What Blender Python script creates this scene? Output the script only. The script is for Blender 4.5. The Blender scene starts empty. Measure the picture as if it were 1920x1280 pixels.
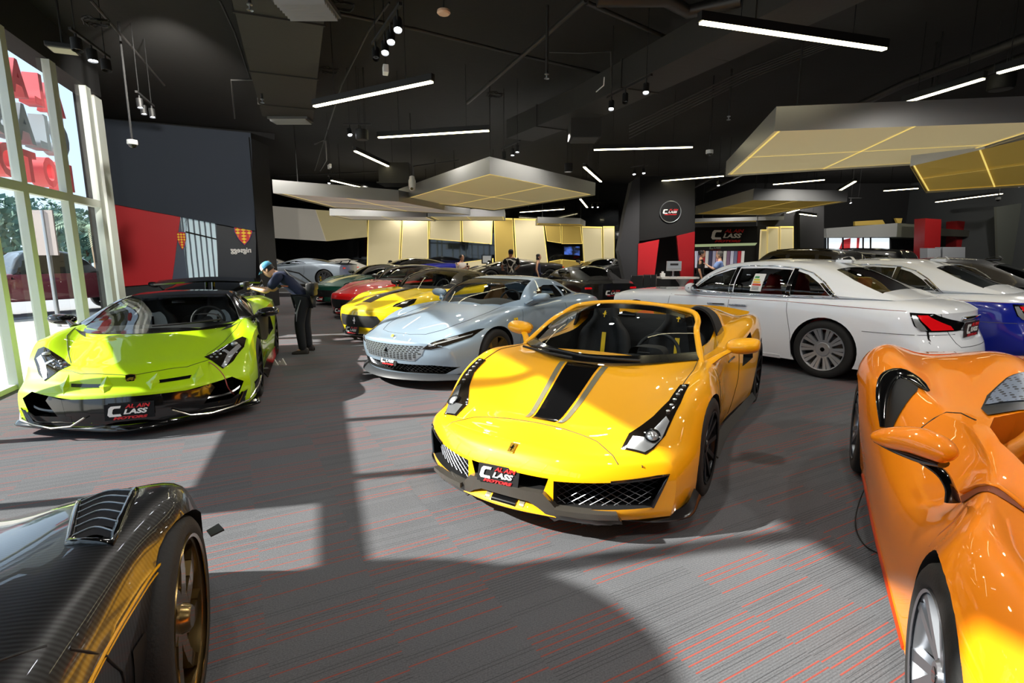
import bpy, bmesh, math, random
import numpy as np
from mathutils import Vector, Matrix
from mathutils.bvhtree import BVHTree
from mathutils.geometry import delaunay_2d_cdt
SC = bpy.context.scene; COL = SC.collection
PI = math.pi; R_ = math.radians
# ------------------------------------------------------------------ camera
CF, CT, CH = 974.0, 0.1682, 1.65
def ray(u, v):
    c, s = math.cos(CT), math.sin(CT); a = 640-v
    return (u-960, CF*c+a*s, -CF*s+a*c)
def gz(u, v, z=0.0):
    """world point where the photograph's pixel meets the level plane z"""
    r = ray(u, v); t = (z-CH)/r[2]; return Vector((r[0]*t, r[1]*t, z))
def at(u, v, Y):
    """world point of the pixel at forward distance Y"""
    r = ray(u, v); t = Y/r[1]; return Vector((r[0]*t, Y, CH+r[2]*t))
cam_d = bpy.data.cameras.new('camera'); cam = bpy.data.objects.new('camera', cam_d); COL.objects.link(cam)
cam.location = (0, 0, CH); cam.rotation_euler = (PI/2-CT, 0, 0)
cam_d.sensor_width = 36; cam_d.lens = CF/1920*36; cam_d.clip_end = 400; cam_d.clip_start = .05
SC.camera = cam
# ------------------------------------------------------------------ materials
def newmat(name):
    m = bpy.data.materials.new(name); m.use_nodes = True
    nt = m.node_tree; return m, nt, nt.nodes['Principled BSDF']
def srgb(h):
    if isinstance(h, str):
        h = h.lstrip('#'); c = [int(h[i:i+2], 16)/255 for i in (0, 2, 4)]
    else: c = h
    return tuple((x/12.92 if x <= .04045 else ((x+.055)/1.055)**2.4) for x in c)+(1,)
def mat(name, col, rough=.5, metal=0., coat=0., emit=None, es=0., spec=.5, bump=None, alpha=None):
    m, nt, p = newmat(name)
    p.inputs['Base Color'].default_value = srgb(col); p.inputs['Roughness'].default_value = rough
    p.inputs['Metallic'].default_value = metal; p.inputs['Coat Weight'].default_value = coat
    p.inputs['Coat Roughness'].default_value = .02; p.inputs['Specular IOR Level'].default_value = spec
    if emit is not None:
        p.inputs['Emission Color'].default_value = srgb(emit); p.inputs['Emission Strength'].default_value = es
    if bump:
        n = nt.nodes.new('ShaderNodeTexNoise'); n.inputs['Scale'].default_value = bump[0]
        tc = nt.nodes.new('ShaderNodeTexCoord'); nt.links.new(tc.outputs['Object'], n.inputs['Vector'])
        b = nt.nodes.new('ShaderNodeBump'); b.inputs['Strength'].default_value = bump[1]; b.inputs['Distance'].default_value = .01
        nt.links.new(n.outputs['Fac'], b.inputs['Height']); nt.links.new(b.outputs['Normal'], p.inputs['Normal'])
    return m
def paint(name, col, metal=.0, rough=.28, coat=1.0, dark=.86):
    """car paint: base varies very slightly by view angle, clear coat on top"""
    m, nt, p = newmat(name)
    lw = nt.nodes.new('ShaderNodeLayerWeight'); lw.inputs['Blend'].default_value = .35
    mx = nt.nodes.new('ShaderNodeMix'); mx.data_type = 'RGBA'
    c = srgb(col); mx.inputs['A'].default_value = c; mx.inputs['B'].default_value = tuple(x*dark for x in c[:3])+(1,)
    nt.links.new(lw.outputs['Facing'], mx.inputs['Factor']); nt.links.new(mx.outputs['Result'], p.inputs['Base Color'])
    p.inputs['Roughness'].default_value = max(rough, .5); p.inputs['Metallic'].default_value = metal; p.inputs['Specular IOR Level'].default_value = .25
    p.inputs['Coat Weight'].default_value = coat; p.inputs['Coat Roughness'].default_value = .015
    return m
def glassmat(name, tint=(.92, .95, .95), gloss=1.0, ior=1.5, add=0.0):
    m = bpy.data.materials.new(name); m.use_nodes = True; nt = m.node_tree; nt.nodes.clear()
    o = nt.nodes.new('ShaderNodeOutputMaterial'); mx = nt.nodes.new('ShaderNodeMixShader')
    t = nt.nodes.new('ShaderNodeBsdfTransparent'); t.inputs['Color'].default_value = tuple(tint)+(1,)
    g = nt.nodes.new('ShaderNodeBsdfGlossy'); g.inputs['Roughness'].default_value = .01
    lw = nt.nodes.new('ShaderNodeLayerWeight'); pw_ = nt.nodes.new('ShaderNodeMath'); pw_.operation = 'POWER'; pw_.inputs[1].default_value = 5.0; nt.links.new(lw.outputs['Facing'], pw_.inputs[0])
    f0 = ((ior-1)/(ior+1))**2+add; f = nt.nodes.new('ShaderNodeMath'); f.operation = 'MULTIPLY_ADD'; f.inputs[1].default_value = (1-f0)*gloss; f.inputs[2].default_value = f0; nt.links.new(pw_.outputs[0], f.inputs[0])
    nt.links.new(f.outputs[0], mx.inputs[0]); nt.links.new(t.outputs[0], mx.inputs[1]); nt.links.new(g.outputs[0], mx.inputs[2])
    nt.links.new(mx.outputs[0], o.inputs[0]); return m
def carbonmat(name, c1, c2, scale=60, axis=0, rough=.25, coat=1.0):
    m, nt, p = newmat(name)
    tc = nt.nodes.new('ShaderNodeTexCoord'); w = nt.nodes.new('ShaderNodeTexWave'); w.wave_type = 'BANDS'; w.bands_direction = 'DIAGONAL' if axis < 0 else 'XYZ'[axis]
    w.inputs['Scale'].default_value = scale; w.inputs['Distortion'].default_value = .6; w.inputs['Detail'].default_value = 1
    nt.links.new(tc.outputs['Object'], w.inputs['Vector'])
    mx = nt.nodes.new('ShaderNodeMix'); mx.data_type = 'RGBA'; mx.inputs['A'].default_value = srgb(c1); mx.inputs['B'].default_value = srgb(c2)
    nt.links.new(w.outputs['Fac'], mx.inputs['Factor']); nt.links.new(mx.outputs['Result'], p.inputs['Base Color'])
    p.inputs['Roughness'].default_value = rough; p.inputs['Coat Weight'].default_value = coat; p.inputs['Coat Roughness'].default_value = .01
    p.inputs['Metallic'].default_value = .3
    return m
M = {}
M['blk'] = mat('gloss_black', '#0a0a0b', .12, coat=.6)
M['blkm'] = mat('matt_black', '#0d0d0e', .6)
M['well'] = mat('arch_black', '#050505', .8)
M['rubber'] = mat('tyre_rubber', '#141414', .75, bump=(90, .15))
M['rim_s'] = mat('rim_silver', '#8f9298', .28, .9)
M['rim_d'] = mat('rim_dark', '#26272a', .3, .8)
M['rim_y'] = mat('rim_gold', '#8f7d4e', .3, .9)
M['chrome'] = mat('chrome', '#d8dade', .06, 1.)
M['silver'] = mat('silver_metal', '#aeb2b6', .3, .85)
M['disc'] = mat('brake_disc', '#6a6a6c', .4, .8)
M['leather_b'] = mat('black_suede', '#121416', .7, bump=(60, .1))
M['leather_g'] = mat('grey_leather', '#8d979c', .5, bump=(60, .1))
M['leather_w'] = mat('white_leather', '#b9bec0', .45)
M['leather_t'] = mat('tan_leather', '#a8763f', .5, bump=(60, .1))
M['leather_r'] = mat('red_leather', '#a8141b', .5)
M['dash'] = mat('dash_black', '#0f1112', .65)
M['glass'] = glassmat('car_glass', (.86, .89, .89))
M['glass_d'] = glassmat('dark_glass', (.45, .46, .45), ior=1.5)
M['glass_o'] = mat('privacy_glass', '#050606', .04, coat=.5)
M['lens'] = mat('lens_smoke', '#1b1712', .05, coat=1)
M['led'] = mat('led_clear', '#cfd2d4', .12, .6, coat=1)
M['red_lens'] = mat('red_lens', '#c4101a', .1, coat=1, emit='#ff1010', es=.25)
M['white'] = mat('white_plastic', '#e4e4e2', .4)
M['red'] = mat('red_plastic', '#c31c20', .4)
M['yel'] = mat('yellow_trim', '#e8c414', .4)
M['gold'] = mat('gold_metal', '#caa23c', .25, .9)
M['carb'] = carbonmat('carbon_dark', '#17161a', '#2b2927', 110, -1)
M['plate'] = mat('plate_black', '#08080a', .55, spec=.25)
# ------------------------------------------------------------------ object helpers
def link(name, me, m=None, parent=None, smooth=None):
    o = bpy.data.objects.new(name, me); COL.objects.link(o)
    if m is not None and not me.materials:
        for x in (m if isinstance(m, (list, tuple)) else [m]): me.materials.append(x)
    if smooth is not None:
        me.polygons.foreach_set('use_smooth', [True]*len(me.polygons)); me.set_sharp_from_angle(angle=R_(smooth))
    if parent is not None: o.parent = parent
    return o
def tag(o, label, cat, group=None):
    o['label'] = label; o['category'] = cat
    if group: o['group'] = group
    return o
def empty(name, loc=(0, 0, 0), rz=0):
    o = bpy.data.objects.new(name, None); COL.objects.link(o); o.location = loc; o.rotation_euler = (0, 0, rz); o.empty_display_size = .1
    return o
def struct(o): o['kind'] = 'structure'; return o
def meshobj(name, vs, fs, m=None, parent=None, smooth=None, mi=None):
    me = bpy.data.meshes.new(name); me.from_pydata([tuple(v) for v in vs], [], [tuple(f) for f in fs]); me.validate(); me.update()
    o = link(name, me, m, parent)
    if mi is not None and len(mi) == len(me.polygons): me.polygons.foreach_set('material_index', mi)
    if smooth is not None:
        me.polygons.foreach_set('use_smooth', [True]*len(me.polygons)); me.set_sharp_from_angle(angle=R_(smooth))
    return o
class B:
    """collects simple shapes into one mesh"""
    def __init__(s): s.v = []; s.f = []; s.mi = []; s.m = 0
    def add(s, vs, fs):
        n = len(s.v); s.v += [tuple(v) for v in vs]; s.f += [tuple(i+n for i in f) for f in fs]; s.mi += [s.m]*len(fs); return s
    def mat(s, i): s.m = i; return s
    def box(s, c, d, rz=0, M4=None, bev=0):
        cx, cy, cz = c; dx, dy, dz = d[0]/2, d[1]/2, d[2]/2
        vs = [(x*dx, y*dy, z*dz) for z in (-1, 1) for y in (-1, 1) for x in (-1, 1)]
        fs = [(0, 2, 3, 1), (4, 5, 7, 6), (0, 1, 5, 4), (2, 6, 7, 3), (0, 4, 6, 2), (1, 3, 7, 5)]
        if bev:
            bm = bmesh.new(); bv = [bm.verts.new(v) for v in vs]; [bm.faces.new([bv[i] for i in f]) for f in fs]
            bmesh.ops.bevel(bm, geom=list(bm.edges), offset=bev, segments=2, affect='EDGES', profile=.5)
            bm.verts.index_update(); vs = [tuple(v.co) for v in bm.verts]; fs = [[v.index for v in f.verts] for f in bm.faces]; bm.free()
        if M4 is None: M4 = Matrix.Translation(c) @ Matrix.Rotation(rz, 4, 'Z')
        return s.add([M4 @ Vector(v) for v in vs], fs)
    def bar(s, a, b, w, h, up=(0, 0, 1)):
        a, b = Vector(a), Vector(b); d = (b-a); L = d.length; d.normalize(); up = Vector(up)
        sd = d.cross(up)
        if sd.length < 1e-4: sd = d.cross(Vector((1, 0, 0)))
        sd.normalize(); u = sd.cross(d); M4 = Matrix((d, sd, u)).transposed().to_4x4(); M4.translation = (a+b)/2
        return s.box((0, 0, 0), (L, w, h), M4=M4)
    def cyl(s, a, b, r0, r1=None, n=16, cap=True):
        r1 = r0 if r1 is None else r1
        return s.tube([a, b], [r0, r1], n, cap)
    def tube(s, pts, rad, n=8, cap=True, closed=False, sq=1.0):
        P = [Vector(p) for p in pts]; k = len(P)
        if not isinstance(rad, (list, tuple)): rad = [rad]*k
        vs = []; nrm = None
        for i in range(k):
            if closed: t = P[(i+1) % k]-P[i-1]
            else: t = P[min(i+1, k-1)]-P[max(i-1, 0)]
            t.normalize()
            if nrm is None:
                nrm = t.cross(Vector((0, 0, 1)));
                if nrm.length < 1e-3: nrm = t.cross(Vector((1, 0, 0)))
            nrm = (nrm-t*nrm.dot(t)); nrm.normalize(); bn = t.cross(nrm)
            for j in range(n):
                a = 2*PI*j/n; vs.append(P[i]+(nrm*math.cos(a)+bn*math.sin(a)*sq)*rad[i])
        fs = []
        for i in range(k if closed else k-1):
            for j in range(n):
                a, b = i*n+j, i*n+(j+1) % n; c, d = ((i+1) % k)*n+(j+1) % n, ((i+1) % k)*n+j; fs.append((a, b, c, d))
        if cap and not closed: fs.append(tuple(range(n-1, -1, -1))); fs.append(tuple((k-1)*n+j for j in range(n)))
        return s.add(vs, fs)
    def lathe(s, prof, n=32, M4=None, cap=False):
        """prof: (r, h) about local z"""
        vs = []; k = len(prof)
        for r, h in prof:
            for j in range(n): a = 2*PI*j/n; vs.append(Vector((r*math.cos(a), r*math.sin(a), h)))
        fs = [(i*n+j, i*n+(j+1) % n, (i+1)*n+(j+1) % n, (i+1)*n+j) for i in range(k-1) for j in range(n)]
        if cap: fs += [tuple(range(n-1, -1, -1)), tuple((k-1)*n+j for j in range(n))]
        if M4 is not None: vs = [M4 @ v for v in vs]
        return s.add(vs, fs)
    def prism(s, poly, a, b, axis='Z', M4=None):
        def P(p, t):
            return {'Z': (p[0], p[1], t), 'Y': (p[0], t, p[1]), 'X': (t, p[0], p[1])}[axis]
        n = len(poly); vs = [Vector(P(p, a)) for p in poly]+[Vector(P(p, b)) for p in poly]
        fs = [tuple(range(n))[::-1], tuple(range(n, 2*n))]+[(i, (i+1) % n, n+(i+1) % n, n+i) for i in range(n)]
        if M4 is not None: vs = [M4 @ v for v in vs]
        return s.add(vs, fs)
    def surf(s, rows, nu=8, nv=8, closed=False):
        """smooth surface through a grid of control points"""
        g = crgrid(rows, nu, nv, closed); a = len(g); b = len(g[0])
        vs = [p for r in g for p in r]
        fs = [(i*b+j, i*b+(j+1) % b, (i+1)*b+(j+1) % b, (i+1)*b+j) for i in range(a-1) for j in range(b if closed else b-1)]
        return s.add(vs, fs)
    def ell(s, c, r, n=16, k=10, M4=None):
        prof = [(max(1e-4, math.sin(PI*i/k)), -math.cos(PI*i/k)) for i in range(k+1)]
        Q = (M4 or Matrix.Translation(c)) @ Matrix.Diagonal((r[0], r[1], r[2], 1)); return s.lathe(prof, n, Q)
    def obj(s, name, m=None, parent=None, smooth=None, merge=False, fix=True):
        o = meshobj(name, s.v, s.f, m, parent, None, s.mi); me = o.data
        bm = bmesh.new(); bm.from_mesh(me)
        if merge: bmesh.ops.remove_doubles(bm, verts=bm.verts, dist=1e-5)
        if fix: bmesh.ops.recalc_face_normals(bm, faces=bm.faces)
        bm.to_mesh(me); bm.free()
        if smooth is not None:
            me.polygons.foreach_set('use_smooth', [True]*len(me.polygons)); me.set_sharp_from_angle(angle=R_(smooth))
        return o
def cr(P, t):
    """Catmull-Rom through list of numpy points, t in 0..len-1"""
    n = len(P); i = min(int(t), n-2); f = t-i
    p1, p2 = P[i], P[i+1]; p0 = P[i-1] if i > 0 else 2*p1-p2; p3 = P[i+2] if i+2 < n else 2*p2-p1
    return .5*((2*p1)+(p2-p0)*f+(2*p0-5*p1+4*p2-p3)*f*f+(3*p1-p0-3*p2+p3)*f**3)
def crline(pts, n=8, closed=False):
    P = [np.array(p, float) for p in pts]
    if closed: P = [P[-1]]+P+[P[0], P[1]]; return [tuple(cr(P, 1+k/n)) for k in range(n*(len(pts)))]
    return [tuple(cr(P, k/n)) for k in range(n*(len(P)-1)+1)]
def crgrid(rows, nu, nv, closed=False):
    R = [crline(r, nu, closed) for r in rows]; cols = [crline([r[j] for r in R], nv) for j in range(len(R[0]))]
    return [[cols[j][i] for j in range(len(cols))] for i in range(len(cols[0]))]
def pchip(keys, x):
    X = np.array([k[0] for k in keys], float); Y = np.array([k[1] for k in keys], float); x = np.asarray(x, float)
    if len(X) == 1: return np.full_like(x, Y[0])
    h = np.diff(X); d = np.diff(Y)/h; n = len(X); m = np.zeros(n)
    if n == 2: m[:] = d[0]
    else:
        for i in range(1, n-1):
            if d[i-1]*d[i] > 0:
                w1, w2 = 2*h[i]+h[i-1], h[i]+2*h[i-1]; m[i] = (w1+w2)/(w1/d[i-1]+w2/d[i])
        m[0], m[-1] = d[0], d[-1]
    i = np.clip(np.searchsorted(X, x)-1, 0, n-2); t = np.clip((x-X[i])/h[i], 0, 1)
    return (2*t**3-3*t**2+1)*Y[i]+(t**3-2*t**2+t)*h[i]*m[i]+(-2*t**3+3*t**2)*Y[i+1]+(t**3-t**2)*h[i]*m[i+1]
def K(*a): return [(a[i], a[i+1]) for i in range(0, len(a), 2)]
# ------------------------------------------------------------------ car kit
class Car:
    def __init__(s, name, pose, L, C=2.4):
        s.C = C; s.L = L; s.root = empty(name, (pose[0], pose[1], 0), pose[2]); s.bvh = None; s.bodybvh = None
    def V(s, p): return Vector((s.C-p[0], p[1], p[2]))
    def loft(s, rails, s0, s1, front=None, rear=None, n=70, sub=6, smooth=1, leanf=None, leanr=None):
        """closed body through longitudinal rails (ykeys, zkeys[, crease]) listed from bottom centre up to top centre"""
        t = np.linspace(0, 1, n); st = s0+(s1-s0)*(t-np.sin(2*PI*t)*.085)
        Y = np.array([pchip(r[0], st) for r in rails]); Z = np.array([pchip(r[1], st) for r in rails])
        for _ in range(smooth):
            for A in (Y, Z): A[:, 1:-1] = .25*A[:, :-2]+.5*A[:, 1:-1]+.25*A[:, 2:]
        cre = [i for i, r in enumerate(rails) if len(r) > 2 and r[2]]
        brk = [0]+cre+[len(rails)-1]; brk = sorted(set(brk))
        rings = []
        for k in range(n):
            P = [np.array((Y[i, k], Z[i, k])) for i in range(len(rails))]; half = []
            for a, b in zip(brk[:-1], brk[1:]):
                seg = P[a:b+1]
                # smooth ends at the centre line
                if b == len(rails)-1 and len(seg) > 1: ext = seg+[np.array((-seg[-2][0], seg[-2][1]))]; pts = [cr(ext, j/sub) for j in range(sub*(len(seg)-1)+1)]
                else: pts = [cr(seg, j/sub) for j in range(sub*(len(seg)-1)+1)] if len(seg) > 1 else seg
                half += pts if not half else pts[1:]
            ring = [(p[0], p[1]) for p in half]+[(-p[0], p[1]) for p in half[-2:0:-1]]
            rings.append([(st[k], max(y, 0) if i < len(half) else min(y, 0), z) for i, (y, z) in enumerate(ring)])
        m = len(rings[0])
        def cap(ring, K_=18):
            out = []; zs = [p[2] for p in ring]; zm = .5*(min(zs)+max(zs))
            for j in range(1, K_+1):
                f = (1-j/K_*.99); out.append([(p[0], p[1]*f, zm+(p[2]-zm)*f) for p in ring])
            return out
        allr = cap(rings[0])[::-1]+rings+cap(rings[-1])
        W = Y.max()
        vs = []
        for r in allr:
            for (x, y, z) in r:
                q = x
                if front: A, p, D = front; q += A*min(1, abs(y)/W)**p*max(0, 1-(x-s0)/D)**2
                if leanf: q += float(pchip(leanf[0], z))*max(0, 1-(x-s0)/leanf[1])**2
                if rear: A, p, D = rear; q -= A*min(1, abs(y)/W)**p*max(0, 1-(s1-x)/D)**2
                if leanr: q -= float(pchip(leanr[0], z))*max(0, 1-(s1-x)/leanr[1])**2
                vs.append(s.V((q, y, z)))
        fs = []
        for i in range(len(allr)-1):
            for j in range(m): fs.append((i*m+j, i*m+(j+1) % m, (i+1)*m+(j+1) % m, (i+1)*m+j))
        fs.append(tuple(range(m-1, -1, -1))); fs.append(tuple((len(allr)-1)*m+j for j in range(m)))
        bm = bmesh.new(); bv = [bm.verts.new(v) for v in vs]
        for f in fs:
            try: bm.faces.new([bv[i] for i in f])
            except ValueError: pass
        bmesh.ops.recalc_face_normals(bm, faces=bm.faces)
        me = bpy.data.meshes.new('body'); bm.to_mesh(me); bm.free()
        return me
    def bvh_of(s, me):
        return BVHTree.FromPolygons([v.co.copy() for v in me.vertices], [tuple(p.vertices) for p in me.polygons])
    def cutmesh(s, axis, poly, a, b):
        bb = B()
        n = len(poly)
        f = {'L': lambda p, t: s.V((p[0], t, p[1])), 'T': lambda p, t: s.V((p[0], p[1], t)), 'F': lambda p, t: s.V((t, p[0], p[1]))}[axis]
        bb.add([f(p, a) for p in poly]+[f(p, b) for p in poly], [tuple(range(n))[::-1], tuple(range(n, 2*n))]+[(i, (i+1) % n, n+(i+1) % n, n+i) for i in range(n)])
        return bb
    def boolean(s, o, cutters, keep=None):
        """cutters: list of (B, material)"""
        tmp = []
        for bb, m in cutters:
            c = bb.obj('cutter', m, o.parent); tmp.append(c)
            md = o.modifiers.new('b', 'BOOLEAN'); md.operation = 'DIFFERENCE'; md.object = c; md.solver = 'EXACT'; md.material_mode = 'TRANSFER'
        bpy.context.view_layer.update()
        me = bpy.data.meshes.new_from_object(o.evaluated_get(bpy.context.evaluated_depsgraph_get()), preserve_all_data_layers=True, depsgraph=bpy.context.evaluated_depsgraph_get())
        o.modifiers.clear(); o.data = me
        for c in tmp: d = c.data; bpy.data.objects.remove(c); bpy.data.meshes.remove(d)
        me.polygons.foreach_set('use_smooth', [True]*len(me.polygons)); me.set_sharp_from_angle(angle=R_(32))
        return o
    def patch(s, name, axis, poly, m, off=.004, res=.035, parent=None, bvh=None, mirror=False, smooth=60, thick=0, far=None):
        """piece of a given outline laid on the body; axis T (s,y) from above, L (s,z) from the left, F (y,z) from the front, R from the rear"""
        if mirror:
            q = [(p[0], -p[1]) if axis == 'T' else ((-p[0], p[1]) if axis in 'FR' else p) for p in poly]
            a = s.patch(name, axis, poly, m, off, res, parent, bvh, False, smooth, thick, far); b = s.patch(name, 'l' if axis == 'L' else axis, q, m, off, res, parent, bvh, False, smooth, thick, far); return a, b
        bvh = bvh or s.bvh
        P = [Vector(p) for p in poly]; bd = []
        for i in range(len(P)):
            a, b = P[i], P[(i+1) % len(P)]; k = max(1, int((b-a).length/res)); bd += [a.lerp(b, j/k) for j in range(k)]
        n = len(bd); xs = [p.x for p in bd]; ys = [p.y for p in bd]; pts = list(bd)
        x = min(xs)+res*.5
        while x < max(xs):
            y = min(ys)+res*.5
            while y < max(ys):
                pts.append(Vector((x, y))); y += res
            x += res
        vo, eo, fo = delaunay_2d_cdt(pts, [], [list(range(n))], 1, 1e-5)[:3]
        vs = []; ns = []
        for p in vo:
            if axis == 'T': o, d = s.V((p.x, p.y, 3)), Vector((0, 0, -1))
            elif axis == 'L': o, d = s.V((p.x, 3, p.y)), Vector((0, -1, 0))
            elif axis == 'l': o, d = s.V((p.x, -3, p.y)), Vector((0, 1, 0))
            elif axis == 'F': o, d = s.V((-3, p.x, p.y)), Vector((-1, 0, 0))
            else: o, d = s.V((9, p.x, p.y)), Vector((1, 0, 0))
            h, nn, i, ds = bvh.ray_cast(o, d)
            if h is None or (far and ds > far):
                mid = {'T': s.V((p.x, p.y, .8)), 'L': s.V((p.x, .9, p.y)), 'l': s.V((p.x, -.9, p.y)), 'F': s.V((.1, p.x, p.y)), 'R': s.V((s.L-.1, p.x, p.y))}[axis]
                h, nn, i, ds = bvh.find_nearest(mid)
            if nn.dot(d) > 0: nn = -nn
            vs.append(h+nn*off); ns.append(nn)
        # face outwards
        dirv = Vector({'T': (0, 0, 1), 'L': (0, 1, 0), 'l': (0, -1, 0), 'F': (1, 0, 0), 'R': (-1, 0, 0)}[axis]); fo = [list(f) for f in fo]
        tot = 0
        for f in fo:
            a_, b_, c_ = vs[f[0]], vs[f[1]], vs[f[2]]; tot += (b_-a_).cross(c_-a_).dot(dirv)
        if tot < 0: fo = [f[::-1] for f in fo]
        if thick:
            k = len(vs); cnt = {}
            for f in fo:
                for i in range(len(f)): cnt[(f[i], f[(i+1) % len(f)])] = 1
            rim = [e for e in cnt if (e[1], e[0]) not in cnt]
            vs = vs+[v-n_*thick for v, n_ in zip(vs, ns)]
            fo = fo+[[i+k for i in f[::-1]] for f in fo]+[[e[1], e[0], e[0]+k, e[1]+k] for e in rim]
        used = sorted({i for f in fo for i in f}); ix = {v: i for i, v in enumerate(used)}; vs = [vs[i] for i in used]; fo = [[ix[i] for i in f] for f in fo]
        o = meshobj(name, vs, fo, m, parent or s.root); me = o.data
        me.polygons.foreach_set('use_smooth', [True]*len(me.polygons)); me.set_sharp_from_angle(angle=R_(smooth))
        return o
    def line(s, name, axis, pts, r, m, off=.002, res=.04, parent=None, bvh=None, mirror=False, n=6, closed=False, cap=True):
        """a thin cord or seam that follows the body"""
        bvh = bvh or s.bvh
        if mirror:
            q = [(p[0], -p[1]) if axis == 'T' else ((-p[0], p[1]) if axis in 'FR' else p) for p in pts]
            return s.line(name, axis, pts, r, m, off, res, parent, bvh, n=n, closed=closed), s.line(name, 'l' if axis == 'L' else axis, q, r, m, off, res, parent, bvh, n=n, closed=closed)
        P = [Vector(p) for p in pts]; out = []
        if closed: P.append(P[0])
        for a, b in zip(P[:-1], P[1:]):
            k = max(1, int((b-a).length/res)); out += [a.lerp(b, j/k) for j in range(k)]
        if not closed: out.append(P[-1])
        W = [s.hit(axis, p, bvh, off) for p in out]
        return B().tube(W, r, n, closed=closed).obj(name, m, parent or s.root, 60)
    def hit(s, axis, p, bvh=None, off=0.):
        bvh = bvh or s.bvh
        o, d, mid = {'T': (s.V((p[0], p[1], 3)), (0, 0, -1), s.V((p[0], p[1], .8))), 'L': (s.V((p[0], 3, p[1])), (0, -1, 0), s.V((p[0], .9, p[1]))),
                'l': (s.V((p[0], -3, p[1])), (0, 1, 0), s.V((p[0], -.9, p[1]))), 'F': (s.V((-3, p[0], p[1])), (-1, 0, 0), s.V((.1, p[0], p[1]))), 'R': (s.V((9, p[0], p[1])), (1, 0, 0), s.V((s.L-.1, p[0], p[1])))}[axis]
        h, nn, i, ds = bvh.ray_cast(o, Vector(d))
        if h is None: h, nn, i, ds = bvh.find_nearest(mid)
        if nn.dot(Vector(d)) > 0: nn = -nn
        return h+nn*off
    def arch(s, sx, r, zc, y0, n=36):
        return [s.cutmesh('L', [(sx+r*math.cos(2*PI*i/n), zc+r*math.sin(2*PI*i/n)) for i in range(n)], sg*y0, sg*1.4) for sg in (1, -1)]
    def wheel(s, sx, y, R, w, style, rim='rim_s', cal='red', steer=0, detail=True, rq=.735):
        """y signed: outer face of the wheel; built in its own frame, axis along y"""
        sg = 1 if y > 0 else -1
        e = empty('wheel'); e.parent = s.root; e.location = s.V((sx, y, R)); e.rotation_euler = (0, 0, steer)
        X = Matrix.Rotation(-PI/2*sg, 4, 'X')   # local z -> outward
        n = 48 if detail else 28; rr = R*rq
        B().lathe([(rr*.985, -w), (R*.9, -w), (R*.97, -w+.012), (R, -w+.04), (R, -.04), (R*.975, -.014), (R*.93, -.002), (rr*1.06, .002), (rr*.99, -.012)], n, X).obj('tyre', M['rubber'], e, 50)
        rm = B(); rm.lathe([(rr*.93, -w*.95), (rr*.93, -.06), (rr*.95, -.022), (rr*1.0, -.008), (rr*.99, .002), (rr*.95, -.002)], n, X)
        def spoke(a, r0, r1, w0, w1, z0, z1, t=.03, curve=0):
            b = [(r0, -w0/2, z0), (r1, -w1/2+curve, z1), (r1, w1/2+curve, z1), (r0, w0/2, z0)]
            vs = [X @ (Matrix.Rotation(a, 4, 'Z') @ Vector(p)) for p in b+[(p[0], p[1]*1.2, p[2]-t) for p in b]]
            rm.add(vs, [(0, 1, 2, 3), (7, 6, 5, 4), (0, 4, 5, 1), (1, 5, 6, 2), (2, 6, 7, 3), (3, 7, 4, 0)])
        hubz = -.035; er = rr*.955
        if style == 'multi20':      # ten twin spokes
            for k in range(10):
                a = 2*PI*k/10
                for d in (-.105, .105): spoke(a+d, rr*.34, er, .022, .045, hubz, -.006)
                spoke(a, rr*.30, rr*.40, .10, .09, hubz-.004, hubz)
            rm.lathe([(0.001, hubz+.008), (rr*.3, hubz+.008), (rr*.36, hubz-.01), (rr*.36, hubz-.04)], 24, X)
        elif style == 'y5':
            for k in range(5):
                a = 2*PI*k/5
                spoke(a-.09, rr*.2, er, .03, .04, hubz, -.008, curve=-.03*1); spoke(a+.09, rr*.2, er, .03, .04, hubz, -.008, curve=.03)
            rm.lathe([(0.001, hubz+.01), (rr*.17, hubz+.01), (rr*.25, hubz-.02)], 24, X)
        elif style == 'five':
            for k in range(5): spoke(2*PI*k/5, rr*.15, er, .10, .14, hubz, -.004, .04)
            rm.lathe([(0.001, hubz+.012), (rr*.17, hubz+.012), (rr*.25, hubz-.03)], 24, X)
        elif style == 'ten':
            for k in range(10): spoke(2*PI*k/10, rr*.15, er, .03, .035, hubz, -.006)
            rm.lathe([(0.001, hubz+.01), (rr*.17, hubz+.01), (rr*.25, hubz-.03)], 24, X)
        elif style == 'curve7':
            for k in range(7):
                a = 2*PI*k/7
                for f in range(4):
                    r0 = rr*(.15+.2*f); r1 = rr*(.15+.2*(f+1)); spoke(a+.16*f, r0, r1+.01, .075-.006*f, .07-.006*f, hubz+.003*f, hubz+.003*(f+1), .05, curve=r1*.16)
            rm.lathe([(0.001, hubz+.03), (rr*.13, hubz+.03), (rr*.16, hubz+.02), (rr*.22, hubz-.03)], 24, X)
        rm.obj('rim', M[rim], e, 35)
        if detail:
            B().lathe([(0.001, hubz+.013), (rr*.1, hubz+.013), (rr*.11, hubz+.004)], 20, X).obj('hub_cap', M['chrome'] if style == 'multi20' else M['blk'], e, 40)
        B().lathe([(rr*.25, -.09), (rr*.78, -.09), (rr*.78, -.115), (rr*.25, -.115)], 32, X).obj('brake_disc', M['disc'], e, 40)
        c = B(); c.prism([(math.cos(a)*q, math.sin(a)*q) for q, aa in ((rr*.86, (-.5, -.25, 0, .25, .5)), (rr*.58, (.5, .25, 0, -.25, -.5))) for a in aa], -.13, -.07, M4=X); c.obj('brake_caliper', M[cal], e, 40)
        return e
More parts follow.
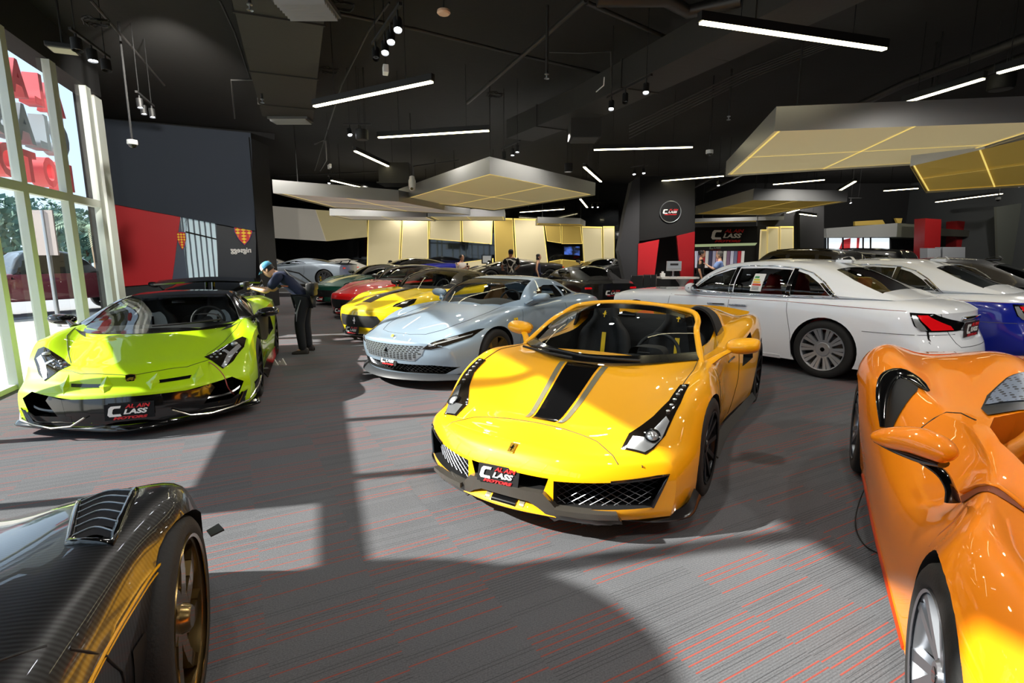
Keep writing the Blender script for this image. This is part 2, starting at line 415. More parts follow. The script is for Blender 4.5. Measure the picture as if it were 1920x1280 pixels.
    def wheels4(s, sf, sr, yf, yr, Rf, Rr, wf, wr, style, rim='rim_s', cal='red', steer=0, detail=True, rq=.735):
        for sx, y, R, w, st in ((sf, yf, Rf, wf, steer), (sr, yr, Rr, wr, 0)):
            for sg in (1, -1): s.wheel(sx, sg*y, R, w, style, rim, cal, st, detail, rq)
    def surf(s, name, rows, m, nu=6, nv=6, parent=None, thick=0, smooth=60, mirror=False):
        bb = B().surf([[s.V(p) for p in r] for r in rows], nu, nv); o = bb.obj(name, m, parent or s.root, smooth)
        if thick:
            bm = bmesh.new(); bm.from_mesh(o.data); bmesh.ops.solidify(bm, geom=bm.faces[:], thickness=thick); bmesh.ops.recalc_face_normals(bm, faces=bm.faces); bm.to_mesh(o.data); bm.free()
            o.data.polygons.foreach_set('use_smooth', [True]*len(o.data.polygons)); o.data.set_sharp_from_angle(angle=R_(40))
        if mirror: return o, s.surf(name, [[(p[0], -p[1], p[2]) for p in r] for r in rows], m, nu, nv, parent, thick, smooth)
        return o
    def tube(s, name, pts, r, m, n=8, parent=None, sq=1., mirror=False, closed=False, smoothpts=0):
        q = crline(pts, smoothpts, closed) if smoothpts else pts
        if isinstance(r, (list, tuple)) and smoothpts: r = [x[0] for x in crline([(x, 0) for x in r], smoothpts)]
        o = B().tube([s.V(p) for p in q], r, n, sq=sq, closed=closed).obj(name, m, parent or s.root, 50)
        if mirror: return o, s.tube(name, [(p[0], -p[1], p[2]) for p in pts], r if not smoothpts else r, m, n, parent, sq, False, closed, 0) if not smoothpts else s.tube(name, [(p[0], -p[1], p[2]) for p in q], r, m, n, parent, sq, False, closed, 0)
        return o
    def seat(s, sx, y, m, zs=.30, h=.78, stripe=None, wing=1.0, lean=.22, hm=None, logo=None):
        """bucket seat: sx = front of the cushion, zs = cushion height"""
        b = B(); W = .26
        def sec(c, w, t, dip, up):  # closed section across y: front face dished
            (x, z) = c; ux, uz = up
            pts = [(-w, .0), (-w*.7, -.02), (-w*.45, dip), (0, dip*1.2), (w*.45, dip), (w*.7, -.02), (w, 0), (w*.9, t), (0, t*1.1), (-w*.9, t)]
            return [s.V((x+ux*d, y+a, z+uz*d)) for a, d in pts]
        # backrest rows go up
        rows = []
        for f, w, t, dip in ((0, .24, .10, .05), (.18, .27, .13, .06), (.45, .28, .12, .055), (.68, .25, .10, .04), (.80, .17, .09, .02), (.88, .13, .09, .005), (1.0, .12, .08, .0), (1.03, .06, .05, .01)):
            rows.append(sec((sx+.48+lean*f*h, zs-.02+f*h), w*wing, t, dip, (.95, -.25)))
        b.surf(rows, 3, 3, True)
        n = 30
        o = b.obj('seat', m, s.root, 60, merge=True)
        c = B(); rows = []
        for f, w in ((0, .2), (.04, .25), (.5, .27), (1, .25)):
            rows.append(sec((sx+f*.5, zs+.05-.05*f), w, -.12, -.03 if f > .02 else -.0, (0, 1)))
        c.surf(rows, 3, 3, True).obj('seat_cushion', m, o, 60)
        if stripe:
            q = [(sx+.48+lean*f*h-.012+(.055*1.15), zs-.02+f*h) for f in (.12, .2, .3, .45, .6, .68)]
            B().surf([[s.V((p[0]-.035, y+a, p[1])) for a in (-.022, 0, .022)] for p in q], 2, 2).obj('seat_stripe', stripe, o, 60)
        return o
    def steering(s, sx, y, z, m, R=.18, tilt=.45):
        P = [(sx+R*math.cos(a)*math.sin(tilt), y+R*math.sin(a), z+R*math.cos(a)*math.cos(tilt)) for a in [2*PI*i/28 for i in range(28)]]
        o = s.tube('steering_wheel', P, .016, m, 8, closed=True)
        hb = B().tube([s.V((sx-.02, y, z)), s.V((sx+.02, y, z-.01))], [.06, .05], 14)
        for a in (PI/2, -PI/2, PI): hb.bar(s.V((sx, y, z)), s.V((sx+R*math.cos(a)*math.sin(tilt), y+R*math.sin(a), z+R*math.cos(a)*math.cos(tilt))), .03, .015)
        hb.obj('steering_hub', m, o, 50); return o
    def mirror_(s, base, tip, m, size=(.10, .13, .075), stalk=.022, sides=(1, -1), m2=None):
        """door mirror on a stalk; base and tip on the left side (y>0)"""
        for sg in sides:
            e = empty('wing_mirror'); e.parent = s.root
            b0 = s.V((base[0], sg*base[1], base[2])); t = s.V((tip[0], sg*tip[1], tip[2])); mid = b0.lerp(t, .5)+Vector((0, 0, .015))
            B().tube(crline([b0, mid, t], 4), [stalk*1.6, stalk*1.4, stalk*1.2, stalk, stalk, stalk, stalk, stalk, stalk], 8, sq=.6).obj('mirror_stalk', m2 or m, e, 60)
            dx, dy, dz = size; rows = []
            for f, k in ((-1, .12), (-.93, .5), (-.7, .8), (-.2, 1), (.4, .97), (.8, .8), (.97, .5), (1, .12)):
                c = t+Vector((-.015*f, sg*(dy*f), .01*f)); r = []
                for j in range(10):
                    a = 2*PI*j/10; ca, sa = math.cos(a), math.sin(a)
                    r.append(c+Vector((dx*k*(ca if ca > 0 else ca*.45), 0, dz*k*sa)))
                rows.append(r)
            B().surf(rows, 2, 2, True).obj('mirror_shell', m, e, 60)
            q = [t+Vector((-dx*.47, sg*dy*.85*math.cos(a), dz*.8*math.sin(a))) for a in [2*PI*i/16 for i in range(16)]]
            meshobj('mirror_glass', q, [tuple(range(16))], M['chrome'], e)
def text(name, body, size, m, parent, M4, align='CENTER', ext=.003, bold=0, sx=1, shear=0, extra=None):
    cu = bpy.data.curves.new(name, 'FONT'); cu.body = body; cu.size = size; cu.align_x = align; cu.align_y = 'CENTER'; cu.extrude = ext; cu.offset = bold; cu.shear = shear; cu.resolution_u = 3
    o = bpy.data.objects.new(name, cu); COL.objects.link(o); bpy.context.view_layer.update()
    me = bpy.data.meshes.new_from_object(o); bpy.data.objects.remove(o); bpy.data.curves.remove(cu)
    me.transform(M4 @ Matrix.Diagonal((sx, 1, 1, 1)))
    return link(name, me, m, parent)
def frame(o, x, y):
    """matrix with origin o, local x and y axes"""
    x = Vector(x).normalized(); y = Vector(y); y = (y-x*y.dot(x)).normalized(); z = x.cross(y)
    Q = Matrix((x, y, z)).transposed().to_4x4(); Q.translation = Vector(o); return Q
def shop_sign(parent, M4, w, board=True, bm=None, name='lettering'):
    """C-LASS lettering with red words above and below, in the plane of M4"""
    k = w
    if board: B().box((0, 0, 0), (k*1.1, k*.42, .012), M4=M4 @ Matrix.Translation((0, 0, -.008))).obj('backing', bm or M['plate'], parent)
    T = lambda x, y: M4 @ Matrix.Translation((x*k, y*k, .002))
    # big C made as a bracket shape
    c = B(); P = [(-.45, .10), (-.40, .15), (-.18, .15), (-.20, .09), (-.33, .09), (-.36, .06), (-.38, -.03), (-.36, -.06), (-.20, -.06), (-.18, -.12), (-.44, -.12), (-.48, -.07)]
    c.prism([(x*k, y*k) for x, y in P], 0, .004, M4=M4 @ Matrix.Translation((0, 0, .001))); c.obj(name, M['white'], parent)
    text(name, 'LASS', k*.17, M['white'], parent, T(.115, -.02), bold=k*.006, sx=1.45, shear=.25)
    text(name, 'AL AIN', k*.13, M['red'], parent, T(.18, .12), bold=k*.004, sx=1.3, shear=.25)
    text(name, 'MOTORS', k*.085, M['red'], parent, T(.0, -.17), bold=k*.005, sx=2.1, shear=.25)
def lattice(c, name, bvh_axis, poly, step, r, m, parent=None, off=-.03, bvh=None, diag=True, sx=1.0):
    """crossed wire mesh inside an outline, following the body a little behind its skin"""
    from mathutils.geometry import intersect_line_line_2d
    xs = [p[0] for p in poly]; ys = [p[1] for p in poly]; b = B(); n = len(poly)
    def clip(p, q):
        ts = []
        for i in range(n):
            a, d = poly[i], poly[(i+1) % n]; h = intersect_line_line_2d(Vector(p), Vector(q), Vector(a), Vector(d))
            if h: ts.append(((h-Vector(p)).length, h))
        ts.sort(key=lambda t: t[0]); return [(ts[i][1], ts[i+1][1]) for i in range(0, len(ts)-1, 2)]
    dirs = [(1, 1), (1, -1)] if diag else [(1, 0), (0, 1)]
    W = max(xs)-min(xs)+max(ys)-min(ys); cx, cy = (max(xs)+min(xs))/2, (max(ys)+min(ys))/2
    for dx, dy in dirs:
        l = math.hypot(dx*sx, dy); dx2, dy2 = dx*sx/l, dy/l; nx, ny = -dy2, dx2
        for k in range(-int(W/step)-1, int(W/step)+2):
            o = (cx+nx*k*step+1e-4, cy+ny*k*step+1e-4)
            for a, e in clip((o[0]-dx2*W, o[1]-dy2*W), (o[0]+dx2*W, o[1]+dy2*W)):
                L = (e-a).length
                if L < .01: continue
                q = max(1, int(L/.08)); pts = [c.hit(bvh_axis, a.lerp(e, j/q), bvh, off) for j in range(q+1)]
                b.tube(pts, r, 4)
    return b.obj(name, m, parent or c.root, 60)
def fr(c, pts, off):
    """front-view outline points (y,z) -> car points lying `off` ahead of the nose skin"""
    out = []
    for y, z in pts:
        h = c.hit('F', (y, z)); out.append((c.C-h.x-off, y, z))
    return out
def greenhouse(c, name, rails, s0, s1, m, front=None, rear=None, side=None, wind=None, back=None, t=.035, glass='glass', sg=None, n=44, zcut=None, floor=None, leanf=None, roofpoly=None):
    """hollow roof shell with real window openings and panes set into them. Rails: bottom centre, belt, roof edge ..., top centre"""
    me = c.loft(rails, s0, s1, front, rear, n=n, sub=5, leanf=leanf); c.gbvh = c.bvh_of(me); o = link(name, me, m, c.root)
    def shrink(keys, d): return [(k[0], max(0, k[1]-d)) for k in keys]
    r2 = []
    for i, r in enumerate(rails):
        yk = shrink(r[0], t) if i else r[0]; zk = [(k[0], k[1]-t) for k in r[1]]
        if floor is not None and i < 2: zk = [(k[0], k[1]-.3) for k in r[1]]
        r2.append((yk, zk)+tuple(r[2:]))
    inner = c.loft(r2, s0+t*1.2, s1-t*1.2, front, rear, n=n, sub=5)
    bi = B(); bi.v = [tuple(v.co) for v in inner.vertices]; bi.f = [tuple(p.vertices) for p in inner.polygons]; bi.mi = [0]*len(bi.f)
    cut = [(bi, m if not isinstance(m, list) else m[0])]
    blk = M['blkm']; zb = zcut if zcut is not None else .6
    for P in (side or []): cut.append((c.cutmesh('L', P, .15, 1.3), blk)); cut.append((c.cutmesh('L', P, -.15, -1.3), blk))
    if wind: cut.append((c.cutmesh('T', wind, zb, 2.2), blk))
    if back: cut.append((c.cutmesh('T', back, zb, 2.2), blk))
    if roofpoly: cut.append((c.cutmesh('T', roofpoly, zb, 2.2), blk))
    c.boolean(o, cut)
    G = lambda k: M[k]
    for P in (side or []): c.patch('side_window', 'L', P, G(sg or glass), -.006, .06, bvh=c.gbvh, mirror=True)
    if wind: c.patch('windscreen', 'T', wind, G(glass), -.006, .06, bvh=c.gbvh)
    if back: c.patch('rear_window', 'T', back, G(sg or glass), -.006, .06, bvh=c.gbvh)
    if roofpoly: c.patch('glass_roof', 'T', roofpoly, G('glass_o'), -.006, .06, bvh=c.gbvh)
    return o
def sym(P):
    """mirror a half outline (s,y) given with y>=0, front to rear, into a closed outline"""
    return P+[(p[0], -p[1]) for p in P[::-1]]

M['carb_w'] = carbonmat('carbon_wing_sheen', '#35332f', '#5b564f', 110, -1, rough=.35)  # lighter weave colours stand in for the wing's grey reflections
def ferrari_horse(Q, h, m, parent, name='horse_mark'):
    P = [(.0,-.5),(.08,-.5),(.06,-.2),(.16,-.05),(.3,-.12),(.34,-.02),(.2,.06),(.2,.14),(.36,.2),(.3,.26),(.16,.24),(.1,.42),(.2,.5),(.02,.5),(-.06,.36),(-.14,.1),(-.26,.0),(-.34,.12),(-.4,.06),(-.26,-.12),(-.1,-.1),(-.04,-.2),(-.12,-.42)]
    b = B(); b.prism([(x*h*.8, y*h) for x, y in P], 0, .002, M4=Q); return b.obj(name, m, parent)
def make_yellow_spider():
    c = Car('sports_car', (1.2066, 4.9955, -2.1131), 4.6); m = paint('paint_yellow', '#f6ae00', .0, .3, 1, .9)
    tag(c.root, 'yellow open-top sports car with a black bonnet stripe at centre front', 'car')
    s0, s1 = 0., 4.6
    rails = [
     (K(0,0,4.6,0), K(0,.13,1,.12,3.8,.14,4.6,.22)),
     (K(0,.88,.5,.93,1.1,.95,1.75,.86,2.4,.84,2.9,.88,3.7,.96,4.6,.86), K(0,.14,1,.13,3.8,.15,4.6,.24), 1),
     (K(0,.90,.5,.95,1.1,.975,1.75,.90,2.4,.87,2.9,.93,3.7,.985,4.6,.88), K(0,.24,1,.28,3.8,.30,4.6,.36)),
     (K(0,.90,.5,.955,1.1,.985,1.7,.92,2.3,.86,2.8,.95,3.5,.995,4.2,.96,4.6,.88), K(0,.38,.5,.44,1.1,.54,2.2,.52,3.7,.60,4.6,.6)),
     (K(0,.85,.5,.91,1.1,.955,1.7,.89,2.3,.85,2.8,.91,3.5,.96,4.2,.92,4.6,.85), K(0,.47,.4,.56,.7,.66,1.1,.73,1.7,.73,2.3,.76,2.9,.86,3.5,.90,4.2,.88,4.6,.82)),
     (K(0,.74,.5,.81,1.1,.86,1.7,.81,2.3,.80,2.9,.82,3.5,.86,4.2,.83,4.6,.78), K(0,.495,.3,.60,.6,.725,.9,.81,1.2,.85,1.7,.82,2.3,.84,2.9,.95,3.5,.99,4.1,.96,4.6,.90)),
     (K(0,.55,.5,.58,1.1,.66,1.7,.70,2.3,.70,2.9,.70,3.5,.70,4.6,.66), K(0,.505,.3,.565,.5,.61,.8,.71,1.1,.79,1.5,.835,1.9,.85,2.4,.86,2.9,.97,3.5,.97,4.1,.94,4.6,.90)),
     (K(0,.30,1,.36,2,.4,4.6,.4), K(0,.51,.32,.555,.42,.555,.5,.55,.65,.595,.85,.68,1.12,.80,1.5,.86,2,.87,2.5,.87,2.9,.99,3.6,.98,4.6,.93)),
     (K(0,0,4.6,0), K(0,.515,.32,.56,.42,.555,.5,.55,.65,.60,.85,.695,1.12,.815,1.5,.87,2,.88,2.5,.88,2.9,1.0,3.6,.98,4.6,.94)),
    ]
    me = c.loft(rails, s0, s1, front=(.50, 2.5, 1.5), rear=(.25, 2.6, 1.2), n=84, sub=6, leanf=(K(.1,.04,.2,.0,.36,0,.46,.04,.52,.12),.7), leanr=(K(.1,.2,.4,.03,.7,0,.95,.06),.6))
    c.bvh = c.bvh_of(me); body = link('body', me, m, c.root)
    GR = [(.30,.36),(.60,.375),(.865,.40),(.80,.215),(.30,.205)]   # lower intake (y,z)
    cut = [(c.arch(1.10, .375, .335, .60)[i], M['well']) for i in (0, 1)]+[(c.arch(3.75, .385, .345, .60)[i], M['well']) for i in (0, 1)]
    cut += [(c.cutmesh('F', [(sg*p[0], p[1]) for p in GR], -.2, .78), M['blkm']) for sg in (1, -1)]
    cut.append((c.cutmesh('F', [(-.27,.37),(.27,.37),(.24,.28),(-.24,.28)], -.2, .35), M['blkm']))
    cut.append((c.cutmesh('T', [(1.42,-.50),(1.70,-.66),(2.4,-.68),(2.85,-.66),(2.85,.66),(2.4,.68),(1.70,.66),(1.42,.50)], .24, 1.6), M['dash']))
    for sg in (1, -1): cut.append((c.cutmesh('L', [(2.72,.60),(2.78,.82),(3.1,.88),(3.12,.62)], sg*.72, sg*1.3), M['blkm']))
    c.boolean(body, cut)
    # stripes on the bonnet
    hb = lambda y0f, y1f, y0b, y1b: [(.455,y0f),(.455,y1f),(.75,.5*(y1f+y1b)),(1.13,y1b),(1.13,y0b),(.75,.5*(y0f+y0b))]
    c.patch('bonnet_stripe', 'T', hb(-.088,.088,-.135,.135), M['blk'], .003)['label'] = 'wide black centre stripe'
    grey = mat('stripe_grey', '#6e6a55', .35, coat=.8)
    c.patch('bonnet_stripe', 'T', hb(.105,.137,.155,.20), grey, .003, mirror=True)
    # nose panel gap, bonnet shut lines
    seam = mat('seam_dark', '#3a2a00', .6)
    c.line('shut_line', 'T', [(.20,-.62),(.30,-.45),(.36,-.2),(.37,0),(.36,.2),(.30,.45),(.20,.62)], .0028, seam, .001)
    c.line('shut_line', 'T', [(.92,.79),(1.2,.80),(1.50,.76),(1.60,.745)], .003, seam, .001, mirror=True)
    c.line('shut_line', 'L', [(1.62,.78),(1.52,.60),(1.50,.30),(1.55,.17)], .003, seam, .001, mirror=True)
    c.line('shut_line', 'L', [(2.65,.84),(2.62,.5),(2.55,.17)], .003, seam, .001, mirror=True)
    # head lamps
    for sg in (1, -1):
        HL = [(.30,.600),(.335,.735),(.50,.80),(.72,.83),(.93,.835),(.935,.775),(.74,.755),(.60,.70),(.44,.60)]
        h = c.patch('headlight', 'T', [(p[0], sg*p[1]) for p in HL], M['lens'], .004, .025)
        c.patch('reflector', 'T', [(p[0], sg*p[1]) for p in [(.318,.622),(.345,.725),(.47,.785),(.58,.80),(.60,.775),(.50,.73),(.43,.70),(.42,.63)]], M['silver'], .008, .025, h)
        p = c.hit('T', (.455, sg*.735)); n = Vector((.55, sg*.2, .7)).normalized()
        b = B(); Q = Matrix.Translation(p+n*.006) @ n.to_track_quat('Z', 'Y').to_matrix().to_4x4()
        b.lathe([(.045,0),(.048,.012),(.040,.016),(.036,.006)], 20, Q); b.obj('lamp_ring', M['blk'], h, 40)
        B().lathe([(.036,.004),(.028,.014),(.014,.02),(.001,.022)], 18, Q).obj('lens', M['led'], h, 60)
        for k in range(6):
            t = k/5; q = c.hit('T', (.64+.26*t, sg*(.778+.030*t)), off=.007)
            B().ell(q, (.017, .014, .007), 10, 6).obj('led', M['led'], h, 60)
    # bumper: lower mesh, carbon wing, lip, canards
    for sg in (1, -1):
        GP = [(sg*p[0], p[1]) for p in GR]
        lattice(c, 'grille', 'F', GP, .034, .0022, M['rim_s'], off=-.055, sx=1.5)
        c.line('grille_frame', 'F', [GP[1], GP[2], GP[3]], .011, M['blk'], .0)
        c.patch('carbon_wing', 'F', [(sg*y, z) for y, z in [(.16,.285),(.25,.29),(.32,.215),(.63,.205),(.665,.115),(.33,.108),(.25,.185),(.16,.225)]], M['carb_w'], .035, .03, thick=.05)
        c.patch('carbon_wing', 'F', [(sg*y, z) for y, z in [(.32,.217),(.63,.207),(.635,.185),(.32,.19)]], M['carb_w'], .055, .03, thick=.04)
        b = B(); b.prism([(0,0),(.16,.0),(.15,.09)], -.006, .006, 'Y', M4=Matrix.Translation(c.V((.34, sg*.655, .155))) @ Matrix.Rotation(PI+.35*sg, 4, 'Z')); b.obj('canard', M['carb'])['x'] = 0
        bpy.context.scene.collection.objects[-1].parent = c.root
        # dark lower corner skirt
        rows = [[(.28,.60,.135),(.36,.78,.14),(.50,.93,.16),(.66,.955,.22)],[(.25,.62,.105),(.33,.81,.105),(.47,.975,.12),(.66,1.0,.17)],[(.36,.60,.095),(.42,.78,.095),(.55,.90,.105),(.68,.93,.14)]]
        c.surf('front_splitter', [[(p[0], sg*p[1], p[2]) for p in r] for r in rows], M['carb'], 4, 4, thick=.01)
    b = [[(.10,-.27,.225),(.04,-.14,.232),(.03,0,.235),(.04,.14,.232),(.10,.27,.225)],[(.02,-.31,.17),(-.03,-.15,.185),(-.04,0,.187),(-.03,.15,.185),(.02,.31,.17)],[(.02,-.33,.145),(-.02,-.15,.15),(-.03,0,.15),(-.02,.15,.15),(.02,.33,.145)],[(.2,-.33,.12),(.2,-.15,.12),(.2,0,.12),(.2,.15,.12),(.2,.33,.12)]]
    lip = c.surf('front_lip', b, m, 6, 5, thick=.012)
    bl = c.bvh_of(lip.data)
    for a, d, mm in ((-.085,.085,M['blk']),(.10,.135,grey),(-.135,-.10,grey)):
        c.surf('lip_stripe', [[(p[0]-.004, y, p[2]+.004) for y, p in zip((a, (a+d)/2, d), ((r[1] if a < -.09 else r[2] if a < .09 else r[3]),)*3)] for r in b[:3]], mm, 3, 5, parent=lip)
    c.patch('chin_bar', 'F', [(-.17,.285),(.17,.285),(.17,.225),(-.17,.225)], M['carb_w'], .035, .03, thick=.05)
    # number plate with shop lettering, badge
    e = empty('number_plate', c.V((-.02, -.05, .335))); e.parent = c.root
    Q = frame((0,0,0), (-.10,1,0), (-.30,0,1)); shop_sign(e, Q, .25)
    q = c.hit('F', (0,.485)); n = Vector((.62,0,.78)); Q = frame(q+n*.004, (0,1,0), (-n.z,0,n.x))
    bd = B().box((0,0,0), (.045,.068,.006), M4=Q, bev=.002).obj('badge', M['gold'], c.root); ferrari_horse(Q @ Matrix.Translation((0,0,.003)), .045, M['blk'], bd)
    c.line('tow_eye_cap', 'F', [(.735,.455),(.737,.455)], .008, M['blkm'], .0)
    # windscreen with yellow frame
    top = [(2.24,-.555,1.13),(2.17,-.30,1.185),(2.15,0,1.20),(2.17,.30,1.185),(2.24,.555,1.13)]
    bot = [(1.59,-.765,.835),(1.24,-.42,.83),(1.10,0,.825),(1.24,.42,.83),(1.59,.765,.835)]
    mid = [((a[0]+d[0])/2-.03, (a[1]+d[1])/2*1.01, (a[2]+d[2])/2+.035) for a, d in zip(top, bot)]
    c.surf('windscreen', [bot, mid, top], M['glass'], 8, 6)
    fr = [(1.56,.775,.815),(1.60,.768,.84),mid[4],(2.10,.63,1.08),(2.22,.565,1.135),(2.20,.42,1.17),(2.165,.2,1.195),(2.155,0,1.205)]
    P = crline(fr, 5); P += [(p[0], -p[1], p[2]) for p in P[-2::-1]]
    c.tube('windscreen_frame', P, .025, m, 10, sq=.7)
    blkfr = M['blk']
    c.surf('screen_border', [[(p[0]-.002, p[1], p[2]+.012) for p in bot], [(p[0]+.10-.002, p[1]*.965, p[2]+.055) for p in bot]], blkfr, 8, 2)
    for sg in (1, -1): c.surf('screen_border', [[(p[0]+.0, sg*(p[1]-d), p[2]+.004-d*.0) for d in (.02,.075)] for p in (bot[4], mid[4], top[4])], blkfr, 2, 6)
    c.surf('screen_border', [[(p[0]-.004, p[1]*.95, p[2]+.0) for p in top], [(p[0]-.10, p[1]*.97, p[2]-.045) for p in top]], blkfr, 8, 2)
    for pts in ([(1.30,-.55,.875),(1.22,-.25,.875),(1.16,.0,.865),(1.17,.3,.87),(1.2,.42,.87)], [(1.28,-.62,.87),(1.17,-.35,.86),(1.13,-.1,.85)]):
        c.tube('wiper', pts, .010, M['blkm'], 6, smoothpts=4)
    # cabin
    dsh = c.surf('dashboard', [[(1.40,-.62,.80),(1.26,-.3,.82),(1.22,0,.82),(1.26,.3,.82),(1.40,.62,.80)],[(1.62,-.68,.80),(1.58,-.3,.82),(1.55,0,.81),(1.58,.3,.85),(1.62,.68,.80)],[(1.74,-.68,.70),(1.72,-.3,.70),(1.70,0,.70),(1.72,.3,.74),(1.74,.68,.70)],[(1.74,-.68,.30),(1.72,-.3,.3),(1.7,0,.3),(1.72,.3,.3),(1.74,.68,.3)]], M['dash'], 5, 5)
    c.surf('instrument_hood', [[(1.55,.20,.80),(1.53,.24,.90),(1.52,.36,.915),(1.53,.48,.90),(1.55,.52,.80)],[(1.72,.22,.78),(1.74,.25,.885),(1.75,.36,.90),(1.74,.47,.885),(1.72,.50,.78)]], M['dash'], 5, 4, parent=dsh)
    c.steering(1.86, .36, .80, M['leather_b'])
    for y in (.37, -.37):
        s_ = c.seat(1.90, y, M['leather_b'], .30, .84, M['yel'], 1.0, .2)
        q = c.V((2.515, y-.0, 1.04)); Q = frame(q, (0,1,0), (-.3,0,1)); ferrari_horse(Q, .07, M['yel'], s_)
    c.surf('bulkhead', [[(2.72,-.68,.35),(2.72,0,.35),(2.72,.68,.35)],[(2.78,-.66,.98),(2.78,0,.98),(2.78,.66,.98)],[(2.95,-.6,1.0),(2.95,0,1.01),(2.95,.6,1.0)]], M['leather_b'], 6, 4)
    c.surf('wind_deflector', [[(2.74,-.50,.96),(2.74,0,.98),(2.74,.50,.96)],[(2.80,-.44,1.13),(2.80,0,1.14),(2.80,.44,1.13)]], M['glass'], 6, 4)
    for sg in (1, -1):
        # buttress behind each seat, black cheek at the door top, door card
        rows = [[(2.62,.36,.98),(2.60,.45,1.10),(2.60,.55,1.12),(2.62,.66,1.05),(2.64,.72,.90)],[(2.85,.30,1.0),(2.85,.42,1.12),(2.85,.55,1.13),(2.85,.68,1.06),(2.85,.75,.92)],[(3.4,.28,.98),(3.4,.42,1.05),(3.4,.55,1.06),(3.4,.66,1.02),(3.4,.76,.95)],[(4.1,.3,.94),(4.1,.42,.95),(4.1,.52,.955),(4.1,.6,.95),(4.1,.7,.93)]]
        c.surf('buttress', [[(p[0], sg*p[1], p[2]) for p in r] for r in rows], m, 5, 5)
        rows = [[(2.52,.40,1.02),(2.50,.47,1.13),(2.50,.56,1.155),(2.52,.66,1.08),(2.54,.73,.90)],[(2.70,.37,1.0),(2.70,.45,1.135),(2.70,.56,1.15),(2.70,.68,1.08),(2.70,.755,.92)]]
        c.surf('buttress_trim', [[(p[0], sg*p[1], p[2]) for p in r] for r in rows], M['leather_b'], 5, 3, thick=.02)
        c.surf('door_card', [[(1.65,sg*.69,.30),(2.2,sg*.71,.30),(2.68,sg*.70,.30)],[(1.64,sg*.70,.6),(2.2,sg*.73,.6),(2.68,sg*.72,.6)],[(1.62,sg*.735,.83),(2.2,sg*.765,.85),(2.68,sg*.75,.90)]], M['leather_b'], 4, 4)
        c.surf('side_window', [[(1.75,sg*.755,.83),(2.2,sg*.78,.85),(2.65,sg*.77,.9)],[(1.90,sg*.735,.93),(2.2,sg*.765,.95),(2.63,sg*.75,.99)]], M['glass'], 5, 3)
        c.line('door_handle', 'Ll'[sg < 0], [(2.35,.70),(2.52,.72)], .010, M['blk'], .0)
        # side skirt, rear quarter vane
        c.surf('side_skirt', [[(1.5,sg*.90,.17),(2.2,sg*.87,.16),(2.9,sg*.92,.17),(3.3,sg*.98,.22)],[(1.5,sg*.96,.125),(2.2,sg*.94,.12),(2.9,sg*.98,.13),(3.3,sg*1.02,.16)]], M['blkm'], 5, 3, thick=.012)
    c.tube('interior_mirror', [(2.05,-.06,1.10),(2.05,.0,1.105),(2.05,.1,1.10)], [.02,.03,.02], M['blk'], 8)
    # tail wing, tail lamps
    c.surf('rear_spoiler', [[(4.2,-.74,.90),(4.2,-.4,.94),(4.2,0,.94),(4.2,.4,.94),(4.2,.74,.90)],[(4.50,-.76,.94),(4.58,-.4,.98),(4.58,0,.98),(4.58,.4,.98),(4.50,.76,.94)]], m, 5, 4, thick=.02)
    for sg in (1, -1):
        q = c.hit('R', (sg*.6, .72), off=.004); B().lathe([(.001,.02),(.07,.015),(.08,0)], 20, Matrix.Translation(q) @ Matrix.Rotation(-PI/2, 4, 'Y')).obj('tail_light', M['red_lens'], c.root, 60)
    c.mirror_((1.70,.80,.80), (1.93,1.02,.925), m, (.13,.125,.065), .03)
    c.wheels4(1.10, 3.75, .965, .985, .343, .352, .24, .30, 'ten', 'rim_d', 'yel_cal')
    return c
M['yel_cal'] = mat('caliper_yellow', '#d9a800', .4)
make_yellow_spider()
